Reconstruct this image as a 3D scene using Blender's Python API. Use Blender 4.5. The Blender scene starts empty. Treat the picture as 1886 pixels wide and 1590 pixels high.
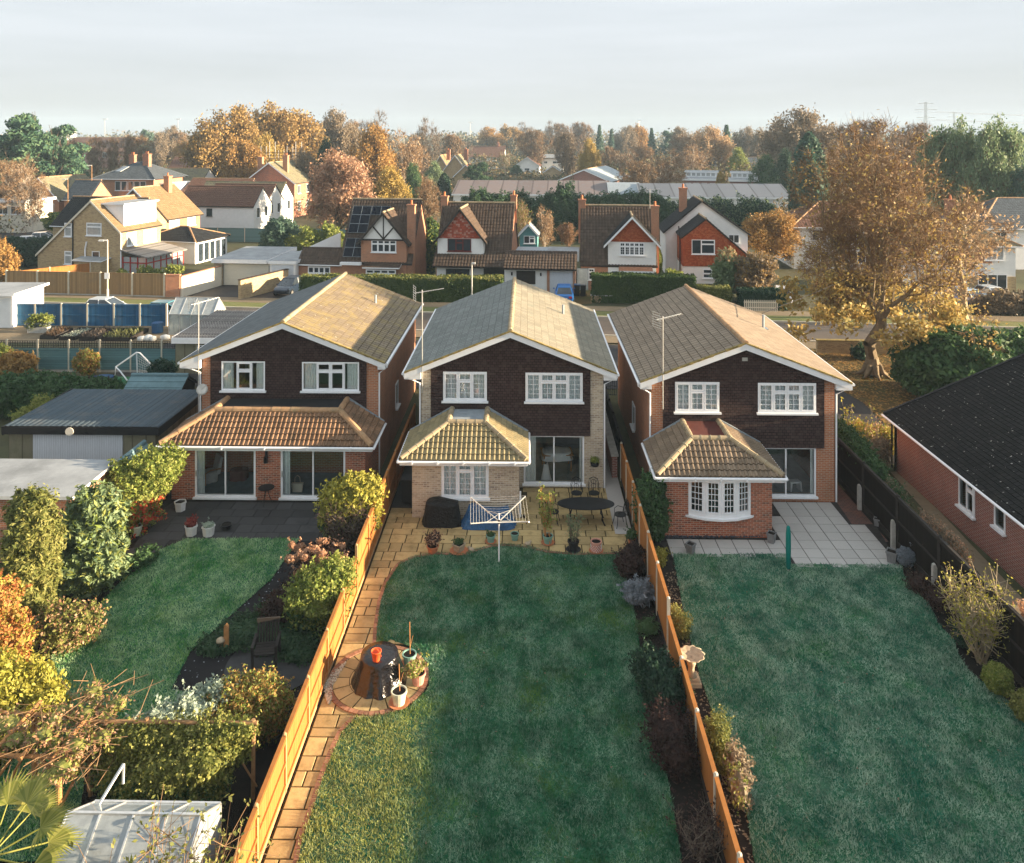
import bpy, math, random
import numpy as np
from mathutils import Vector, Matrix
R = math.radians
PI = math.pi
scene = bpy.context.scene
COL = scene.collection
# ------------------------------------------------------------------ camera
CAMH, FOC, HY, YAW = 15.2, 1440.0, 245.0, R(1.074)
cam = bpy.data.cameras.new('camera')
camo = bpy.data.objects.new('camera', cam)
COL.objects.link(camo)
cam.sensor_fit = 'HORIZONTAL'
cam.sensor_width = 36
cam.lens = FOC / 1886 * 36
cam.shift_y = -(795 - HY) / 1886
cam.clip_start = 0.5
cam.clip_end = 4000
camo.location = (0, 0, CAMH)
camo.rotation_euler = (R(90), 0, YAW)
scene.camera = camo
# ------------------------------------------------------------------ sun, sky, exposure
SUN_AZ, SUN_SLOPE = R(-2.5), 0.17
sl = bpy.data.lights.new('sun', 'SUN')
so = bpy.data.objects.new('sun', sl)
COL.objects.link(so)
sl.energy = 5.0
sl.angle = R(0.6)
sl.color = (1.0, 0.79, 0.54)
sv = Vector((math.cos(SUN_AZ), math.sin(SUN_AZ), SUN_SLOPE)).normalized()
so.rotation_euler = sv.to_track_quat('Z', 'Y').to_euler()
so.location = (60, 0, 40)
w = bpy.data.worlds.new('World')
scene.world = w
w.use_nodes = True
wn = w.node_tree
bg = wn.nodes['Background']
sky = wn.nodes.new('ShaderNodeTexSky')
sky.sky_type = 'NISHITA'
sky.sun_disc = False
sky.sun_elevation = math.atan(SUN_SLOPE)
sky.sun_rotation = R(90) - SUN_AZ
sky.air_density = 1.0
sky.dust_density = 0.6
sky.ozone_density = 1.5
# a thin veil of high cloud over the clear sky
tc = wn.nodes.new('ShaderNodeTexCoord')
mp = wn.nodes.new('ShaderNodeMapping')
mp.inputs['Scale'].default_value = (1.3, 1.3, 14.0)
wn.links.new(tc.outputs['Generated'], mp.inputs['Vector'])
nz = wn.nodes.new('ShaderNodeTexNoise')
nz.inputs['Scale'].default_value = 1.6
nz.inputs['Detail'].default_value = 4
wn.links.new(mp.outputs['Vector'], nz.inputs['Vector'])
mr = wn.nodes.new('ShaderNodeMapRange')
mr.inputs['From Min'].default_value = 0.25
mr.inputs['From Max'].default_value = 0.75
mr.inputs['To Min'].default_value = 0.95
mr.inputs['To Max'].default_value = 0.99
wn.links.new(nz.outputs['Fac'], mr.inputs['Value'])
sx = wn.nodes.new('ShaderNodeSeparateXYZ')
wn.links.new(tc.outputs['Generated'], sx.inputs[0])
vr = wn.nodes.new('ShaderNodeValToRGB')
wn.links.new(sx.outputs[2], vr.inputs[0])
el = vr.color_ramp.elements
el[0].position, el[0].color = 0.0, (0.68, 0.70, 0.71, 1)
el[1].position, el[1].color = 0.30, (0.95, 1.03, 1.10, 1)
e_ = el.new(0.1); e_.color = (0.80, 0.84, 0.88, 1)
vm = wn.nodes.new('ShaderNodeVectorMath')
vm.operation = 'SCALE'
vm.inputs['Scale'].default_value = 2.5
wn.links.new(vr.outputs[0], vm.inputs[0])
ms_ = wn.nodes.new('ShaderNodeMapRange')
ms_.inputs['From Min'].default_value = 0.3
ms_.inputs['From Max'].default_value = 0.7
ms_.inputs['To Min'].default_value = 2.1
ms_.inputs['To Max'].default_value = 2.5
wn.links.new(nz.outputs['Fac'], ms_.inputs['Value'])
wn.links.new(ms_.outputs['Result'], vm.inputs['Scale'])
mx = wn.nodes.new('ShaderNodeMix')
mx.data_type = 'RGBA'
wn.links.new(mr.outputs['Result'], mx.inputs[0])
wn.links.new(sky.outputs['Color'], mx.inputs[6])
wn.links.new(vm.outputs[0], mx.inputs[7])
wn.links.new(mx.outputs[2], bg.inputs['Color'])
bg.inputs['Strength'].default_value = 0.085
vs = scene.view_settings
vs.view_transform = 'Standard'
vs.look = 'None'
vs.exposure = 2.27
vs.gamma = 1.0
scene.cycles.use_denoising = True
scene.cycles.max_bounces = 6
scene.cycles.transparent_max_bounces = 12
scene.cycles.volume_bounces = 0

# ------------------------------------------------------------------ pixel of the photograph -> place in the world
_c, _s = math.cos(YAW), math.sin(YAW)
def gp(px, py, z=0.0):
    d = FOC * (CAMH - z) / (py - HY)
    l = (px - 943) / FOC * d
    return (l * _c - d * _s, l * _s + d * _c)
def xat(px, Y):
    t = (px - 943) / FOC
    return Y * (t * _c - _s) / (_c + t * _s)
def wz(px, py, Y):
    """x and z of the point seen at a pixel in the vertical plane y = Y"""
    x = xat(px, Y)
    d = -x * _s + Y * _c
    return x, CAMH - (py - HY) / FOC * d
def gpoly(pts, z=0.0):
    return [gp(a, b, z) for a, b in pts]

# ------------------------------------------------------------------ materials
def nd(nt, typ, ins=None, **props):
    n = nt.nodes.new(typ)
    for k, v in props.items():
        setattr(n, k, v)
    for k, v in (ins or {}).items():
        s = n.inputs[k]
        if isinstance(v, bpy.types.NodeSocket):
            nt.links.new(v, s)
        else:
            if isinstance(v, tuple) and len(v) == 3 and s.type == 'RGBA':
                v = v + (1,)
            s.default_value = v
    return n
def mixc(nt, fac, a, b, blend='MIX'):
    return nd(nt, 'ShaderNodeMix', {0: fac, 6: a, 7: b}, data_type='RGBA', blend_type=blend).outputs[2]
def noise(nt, scale, detail=3, vec=None, rough=0.55):
    i = {'Scale': scale, 'Detail': detail, 'Roughness': rough}
    if vec is not None:
        i['Vector'] = vec
    return nd(nt, 'ShaderNodeTexNoise', i).outputs['Fac']
def mrange(nt, v, a, b, c=0.0, d=1.0):
    return nd(nt, 'ShaderNodeMapRange', {'Value': v, 'From Min': a, 'From Max': b, 'To Min': c, 'To Max': d}).outputs['Result']
def mth(nt, op, a, b=0.0):
    return nd(nt, 'ShaderNodeMath', {0: a, 1: b}, operation=op).outputs[0]
def pos(nt):
    return nd(nt, 'ShaderNodeNewGeometry').outputs['Position']
def uvn(nt):
    return nd(nt, 'ShaderNodeUVMap').outputs['UV']
def newmat(name):
    m = bpy.data.materials.new(name)
    m.use_nodes = True
    nt = m.node_tree
    return m, nt, nt.nodes['Principled BSDF']
def setb(nt, b, color=None, rough=None, spec=None, height=None, dist=0.01, strength=0.6):
    def put(k, v):
        if isinstance(v, bpy.types.NodeSocket):
            nt.links.new(v, b.inputs[k])
        else:
            b.inputs[k].default_value = v + (1,) if isinstance(v, tuple) and len(v) == 3 else v
    if color is not None: put('Base Color', color)
    if rough is not None: put('Roughness', rough)
    if spec is not None: put('Specular IOR Level', spec)
    if height is not None:
        bp = nd(nt, 'ShaderNodeBump', {'Height': height, 'Distance': dist, 'Strength': strength})
        nt.links.new(bp.outputs[0], b.inputs['Normal'])
def sc3(c, k):
    return tuple(min(1, x * k) for x in c)
def plain(name, c, rough=0.6, var=0.25, scale=2.0, metal=0.0, bump=0.0, spec=0.2, dirt=None):
    m, nt, b = newmat(name)
    p = pos(nt)
    n = noise(nt, scale, 5, p, 0.65)
    col = mixc(nt, mrange(nt, n, 0.3, 0.7), sc3(c, 1 - var), sc3(c, 1 + var))
    if dirt:
        col = mixc(nt, mrange(nt, noise(nt, scale * 0.6, 6, p, 0.7), 0.52, 0.7, 0, 0.8), col, dirt)
    setb(nt, b, col, rough, spec)
    b.inputs['Metallic'].default_value = metal
    if bump:
        setb(nt, b, height=noise(nt, scale * 12, 4, p), dist=bump)
    return m
def brick(name, c1, c2, mortar, bw=0.225, rh=0.075, ms=0.012, stain=(0.1, 0.08, 0.06), odd=None):
    m, nt, b = newmat(name)
    u = uvn(nt)
    br = nd(nt, 'ShaderNodeTexBrick', {'Vector': u, 'Color1': c1, 'Color2': c2, 'Mortar': mortar, 'Scale': 1.0,
            'Mortar Size': ms, 'Mortar Smooth': 0.2, 'Bias': 0.0, 'Brick Width': bw, 'Row Height': rh})
    p = pos(nt)
    col = br.outputs['Color']
    if odd:
        sx = nd(nt, 'ShaderNodeSeparateXYZ', {0: u})
        rw = mth(nt, 'FLOOR', mth(nt, 'DIVIDE', sx.outputs[1], rh))
        cl = mth(nt, 'FLOOR', mth(nt, 'ADD', mth(nt, 'DIVIDE', sx.outputs[0], bw), mth(nt, 'MULTIPLY', mth(nt, 'FLOORED_MODULO', rw, 2.0), 0.5)))
        wn_ = nd(nt, 'ShaderNodeTexWhiteNoise', {'Vector': nd(nt, 'ShaderNodeCombineXYZ', {0: cl, 1: rw}).outputs[0]}).outputs['Value']
        k = mth(nt, 'MULTIPLY', mrange(nt, wn_, 0.58, 0.85), mth(nt, 'SUBTRACT', 1.0, br.outputs['Fac']))
        col = mixc(nt, k, col, odd)
    col = mixc(nt, mrange(nt, noise(nt, 0.9, 5, p, 0.7), 0.45, 0.8, 0, 0.45), col, stain)
    col = mixc(nt, mrange(nt, noise(nt, 3.1, 4, p, 0.6), 0.3, 0.7, 0.0, 0.3), col, sc3(c1, 1.35))
    setb(nt, b, col, 0.85, 0.2, mth(nt, 'SUBTRACT', 1.0, br.outputs['Fac']), 0.012, 0.7)
    return m
def tiles(name, c, tw, th, var=0.3, moss=None, moss_lo=0.5, joint=0.35, hang=False, hue=None, stripe=0.0):
    """roof or wall tiles laid in courses: u along the eave, v up the slope, in metres"""
    m, nt, b = newmat(name)
    u = uvn(nt)
    off = 0.5 if hang else 0.0
    br = nd(nt, 'ShaderNodeTexBrick', {'Vector': u, 'Color1': sc3(c, 1 - var), 'Color2': sc3(c, 1 + var), 'Mortar': sc3(c, joint),
            'Scale': 1.0, 'Mortar Size': 0.014, 'Mortar Smooth': 0.35, 'Brick Width': tw, 'Row Height': th}, offset=off)
    col = br.outputs['Color']
    p = pos(nt)
    fl = nd(nt, 'ShaderNodeVectorMath', {0: u, 1: (tw, th, 1)}, operation='DIVIDE').outputs[0]
    sx = nd(nt, 'ShaderNodeSeparateXYZ', {0: fl})
    if hue:
        wv = nd(nt, 'ShaderNodeTexWhiteNoise', {'Vector': nd(nt, 'ShaderNodeVectorMath', {0: fl}, operation='FLOOR').outputs[0]}).outputs['Value']
        col = mixc(nt, mrange(nt, wv, 0.6, 0.95, 0, 0.7), col, hue)
    col = mixc(nt, mrange(nt, noise(nt, 0.5, 4, p), 0.3, 0.7, 0, 0.35), col, sc3(c, 0.6))
    if moss:
        mv = noise(nt, 1.3, 7, p, 0.75)
        col = mixc(nt, mrange(nt, mv, moss_lo, moss_lo + 0.2, 0, 0.85), col, moss)
    fr = mth(nt, 'FRACT', sx.outputs[1])
    h = mth(nt, 'ADD', mth(nt, 'MULTIPLY', mth(nt, 'SUBTRACT', 1.0, fr), 0.8), mth(nt, 'SUBTRACT', 1.0, br.outputs['Fac']))
    h = mth(nt, 'ADD', h, mth(nt, 'MULTIPLY', noise(nt, 14, 3, p), 0.35))
    if stripe:
        h = mth(nt, 'ADD', h, mth(nt, 'MULTIPLY', mth(nt, 'SINE', mth(nt, 'MULTIPLY', sx.outputs[0], 2 * PI)), stripe))
    setb(nt, b, col, 0.8, 0.12, h, 0.02, 0.8)
    return m
def boards(name, c, bw=0.13, var=0.25, axis=0, rough=0.75, dirt=None):
    m, nt, b = newmat(name)
    u = uvn(nt)
    sx = nd(nt, 'ShaderNodeSeparateXYZ', {0: u})
    k = mth(nt, 'DIVIDE', sx.outputs[axis], bw)
    wv = nd(nt, 'ShaderNodeTexWhiteNoise', {'W': mth(nt, 'FLOOR', k)}, noise_dimensions='1D').outputs['Value']
    col = mixc(nt, wv, sc3(c, 1 - var), sc3(c, 1 + var))
    fr = mth(nt, 'FRACT', k)
    oi = nd(nt, 'ShaderNodeObjectInfo').outputs['Random']
    col = mixc(nt, mth(nt, 'MULTIPLY', oi, 0.4), col, sc3(c, 0.62))
    gap = mth(nt, 'GREATER_THAN', mth(nt, 'ABSOLUTE', mth(nt, 'SUBTRACT', fr, 0.5)), 0.455)
    sq = nd(nt, 'ShaderNodeMapping', {'Vector': u, 'Scale': ((22, 1.5, 1) if axis == 0 else (1.5, 22, 1))}).outputs[0]
    g = noise(nt, 2.0, 4, sq)
    col = mixc(nt, mrange(nt, g, 0.3, 0.75, 0, 0.5), col, sc3(c, 0.6))
    if dirt:
        col = mixc(nt, mrange(nt, noise(nt, 1.2, 5, pos(nt), 0.7), 0.5, 0.75, 0, 0.8), col, dirt)
    col = mixc(nt, mth(nt, 'MULTIPLY', gap, 0.65), col, sc3(c, 0.25))
    h = mth(nt, 'ADD', mth(nt, 'SUBTRACT', 1.0, gap), mth(nt, 'MULTIPLY', g, 0.3))
    setb(nt, b, col, rough, 0.08, h, 0.012, 0.7)
    return m
def slabs(name, c, var=0.18, dirt=(0.1, 0.09, 0.05), dlo=0.5, scale=2.2, rough=0.8):
    """separate paving stones: each island its own tone"""
    m, nt, b = newmat(name)
    g = nd(nt, 'ShaderNodeNewGeometry')
    p = g.outputs['Position']
    col = mixc(nt, g.outputs['Random Per Island'], sc3(c, 1 - var), sc3(c, 1 + var))
    col = mixc(nt, mrange(nt, noise(nt, scale, 6, p, 0.7), dlo, dlo + 0.25, 0, 0.75), col, dirt)
    f = noise(nt, 9, 5, p, 0.7)
    col = mixc(nt, mrange(nt, f, 0.3, 0.7, 0, 0.25), col, sc3(c, 1.3))
    setb(nt, b, col, rough, 0.3, f, 0.012, 0.6)
    return m
def leafmat(name, cols, trans=0.3, rough=0.6, big=0.5):
    """leaves: each leaf picks its tone, larger patches shift it"""
    m, nt, b = newmat(name)
    g = nd(nt, 'ShaderNodeNewGeometry')
    p = g.outputs['Position']
    r = g.outputs['Random Per Island']
    n = noise(nt, big, 3, p)
    k = mth(nt, 'ADD', mth(nt, 'MULTIPLY', r, 0.62), mth(nt, 'MULTIPLY', mrange(nt, n, 0.3, 0.7), 0.38))
    rp = nd(nt, 'ShaderNodeValToRGB', {0: k})
    el = rp.color_ramp.elements
    st = [i / (len(cols) - 1) for i in range(len(cols))]
    while len(el) < len(cols):
        el.new(0.5)
    for e, q, c in zip(el, st, cols):
        e.position = q
        e.color = tuple(c) + (1,)
    setb(nt, b, rp.outputs[0], rough, 0.25)
    tr = nd(nt, 'ShaderNodeBsdfTranslucent', {'Color': rp.outputs[0]})
    ms = nd(nt, 'ShaderNodeMixShader', {0: trans, 1: b.outputs[0], 2: tr.outputs[0]})
    nt.links.new(ms.outputs[0], nt.nodes['Material Output'].inputs['Surface'])
    return m
def glassmat(name, tint=(0.75, 0.85, 0.85), refl=0.12):
    m, nt, b = newmat(name)
    nt.nodes.remove(b)
    fr = nd(nt, 'ShaderNodeFresnel', {'IOR': 1.5}).outputs[0]
    t = nd(nt, 'ShaderNodeBsdfTransparent', {'Color': tint + (1,)})
    gl = nd(nt, 'ShaderNodeBsdfGlossy', {'Color': (1, 1, 1, 1), 'Roughness': 0.02})
    ms = nd(nt, 'ShaderNodeMixShader', {0: mth(nt, 'ADD', fr, refl), 1: t.outputs[0], 2: gl.outputs[0]})
    nt.links.new(ms.outputs[0], nt.nodes['Material Output'].inputs['Surface'])
    return m
M = {}
M['white'] = plain('white_upvc', (0.80, 0.81, 0.82), 0.35, 0.05, 4)
M['offwhite'] = plain('weathered_white', (0.66, 0.65, 0.61), 0.6, 0.1, 3, dirt=(0.45, 0.43, 0.38))
M['render_white'] = plain('white_render', (0.76, 0.76, 0.74), 0.85, 0.06, 1.5, bump=0.004)
M['render_cream'] = plain('cream_render', (0.70, 0.64, 0.52), 0.85, 0.08, 1.5)
M['glass'] = glassmat('window_glass', (0.92, 0.96, 0.96), 0.06)
M['darkglass'] = plain('dark_pane', (0.025, 0.035, 0.045), 0.06, 0.3, 2, spec=0.8)
M['paleglass'] = plain('pane_with_blind', (0.34, 0.36, 0.36), 0.1, 0.2, 6, spec=0.7)
M['curtain'] = plain('curtain_cloth', (0.84, 0.87, 0.86), 0.9, 0.1, 6)
M['net'] = plain('net_curtain', (0.80, 0.84, 0.86), 0.9, 0.2, 9)
M['room'] = plain('room_inside', (0.28, 0.31, 0.31), 0.9, 0.2, 1)
M['carpet'] = plain('carpet', (0.16, 0.24, 0.27), 0.95, 0.2, 3)
M['brick_red'] = brick('red_brick', (0.42, 0.125, 0.062), (0.30, 0.085, 0.05), (0.42, 0.33, 0.25), odd=(0.12, 0.05, 0.04))
M['brick_orange'] = brick('orange_brick', (0.44, 0.17, 0.08), (0.33, 0.12, 0.06), (0.42, 0.34, 0.26))
M['brick_buff'] = brick('buff_brick', (0.50, 0.42, 0.31), (0.40, 0.30, 0.21), (0.55, 0.5, 0.42), odd=(0.24, 0.175, 0.13))
M['brick_tan'] = brick('tan_brick', (0.47, 0.345, 0.18), (0.37, 0.25, 0.13), (0.44, 0.36, 0.24), stain=(0.34, 0.24, 0.12), odd=(0.24, 0.15, 0.08))
M['brick_plum'] = brick('plum_brick', (0.30, 0.10, 0.07), (0.22, 0.07, 0.055), (0.40, 0.34, 0.30))
M['clad'] = tiles('brown_tile_hanging', (0.058, 0.034, 0.031), 0.17, 0.115, 0.22, hang=True, joint=0.2, hue=(0.075, 0.05, 0.045))
M['clad_red'] = tiles('red_tile_hanging', (0.40, 0.088, 0.03), 0.17, 0.12, 0.25, hang=True, joint=0.45, hue=(0.5, 0.16, 0.06))
M['clad_redw'] = tiles('worn_red_tile_hanging', (0.42, 0.085, 0.045), 0.2, 0.16, 0.3, hang=True, joint=0.45, hue=(0.62, 0.42, 0.34))
M['roof_a'] = tiles('mossy_brown_roof_tile', (0.21, 0.165, 0.115), 0.3, 0.34, 0.16, moss=(0.27, 0.21, 0.09), moss_lo=0.46, joint=0.55)
M['roof_b'] = tiles('grey_buff_roof_tile', (0.26, 0.235, 0.18), 0.3, 0.34, 0.16, moss=(0.2, 0.21, 0.17), moss_lo=0.52, joint=0.5)
M['roof_a2'] = tiles('blue_grey_roof_tile', (0.13, 0.145, 0.15), 0.3, 0.34, 0.16, moss=(0.17, 0.16, 0.11), moss_lo=0.62, joint=0.5)
M['roof_b2'] = tiles('grey_green_roof_tile', (0.195, 0.21, 0.20), 0.3, 0.34, 0.16, moss=(0.16, 0.19, 0.17), moss_lo=0.52, joint=0.4)
M['roof_c'] = tiles('grey_brown_roof_tile', (0.26, 0.205, 0.15), 0.3, 0.34, 0.14, moss=(0.2, 0.165, 0.12), moss_lo=0.6, joint=0.45)
M['pan_a'] = tiles('rust_pantile', (0.26, 0.155, 0.092), 0.38, 0.26, 0.3, moss=(0.09, 0.07, 0.05), moss_lo=0.5, joint=0.6)
M['pan_b'] = tiles('buff_pantile', (0.33, 0.27, 0.15), 0.38, 0.26, 0.2, moss=(0.15, 0.14, 0.09), moss_lo=0.5, joint=0.6)
M['pan_c'] = tiles('brown_pantile', (0.24, 0.18, 0.125), 0.38, 0.26, 0.22, moss=(0.16, 0.13, 0.09), moss_lo=0.55, joint=0.6)
M['pan_d'] = tiles('dark_brown_pantile', (0.085, 0.06, 0.045), 0.3, 0.36, 0.25, moss=(0.15, 0.12, 0.06), moss_lo=0.6, joint=0.6)
M['ridge'] = plain('ridge_tile', (0.36, 0.22, 0.12), 0.8, 0.3, 2.5, dirt=(0.2, 0.17, 0.1))
M['ridge_buff'] = plain('buff_ridge_tile', (0.31, 0.245, 0.155), 0.8, 0.25, 2.5, dirt=(0.24, 0.2, 0.12))
M['mortar'] = plain('ridge_mortar', (0.36, 0.31, 0.21), 0.9, 0.2, 4)
M['mosslip'] = plain('mossy_verge', (0.25, 0.19, 0.07), 0.9, 0.4, 6, bump=0.02)
M['slate'] = tiles('slate_roof', (0.085, 0.1, 0.115), 0.25, 0.2, 0.25, hang=True, joint=0.5)
M['brown_roof'] = tiles('plain_brown_roof', (0.16, 0.085, 0.06), 0.2, 0.15, 0.25, hang=True, joint=0.5, moss=(0.13, 0.11, 0.06), moss_lo=0.58)
M['tan_roof'] = tiles('tan_tile_roof', (0.25, 0.168, 0.092), 0.3, 0.34, 0.16, joint=0.5)
M['green_roof'] = tiles('mossy_grey_roof', (0.2, 0.18, 0.12), 0.3, 0.34, 0.2, joint=0.5, moss=(0.21, 0.2, 0.09), moss_lo=0.5)
M['black_roof'] = tiles('black_pantile_roof', (0.022, 0.023, 0.025), 0.3, 0.33, 0.3, joint=0.4)
M['bung_roof'] = tiles('black_bungalow_roof', (0.012, 0.0115, 0.0115), 0.25, 0.2, 0.4, hang=True, joint=0.4, moss=(0.034, 0.032, 0.024), moss_lo=0.56)
M['felt'] = plain('black_felt', (0.018, 0.018, 0.02), 0.75, 0.3, 3)
M['felt_grey'] = plain('grey_felt', (0.28, 0.295, 0.305), 0.7, 0.2, 0.9, dirt=(0.17, 0.18, 0.185))
M['felt_teal'] = plain('weathered_green_felt', (0.13, 0.21, 0.23), 0.85, 0.2, 2)
M['felt_red'] = plain('dark_red_felt', (0.11, 0.035, 0.028), 0.85, 0.2, 2)
M['lead'] = plain('lead_flashing', (0.26, 0.30, 0.33), 0.55, 0.2, 4)
M['dark_wood'] = boards('dark_brown_boards', (0.016, 0.012, 0.010), 0.13, 0.3)
M['fence_orange'] = boards('orange_fence_boards', (0.40, 0.165, 0.045), 0.14, 0.14, dirt=(0.27, 0.13, 0.05))
M['fence_rail'] = plain('orange_rail', (0.33, 0.13, 0.032), 0.7, 0.15, 5)
M['fence_tan'] = boards('tan_fence_boards', (0.34, 0.22, 0.11), 0.15, 0.25, dirt=(0.22, 0.16, 0.1))
M['fence_blue'] = boards('blue_fence_boards', (0.035, 0.125, 0.24), 0.13, 0.25, dirt=(0.1, 0.12, 0.14))
M['fence_teal'] = boards('grey_green_fence_boards', (0.13, 0.24, 0.25), 0.15, 0.15, axis=1)
M['wood'] = plain('weathered_wood', (0.30, 0.17, 0.08), 0.8, 0.3, 5)
M['wood_dark'] = plain('dark_stained_wood', (0.03, 0.025, 0.022), 0.75, 0.3, 5)
M['rust_wood'] = plain('orange_log', (0.42, 0.2, 0.075), 0.8, 0.3, 5)
M['concrete'] = plain('concrete', (0.40, 0.385, 0.35), 0.9, 0.15, 4, dirt=(0.28, 0.28, 0.22))
M['concrete_warm'] = plain('concrete_post', (0.52, 0.47, 0.37), 0.85, 0.12, 4)
M['post_tan'] = plain('tan_timber_post', (0.40, 0.235, 0.11), 0.8, 0.2, 5)
M['concrete_side'] = boards('ribbed_concrete', (0.27, 0.25, 0.17), 0.6, 0.15, dirt=(0.14, 0.14, 0.08))
M['corr'] = boards('dark_corrugated_sheet', (0.082, 0.112, 0.135), 0.3, 0.12, dirt=(0.13, 0.125, 0.115))
M['corr_pale'] = boards('pale_corrugated_sheet', (0.25, 0.235, 0.22), 0.19, 0.6)
M['fascia_black'] = plain('black_fascia', (0.014, 0.014, 0.015), 0.6, 0.2, 3)
M['door_white'] = boards('white_garage_door', (0.70, 0.74, 0.78), 0.1, 0.03, rough=0.5)
M['door_cream'] = boards('cream_roller_door', (0.68, 0.67, 0.58), 0.12, 0.03, axis=1, rough=0.5)
M['metal'] = plain('galvanised_metal', (0.62, 0.62, 0.6), 0.35, 0.15, 8, metal=0.7)
M['steel'] = plain('brushed_steel', (0.7, 0.7, 0.68), 0.3, 0.1, 8, metal=0.9)
M['black'] = plain('black_plastic', (0.012, 0.012, 0.014), 0.5, 0.3, 6)
M['iron'] = plain('black_cast_iron', (0.013, 0.014, 0.016), 0.45, 0.3, 6)
M['tarp_black'] = plain('black_cover', (0.009, 0.009, 0.010), 0.5, 0.3, 0.8, bump=0.12)
M['tarp_shiny'] = plain('glossy_black_sheet', (0.007, 0.006, 0.007), 0.18, 0.3, 0.7, bump=0.05, spec=0.5)
M['tarp_blue'] = plain('blue_tarpaulin', (0.03, 0.095, 0.21), 0.4, 0.3, 0.9, bump=0.14)
M['bucket'] = plain('orange_bucket', (0.85, 0.13, 0.035), 0.35, 0.05, 5)
M['terracotta'] = plain('terracotta', (0.46, 0.17, 0.08), 0.8, 0.2, 8)
M['pot_pink'] = plain('pink_terracotta', (0.55, 0.27, 0.2), 0.8, 0.2, 8)
M['pot_green'] = plain('green_glaze', (0.16, 0.30, 0.25), 0.35, 0.2, 8)
M['pot_pale'] = plain('pale_green_pot', (0.50, 0.52, 0.40), 0.6, 0.25, 8)
M['pot_grey'] = plain('grey_planter', (0.18, 0.18, 0.18), 0.7, 0.2, 6)
M['pot_white'] = plain('white_planter', (0.62, 0.60, 0.58), 0.7, 0.12, 6)
M['pot_black'] = plain('black_pot', (0.018, 0.018, 0.02), 0.4, 0.3, 6)
M['stone'] = plain('weathered_stone', (0.36, 0.29, 0.2), 0.9, 0.3, 7, bump=0.01)
M['soil'] = plain('garden_soil', (0.013, 0.010, 0.008), 0.95, 0.5, 3, bump=0.05)
M['green_post'] = plain('green_canvas', (0.0, 0.16, 0.135), 0.6, 0.12, 6)
M['tyre'] = plain('tyre_rubber', (0.012, 0.012, 0.012), 0.8, 0.2, 8)
M['lamp_red'] = plain('red_lamp_lens', (0.45, 0.02, 0.02), 0.2, 0.1, 8)
M['lamp_clear'] = plain('clear_lamp_lens', (0.7, 0.72, 0.74), 0.1, 0.1, 8, spec=0.8)
M['bark'] = plain('bark', (0.10, 0.075, 0.05), 0.9, 0.35, 4, bump=0.05)
M['bark_pale'] = plain('pale_bark', (0.34, 0.27, 0.17), 0.9, 0.25, 3, bump=0.03)
M['bark_mid'] = plain('weathered_bark', (0.19, 0.145, 0.09), 0.9, 0.35, 1.6, bump=0.06, dirt=(0.09, 0.07, 0.045))
M['twig'] = plain('autumn_twig', (0.21, 0.13, 0.07), 0.9, 0.3, 2)
M['twig_pale'] = plain('pale_twig', (0.36, 0.28, 0.16), 0.9, 0.25, 2)
M['twig_grey'] = plain('grey_twig', (0.16, 0.125, 0.095), 0.9, 0.3, 2)
M['birch'] = plain('birch_bark', (0.55, 0.48, 0.4), 0.8, 0.2, 5, dirt=(0.2, 0.16, 0.12))
# roofs that show white specks of lichen
def specks(m, c, scale, lo):
    nt = m.node_tree
    b = nt.nodes['Principled BSDF']
    old = b.inputs['Base Color'].links[0].from_socket
    v = nd(nt, 'ShaderNodeTexVoronoi', {'Vector': pos(nt), 'Scale': scale})
    k = mth(nt, 'MULTIPLY', mth(nt, 'LESS_THAN', v.outputs['Distance'], 0.22), mth(nt, 'GREATER_THAN', noise(nt, scale * 0.55, 2, pos(nt)), lo))
    nt.links.new(mixc(nt, k, old, c), b.inputs['Base Color'])
specks(M['bung_roof'], (0.26, 0.26, 0.24), 6.0, 0.585)
specks(M['roof_a'], (0.42, 0.4, 0.32), 5.0, 0.63)

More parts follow.
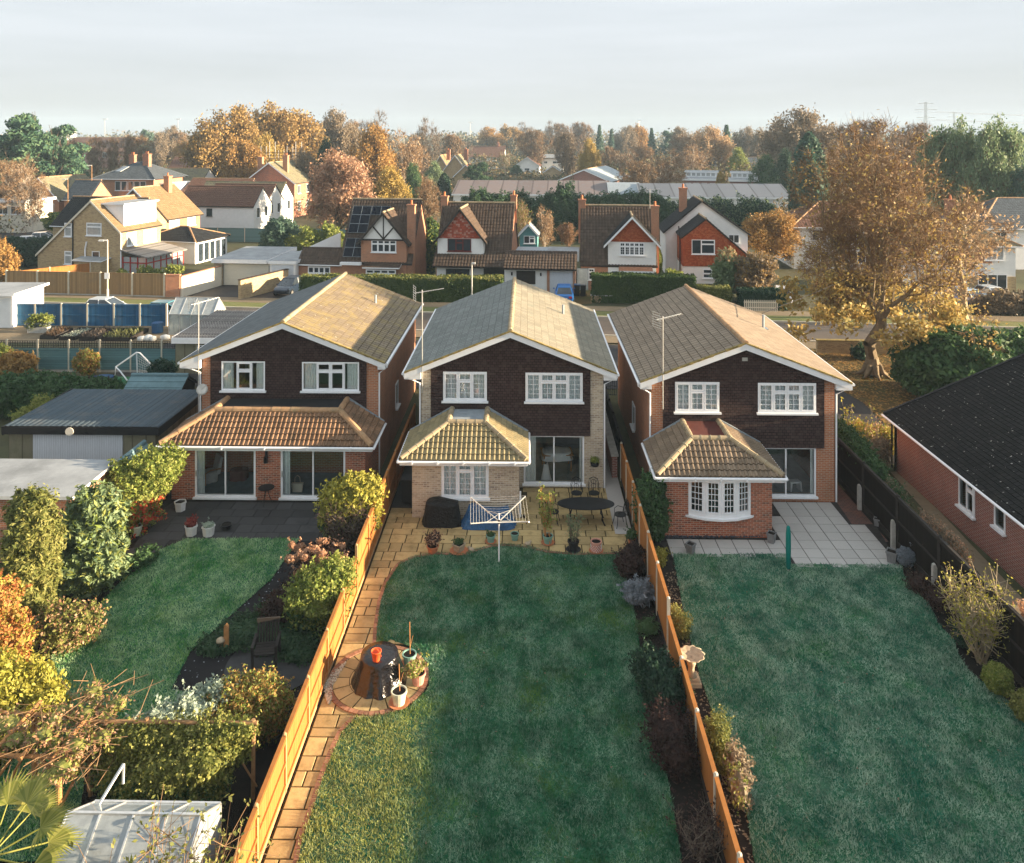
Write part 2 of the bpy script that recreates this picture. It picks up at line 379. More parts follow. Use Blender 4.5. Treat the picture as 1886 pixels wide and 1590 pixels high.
# ------------------------------------------------------------------ mesh building
class MB:
    def __init__(s):
        s.v, s.f, s.m, s.uv = [], [], [], {}
    def add(s, vs, fs, mi=0, uvs=None):
        o = len(s.v)
        s.v.extend(tuple(map(float, p)) for p in vs)
        for i, f in enumerate(fs):
            if uvs is not None:
                s.uv[len(s.f)] = uvs[i]
            s.f.append(tuple(o + k for k in f))
            s.m.append(mi)
        return s
    def box(s, x0, x1, y0, y1, z0, z1, mi=0):
        v = [(x0, y0, z0), (x1, y0, z0), (x1, y1, z0), (x0, y1, z0), (x0, y0, z1), (x1, y0, z1), (x1, y1, z1), (x0, y1, z1)]
        return s.add(v, [(0, 3, 2, 1), (4, 5, 6, 7), (0, 1, 5, 4), (1, 2, 6, 5), (2, 3, 7, 6), (3, 0, 4, 7)], mi)
    def bar(s, a, b, wd, ht, mi=0, up=(0, 0, 1)):
        """a straight bar of rectangular section between two points"""
        a, b = Vector(a), Vector(b)
        d = (b - a).normalized()
        u = Vector(up)
        if abs(d.dot(u)) > 0.98:
            u = Vector((0, 1, 0))
        r = d.cross(u).normalized()
        u = r.cross(d)
        q = [r * (i * wd / 2) + u * (j * ht / 2) for i, j in ((-1, -1), (1, -1), (1, 1), (-1, 1))]
        return s.add([a + k for k in q] + [b + k for k in q], [(3, 2, 1, 0), (4, 5, 6, 7), (0, 1, 5, 4), (1, 2, 6, 5), (2, 3, 7, 6), (3, 0, 4, 7)], mi)
    def tube(s, pts, r, n=8, mi=0, r2=None):
        pts = [Vector(p) for p in pts]
        k = len(pts)
        vs, fs = [], []
        for i, p in enumerate(pts):
            d = (pts[min(i + 1, k - 1)] - pts[max(i - 1, 0)])
            if d.length < 1e-6: d = Vector((0, 0, 1))
            d.normalize()
            u = Vector((0, 0, 1)) if abs(d.z) < 0.9 else Vector((1, 0, 0))
            a = d.cross(u).normalized()
            b = d.cross(a)
            rr = r if r2 is None else r + (r2 - r) * i / (k - 1)
            vs += [p + (a * math.cos(2 * PI * j / n) + b * math.sin(2 * PI * j / n)) * rr for j in range(n)]
        for i in range(k - 1):
            for j in range(n):
                fs.append((i * n + j, i * n + (j + 1) % n, (i + 1) * n + (j + 1) % n, (i + 1) * n + j))
        fs += [tuple(range(n))[::-1], tuple(range((k - 1) * n, k * n))]
        return s.add(vs, fs, mi)
    def lathe(s, prof, n=16, c=(0, 0, 0), mi=0, sx=1.0, sy=1.0, cap=True):
        vs, fs = [], []
        for r, z in prof:
            vs += [(c[0] + r * sx * math.cos(2 * PI * j / n), c[1] + r * sy * math.sin(2 * PI * j / n), c[2] + z) for j in range(n)]
        for i in range(len(prof) - 1):
            for j in range(n):
                fs.append((i * n + j, i * n + (j + 1) % n, (i + 1) * n + (j + 1) % n, (i + 1) * n + j))
        if cap:
            fs += [tuple(range(n))[::-1], tuple(range((len(prof) - 1) * n, len(prof) * n))]
        return s.add(vs, fs, mi)
    def prism(s, poly, axis, t0, t1, mi=0):
        """a flat outline pushed along an axis: axis 'y' takes (x,z), 'x' takes (y,z), 'z' takes (x,y)"""
        def P(a, b, t):
            return {'y': (a, t, b), 'x': (t, a, b), 'z': (a, b, t)}[axis]
        n = len(poly)
        vs = [P(a, b, t0) for a, b in poly] + [P(a, b, t1) for a, b in poly]
        fs = [tuple(range(n))[::-1], tuple(range(n, 2 * n))] + [(i, (i + 1) % n, n + (i + 1) % n, n + i) for i in range(n)]
        return s.add(vs, fs, mi)
    def holes(s, x0, x1, z0, z1, ops, y0, y1, mi=0, flip=False):
        """a wall from y0 to y1 with openings (a,b,c,d) = x0,x1,z0,z1; flip swaps x and y"""
        ops = [(max(a, x0), min(b, x1), max(c, z0), min(d, z1)) for a, b, c, d in ops]
        ops = [o for o in ops if o[1] > o[0] and o[3] > o[2]]
        xs = sorted({x0, x1, *[o[0] for o in ops], *[o[1] for o in ops]})
        for i in range(len(xs) - 1):
            a, b = xs[i], xs[i + 1]
            cm = (a + b) / 2
            cut = sorted((o[2], o[3]) for o in ops if o[0] <= cm <= o[1])
            z = z0
            for c, d in cut + [(z1, z1)]:
                if c > z + 1e-6:
                    if flip: s.box(y0, y1, a, b, z, c, mi)
                    else: s.box(a, b, y0, y1, z, c, mi)
                z = max(z, d)
        return s
    def build(s, name, mats, parent=None, smooth=False, loc=None):
        me = bpy.data.meshes.new(name)
        me.from_pydata(s.v, [], s.f)
        mats = mats if isinstance(mats, (list, tuple)) else [mats]
        for m in mats:
            me.materials.append(M[m] if isinstance(m, str) else m)
        if len(mats) > 1:
            me.polygons.foreach_set('material_index', s.m)
        add_uv(me, s.uv)
        if smooth:
            me.polygons.foreach_set('use_smooth', [True] * len(me.polygons))
        me.update()
        o = bpy.data.objects.new(name, me)
        COL.objects.link(o)
        if parent is not None: o.parent = parent
        if loc is not None: o.location = loc
        return o
def add_uv(me, given):
    """metres along the wall and up it, for every face"""
    nl = len(me.loops)
    co = np.empty(len(me.vertices) * 3); me.vertices.foreach_get('co', co); co = co.reshape(-1, 3)
    nor = np.empty(len(me.polygons) * 3); me.polygons.foreach_get('normal', nor); nor = nor.reshape(-1, 3)
    li = np.empty(nl, int); me.loops.foreach_get('vertex_index', li)
    tot = np.empty(len(me.polygons), int); me.polygons.foreach_get('loop_total', tot)
    pl = np.repeat(np.arange(len(me.polygons)), tot)
    n = nor[pl]
    flat = np.abs(n[:, 2]) > 0.97
    t = np.stack([-n[:, 1], n[:, 0], np.zeros(nl)], 1)
    t /= np.maximum(np.linalg.norm(t, axis=1, keepdims=True), 1e-9)
    t[flat] = (1, 0, 0)
    b = np.cross(n, t)
    b[flat] = (0, 1, 0)
    p = co[li]
    uv = np.stack([(p * t).sum(1), (p * b).sum(1)], 1)
    if given:
        st = np.concatenate([[0], np.cumsum(tot)])
        for f, q in given.items():
            uv[st[f]:st[f] + len(q)] = q
    lay = me.uv_layers.new(name='UVMap')
    lay.data.foreach_set('uv', uv.ravel())
def quads(name, V, mats, parent=None, mi=None, n=4, smooth=False):
    """a mesh of loose quads (or triangles) from an array (faces*n, 3)"""
    V = np.asarray(V, dtype=np.float32).reshape(-1, 3)
    k = len(V) // n
    me = bpy.data.meshes.new(name)
    me.vertices.add(len(V)); me.vertices.foreach_set('co', V.ravel())
    me.loops.add(k * n); me.loops.foreach_set('vertex_index', np.arange(k * n, dtype=np.int32))
    me.polygons.add(k); me.polygons.foreach_set('loop_start', np.arange(0, k * n, n, dtype=np.int32))
    mats = mats if isinstance(mats, (list, tuple)) else [mats]
    for m in mats:
        me.materials.append(M[m] if isinstance(m, str) else m)
    if mi is not None:
        me.polygons.foreach_set('material_index', np.asarray(mi, dtype=np.int32))
    me.update(calc_edges=True)
    o = bpy.data.objects.new(name, me)
    COL.objects.link(o)
    if parent is not None: o.parent = parent
    return o
def thing(name, label, cat, loc=(0, 0, 0), rz=0.0, group=None):
    o = bpy.data.objects.new(name, None)
    o.empty_display_size = 0.3
    COL.objects.link(o)
    o.location = loc if len(loc) == 3 else (loc[0], loc[1], 0)
    o.rotation_euler = (0, 0, rz)
    return tag(o, label, cat, group)
def tag(o, label, cat, group=None, kind=None):
    if label: o['label'] = label
    if cat: o['category'] = cat
    if group: o['group'] = group
    if kind: o['kind'] = kind
    return o
def struct(o):
    o['kind'] = 'structure'
    return o
def copy_tree(o, parent=None):
    c = o.copy()
    COL.objects.link(c)
    if parent is not None: c.parent = parent
    for ch in list(o.children):
        copy_tree(ch, c)
    return c
def sheet(name, poly, z, mat, holes_=None):
    mb = MB()
    mb.add([(x, y, z) for x, y in poly], [tuple(range(len(poly)))])
    o = mb.build(name, mat)
    if o.data.polygons[0].normal.z < 0:
        o.data.flip_normals()
    return struct(o)
def inpoly(P, poly):
    x, y = P[:, 0], P[:, 1]
    c = np.zeros(len(P), bool)
    j = len(poly) - 1
    for i in range(len(poly)):
        xi, yi = poly[i]; xj, yj = poly[j]
        k = ((yi > y) != (yj > y))
        with np.errstate(divide='ignore', invalid='ignore'):
            c ^= k & (x < (xj - xi) * (y - yi) / (yj - yi + 1e-12) + xi)
        j = i
    return c
# ================================================================== ground, road, lawns, paving
rng = np.random.default_rng(7)
random.seed(7)
def groundmat(name, c1, c2, c3, s1=0.25, s2=2.5, bump=0.03, rough=0.95):
    m, nt, b = newmat(name)
    p = pos(nt)
    a = noise(nt, s1, 5, p, 0.65)
    f = noise(nt, s2, 6, p, 0.7)
    col = mixc(nt, mrange(nt, a, 0.35, 0.65), c1, c2)
    col = mixc(nt, mrange(nt, f, 0.45, 0.7, 0, 0.8), col, c3)
    setb(nt, b, col, rough, 0.15, noise(nt, s2 * 6, 4, p, 0.7), bump, 0.7)
    return m
M['ground'] = groundmat('rough_ground', (0.06, 0.07, 0.03), (0.10, 0.085, 0.05), (0.05, 0.05, 0.03), 0.05, 0.6)
M['lawn_base'] = groundmat('lawn_turf', (0.008, 0.085, 0.04), (0.025, 0.14, 0.065), (0.14, 0.25, 0.16), 0.5, 9, 0.05)
M['verge'] = groundmat('verge_grass', (0.13, 0.15, 0.05), (0.18, 0.17, 0.07), (0.1, 0.13, 0.05), 0.4, 3, 0.05)
M['asphalt'] = groundmat('asphalt', (0.10, 0.085, 0.072), (0.135, 0.11, 0.09), (0.08, 0.068, 0.06), 0.35, 4, 0.006, 0.8)
M['asphalt_dark'] = groundmat('dark_asphalt', (0.035, 0.035, 0.038), (0.06, 0.055, 0.052), (0.03, 0.03, 0.03), 0.4, 4, 0.006, 0.75)
M['leaf_litter'] = groundmat('leaf_strewn_grass', (0.13, 0.085, 0.035), (0.06, 0.085, 0.03), (0.20, 0.10, 0.035), 0.35, 5, 0.06)
M['pave_tan'] = groundmat('tan_pavement', (0.20, 0.155, 0.10), (0.24, 0.19, 0.125), (0.15, 0.12, 0.08), 0.5, 4, 0.01)
M['gravel_dark'] = groundmat('dark_gravel', (0.017, 0.016, 0.018), (0.028, 0.026, 0.028), (0.02, 0.02, 0.02), 0.8, 9, 0.05)
specks(M['gravel_dark'], (0.34, 0.36, 0.40), 9.0, 0.55)
M['slab_yellow'] = slabs('yellow_sandstone_slab', (0.40, 0.295, 0.135), 0.28, (0.12, 0.09, 0.03), 0.47)
M['slab_grey'] = slabs('grey_concrete_slab', (0.40, 0.385, 0.36), 0.07, (0.25, 0.26, 0.2), 0.62, 0.9)
M['slab_dark'] = slabs('dark_patio_slab', (0.042, 0.041, 0.042), 0.35, (0.014, 0.014, 0.015), 0.5, 0.9)
M['joint_yellow'] = plain('mossy_joint', (0.045, 0.033, 0.012), 0.95, 0.3, 5)
M['joint_dark'] = plain('dark_joint', (0.035, 0.032, 0.03), 0.95, 0.3, 5)
M['edging'] = slabs('brick_edging', (0.25, 0.125, 0.075), 0.4, (0.1, 0.08, 0.04), 0.6)
M['paver'] = brick('block_paver', (0.16, 0.075, 0.055), (0.10, 0.06, 0.05), (0.03, 0.028, 0.025), 0.2, 0.1, 0.01, stain=(0.05, 0.06, 0.07))
M['pebble'] = slabs('pale_pebble', (0.40, 0.36, 0.28), 0.4, (0.2, 0.18, 0.12), 0.65)
M['pebble_dark'] = slabs('slate_chipping', (0.05, 0.055, 0.07), 0.5, (0.02, 0.02, 0.025), 0.6)

g = MB()
n = 48
g.add([(0, 0, -0.03)] + [(760 * math.cos(2 * PI * i / n), 300 + 760 * math.sin(2 * PI * i / n), -0.03) for i in range(n)],
      [(0, 1 + i, 1 + (i + 1) % n) for i in range(n)])
struct(g.build('ground', 'ground'))
sheet('flower_bed', [(-16, 8), (13.6, 8), (13.6, 33.5), (-16, 34)], 0.0, 'soil')
# the street, running slightly askew
RK = -0.0927
def rl(x, o): return (x, 65.13 + RK * x + o)
def band(name, o0, o1, z, mat, x0=-240, x1=240):
    return sheet(name, [rl(x0, o0), rl(x1, o0), rl(x1, o1), rl(x0, o1)], z, mat)
band('road', -6.0, 0, -0.005, 'asphalt')
def kerb(name, o):
    m = MB()
    a, b = rl(-120, o), rl(90, o)
    m.bar((a[0], a[1], 0.04), (b[0], b[1], 0.04), 0.13, 0.12)
    struct(m.build(name, 'concrete_warm'))
kerb('kerb', 0.0); kerb('kerb', -6.0)
band('verge', 0.1, 2.0, 0.05, 'verge'); band('pavement', 2.0, 3.9, 0.06, 'pave_tan')
band('pavement', -8.0, -6.1, 0.05, 'pave_tan')
# gardens between the near houses and the street, and the far fronts
sheet('front_garden', [(-26, 46.5), (17, 46.5), (17, 55.5), (-26, 58.5)], 0.004, 'asphalt_dark')
sheet('front_lawn', gpoly([(1455, 668), (1500, 640), (1720, 650), (1800, 742), (1640, 792), (1590, 742)]), 0.01, 'leaf_litter')
sheet('driveway', gpoly([(1535, 705), (1590, 738), (1640, 790), (1690, 850), (1540, 865)]), 0.005, 'asphalt_dark')
sheet('strip_lawn', gpoly([(1538, 780), (1655, 795), (1660, 830), (1540, 806)]), 0.012, 'verge')
sheet('bungalow_path', gpoly([(1640, 870), (1660, 868), (1886, 1106), (1990, 1180), (1886, 1160), (1790, 1040)]), 0.012, 'pave_tan')
sheet('side_path', [(9.35, 29.3), (13.45, 29.3), (13.45, 46), (12.7, 46), (12.7, 32.4), (9.35, 32.4)], 0.006, 'paver')
sheet('side_passage', [(3.35, 29.6), (4.0, 29.6), (4.0, 46), (3.35, 46)], 0.05, 'slab_grey')
sheet('side_passage', [(-5.5, 31.5), (-4.6, 31.5), (-4.6, 46), (-5.5, 46)], 0.006, 'asphalt_dark')
sheet('far_drive', gpoly([(325, 555), (440, 556), (560, 545), (590, 530), (400, 525)]), 0.01, 'asphalt_dark')
sheet('far_drive', gpoly([(1020, 560), (1090, 560), (1090, 522), (1010, 522)]), 0.012, 'leaf_litter')
sheet('side_street', gpoly([(-300, 480), (-300, 425), (90, 415), (98, 440), (30, 480)]), 0.0, 'asphalt_dark')
sheet('plot_paving', gpoly([(-60, 597), (330, 605), (335, 632), (-60, 631)]), 0.012, 'pave_tan')
sheet('plot_lawn', gpoly([(-60, 692), (345, 695), (340, 760), (-60, 760)]), 0.012, 'lawn_base')

# ---- lawns
LM = gpoly([(735, 1040), (762, 1027), (800, 1020), (855, 1022), (880, 1013), (905, 1006), (935, 1004), (975, 1009), (1010, 1017), (1060, 1021), (1140, 1019),
            (1152, 1060), (1165, 1110), (1175, 1170), (1183, 1240), (1200, 1330), (1222, 1400), (1238, 1480), (1255, 1590), (1275, 1720),
            (520, 1720), (547, 1590), (553, 1550), (575, 1490), (590, 1440), (612, 1385), (628, 1350), (652, 1325),
            (700, 1322), (750, 1308), (790, 1270), (788, 1225), (755, 1193), (720, 1180), (692, 1195), (694, 1160), (700, 1110), (712, 1075)])
LR = gpoly([(1240, 1022), (1300, 1023), (1450, 1022), (1455, 1041), (1660, 1042), (1663, 1059), (1683, 1083), (1710, 1112), (1728, 1152), (1759, 1182),
            (1763, 1202), (1781, 1233), (1805, 1255), (1838, 1277), (1886, 1319), (2010, 1420), (2100, 1720), (1430, 1720),
            (1390, 1590), (1372, 1480), (1350, 1410), (1325, 1350), (1290, 1250), (1264, 1150), (1250, 1080)])
LL = gpoly([(345, 994), (552, 994), (500, 1068), (420, 1140), (350, 1203), (315, 1273), (350, 1278), (290, 1330), (250, 1362), (160, 1400), (135, 1590),
            (-200, 1590), (-200, 1420), (0, 1420), (45, 1300), (75, 1240), (110, 1190), (180, 1120), (215, 1080), (265, 1042), (300, 1012)])
def grassmat(name, dark, mid, frost, flo, yel, thaw_sunlit=False):
    m, nt, b = newmat(name)
    gm = nd(nt, 'ShaderNodeNewGeometry')
    p, r = gm.outputs['Position'], gm.outputs['Random Per Island']
    st = nd(nt, 'ShaderNodeMapping', {'Vector': p, 'Rotation': (0, 0, 0.5), 'Scale': (1.0, 0.55, 1)}).outputs[0]
    col = mixc(nt, mrange(nt, noise(nt, 1.4, 6, p, 0.72), 0.38, 0.62), dark, mid)
    col = mixc(nt, mrange(nt, noise(nt, 0.55, 3, nd(nt, 'ShaderNodeVectorMath', {0: p, 1: (31, 7, 0)}).outputs[0]), 0.5, 0.68, 0, 0.75), col, yel)
    if thaw_sunlit:
        # frost gone and sunlit yellow painted into the turf towards the lower left corner
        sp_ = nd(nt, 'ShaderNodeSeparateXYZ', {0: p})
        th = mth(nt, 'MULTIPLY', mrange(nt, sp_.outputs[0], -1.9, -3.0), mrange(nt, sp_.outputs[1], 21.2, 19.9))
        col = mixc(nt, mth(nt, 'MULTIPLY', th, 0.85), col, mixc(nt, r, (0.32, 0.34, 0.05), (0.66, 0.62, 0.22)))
    fz = mth(nt, 'ADD', mth(nt, 'ADD', mth(nt, 'MULTIPLY', noise(nt, 1.1, 6, st, 0.72), 0.85), mth(nt, 'MULTIPLY', noise(nt, 5.5, 5, p, 0.75), 0.25)), mth(nt, 'MULTIPLY', mth(nt, 'SUBTRACT', r, 0.5), 0.24))
    fq = mrange(nt, fz, flo + 0.06, flo + 0.2, 0, 0.92)
    col = mixc(nt, mth(nt, 'MULTIPLY', fq, mth(nt, 'SUBTRACT', 1.0, mth(nt, 'MULTIPLY', th, .8))) if thaw_sunlit else fq, col, frost)
    col = mixc(nt, mrange(nt, noise(nt, 1.9, 5, nd(nt, 'ShaderNodeVectorMath', {0: p, 1: (5, 41, 0)}).outputs[0], 0.7), 0.46, 0.64, 0, 0.6), col, sc3(dark, 0.7))
    col = mixc(nt, mrange(nt, r, 0.0, 1.0, 0, 0.3), col, sc3(dark, 0.6))
    setb(nt, b, col, 0.6, 0.25, noise(nt, 16, 4, p, .7), 0.06, 0.8)
    tr = nd(nt, 'ShaderNodeBsdfTranslucent', {'Color': col})
    ms = nd(nt, 'ShaderNodeMixShader', {0: 0.3, 1: b.outputs[0], 2: tr.outputs[0]})
    nt.links.new(ms.outputs[0], nt.nodes['Material Output'].inputs['Surface'])
    return m
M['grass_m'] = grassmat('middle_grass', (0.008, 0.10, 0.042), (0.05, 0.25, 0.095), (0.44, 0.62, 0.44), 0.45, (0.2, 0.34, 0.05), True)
M['grass_r'] = grassmat('frosted_grass', (0.007, 0.13, 0.085), (0.04, 0.28, 0.17), (0.58, 0.72, 0.55), 0.40, (0.11, 0.34, 0.07))
M['grass_l'] = grassmat('left_grass', (0.025, 0.24, 0.04), (0.13, 0.44, 0.09), (0.68, 0.84, 0.50), 0.385, (0.3, 0.45, 0.1))
for q in (LM, LR, LL):
    sheet('lawn', q, 0.036, 'lawn_base')
def blades(poly, dens, mat, label, zb=0.034, hmin=0.035, hmax=0.085, ymax=99):
    P = np.array(poly)
    lo, hi = P.min(0), P.max(0)
    lo[1] = max(lo[1], 14.0)
    k = int(dens * (hi[0] - lo[0]) * (hi[1] - lo[1]))
    q = lo + rng.random((k, 2)) * (hi - lo)
    q = q[inpoly(q, poly)]
    # tufts: blades gather
    q += rng.normal(0, 0.02, q.shape)
    k = len(q)
    a = rng.random(k) * 2 * PI
    wd = rng.uniform(0.007, 0.016, k)
    h = rng.uniform(hmin, hmax, k)
    hn = np.sin(q[:, 0] * 2.1 + 1.3 * np.sin(q[:, 1] * 1.7)) * np.sin(q[:, 1] * 2.6 + q[:, 0])
    h *= 1 + 0.35 * hn
    ln = rng.normal(0, 0.035, (k, 2))
    V = np.zeros((k, 3, 3))
    V[:, 0, 0] = q[:, 0] - np.cos(a) * wd; V[:, 0, 1] = q[:, 1] - np.sin(a) * wd
    V[:, 1, 0] = q[:, 0] + np.cos(a) * wd; V[:, 1, 1] = q[:, 1] + np.sin(a) * wd
    V[:, 2, 0] = q[:, 0] + ln[:, 0]; V[:, 2, 1] = q[:, 1] + ln[:, 1]
    V[:, :2, 2] = zb; V[:, 2, 2] = zb + h
    o = quads('grass', V, mat, n=3)
    return tag(o, label, 'grass', kind='stuff')
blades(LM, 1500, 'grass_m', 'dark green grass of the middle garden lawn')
blades(LR, 1200, 'grass_r', 'frosted blue green grass of the right garden lawn')
blades(LL, 1200, 'grass_l', 'bright green grass of the left garden lawn')

# ---- paving stones
def stones(name, rows, x0, x1, y0, y1, keep, mat, z=0.03, gap=0.012, widths=None, jz=0.004, bev=0.006):
    vs, fs = [], []
    y = y0
    while y < y1:
        hgt = random.choice(rows)
        x = x0 - (random.random() * 0.3 if widths else 0)
        while x < x1:
            wd = random.choice(widths) if widths else rows[0]
            xa, xb = max(x, x0) + gap / 2, min(x + wd, x1) - gap / 2
            x += wd
            if xb - xa < 0.08: continue
            ya, yb = y + gap / 2, y + hgt - gap / 2
            if not inpoly(np.array([[(xa + xb) / 2, (ya + yb) / 2]]), keep)[0]: continue
            zz = z + random.uniform(0, jz)
            o = len(vs)
            vs += [(xa, ya, 0), (xb, ya, 0), (xb, yb, 0), (xa, yb, 0), (xa, ya, zz - bev), (xb, ya, zz - bev), (xb, yb, zz - bev), (xa, yb, zz - bev),
                   (xa + bev, ya + bev, zz), (xb - bev, ya + bev, zz), (xb - bev, yb - bev, zz), (xa + bev, yb - bev, zz)]
            fs += [(o, o + 1, o + 5, o + 4), (o + 1, o + 2, o + 6, o + 5), (o + 2, o + 3, o + 7, o + 6), (o + 3, o, o + 4, o + 7),
                   (o + 4, o + 5, o + 9, o + 8), (o + 5, o + 6, o + 10, o + 9), (o + 6, o + 7, o + 11, o + 10), (o + 7, o + 4, o + 8, o + 11), (o + 8, o + 9, o + 10, o + 11)]
        y += hgt
    m = MB(); m.add(vs, fs)
    return struct(m.build(name, mat))
PM = [(-5.5, 13.6), (-5.5, 32), (-4.6, 31.9), (-4.55, 30.75), (-.28, 30.75), (-.28, 33.4), (4.05, 33.4), (4.05, 28.0), (-3.0, 27.3), (-3.6, 26), (-4.0, 22), (-3.9, 20.3), (-4.0, 19), (-4.25, 13.6)]
PM = [(-5.5, 13.6), (-5.5, 31.6), (-4.55, 31.6), (-4.55, 30.75), (-.28, 30.75), (-.28, 33.4), (4.05, 33.4), (4.05, 27.7), (-3.0, 27.0), (-3.6, 25.5), (-3.8, 22), (-3.8, 20), (-3.9, 18.5), (-4.1, 13.6)]
sheet('patio', PM, 0.012, 'joint_yellow')
stones('patio', [0.45, 0.6, 0.45, 0.3, 0.6], -5.48, 4.03, 13.7, 33.35, PM, 'slab_yellow', gap=0.036, widths=[0.45, 0.6, 0.75, 0.6, 0.9], bev=0.01)
# brick edging along the lawn and a round of radial stones for the little seat
def edging(pts, wd=0.11, ln=0.22, z=0.05):
    m = MB()
    L = 0
    for (a, b), (c, d) in zip(pts[:-1], pts[1:]):
        v = Vector((c - a, d - b, 0)); k = max(1, int(v.length / ln)); 
        for i in range(k):
            p = Vector((a, b, 0)) + v * (i + 0.04) / k; q = Vector((a, b, 0)) + v * (i + 0.96) / k
            m.bar((p.x, p.y, z / 2 + 0.006), (q.x, q.y, z / 2 + 0.006), wd, z + random.uniform(-.008, .008))
    return struct(m.build('edging', 'edging'))
edging(gpoly([(1140, 1021), (1060, 1023), (1010, 1019), (975, 1011), (935, 1006), (905, 1008), (880, 1015), (855, 1024), (800, 1022), (762, 1028), (733, 1041), (710, 1075), (698, 1110), (691, 1160), (689, 1192)]))
edging(gpoly([(652, 1323), (626, 1350), (610, 1385), (588, 1440), (573, 1490), (551, 1550), (545, 1590), (520, 1700)]))
CX, CY = gp(697, 1252)
m = MB()
m.lathe([(0.02, 0.031), (1.36, 0.031)], 40, (CX, CY, 0.012), cap=False)
struct(m.build('patio', 'joint_yellow'))
m = MB()
for r0, r1, k, z in ((0.0, 0.32, 1, 0.052), (0.34, 0.78, 9, 0.05), (0.80, 1.24, 16, 0.05)):
    for i in range(k):
        a0, a1 = 2 * PI * i / k + 0.02 / max(r1, .1), 2 * PI * (i + 1) / k - 0.02 / max(r1, .1)
        ss = 10 if k == 1 else 5
        arc = [a0 + (a1 - a0) * j / ss for j in range(ss + 1)]
        poly = [(CX + r1 * math.cos(t), CY + r1 * math.sin(t)) for t in arc] + ([(CX + r0 * math.cos(t), CY + r0 * math.sin(t)) for t in arc[::-1]] if r0 else [])
        m.prism(poly, 'z', 0.03, z + random.uniform(0, 0.004))
struct(m.build('patio', 'slab_yellow'))
edging([(CX + 1.33 * math.cos(t), CY + 1.33 * math.sin(t)) for t in np.linspace(0, 2 * PI, 61)], 0.13, 0.14, 0.058)
# right patio
PR = gpoly([(1210, 998), (1222, 989), (1422, 989), (1422, 921), (1538, 921), (1569, 966), (1612, 966), (1658, 1043), (1455, 1043), (1452, 1024), (1242, 1024)])
sheet('patio', PR, 0.013, 'joint_dark')
random.seed(3)
stones('patio', [0.607], 4.6, 13.2, 27.49, 32.3, PR, 'slab_grey', z=0.034, gap=0.026, bev=0.006)
# left patio, path and dark corner
PL = gpoly([(225, 1040), (285, 948), (318, 926), (650, 926), (610, 996), (345, 996), (300, 1007), (262, 1042)])
sheet('patio', PL, 0.013, 'joint_dark')
stones('patio', [0.6], -17, -6, 26.5, 32.6, PL, 'slab_dark', z=0.034, gap=0.02, widths=[0.9, 0.6, 0.9], bev=0.006)
sheet('gravel_path', gpoly([(552, 996), (606, 994), (545, 1078), (482, 1128), (430, 1190), (420, 1240), (470, 1278), (314, 1277), (350, 1205), (420, 1141), (500, 1070)]), 0.014, 'gravel_dark')
SX, SY = gp(505, 1222)
sheet('round_patio', [(SX + 1.35 * math.cos(t), SY + 1.35 * math.sin(t)) for t in np.linspace(0, 2 * PI, 40, endpoint=False)], 0.018, 'slab_dark')
# pebbles by the fence, slate chips by the bow window
def pebbles(poly, k, r0, r1, mat, label, cat):
    P = np.array(poly); lo, hi = P.min(0), P.max(0)
    m = MB(); c = 0
    while c < k:
        q = lo + rng.random(2) * (hi - lo)
        if not inpoly(q[None], poly)[0]: continue
        r = rng.uniform(r0, r1)
        m.lathe([(r * .6, 0), (r, r * .35), (r * .75, r * .8), (r * .2, r)], 6, (q[0], q[1], 0.045), sx=rng.uniform(.7, 1.2)); c += 1
    return tag(m.build('pebbles', mat, smooth=True), label, cat, kind='stuff')
pebbles(gpoly([(603, 1300), (596, 1265), (612, 1240), (640, 1216), (628, 1238), (612, 1265), (610, 1292)], .04), 420, 0.015, 0.034, 'pebble', 'pale pebbles filling the gap beside the orange fence', 'pebbles')
pebbles(gpoly([(1224, 994), (1420, 990), (1420, 984), (1228, 986)], .02), 420, 0.02, 0.045, 'pebble_dark', 'dark slate chippings under the bow window', 'chippings')
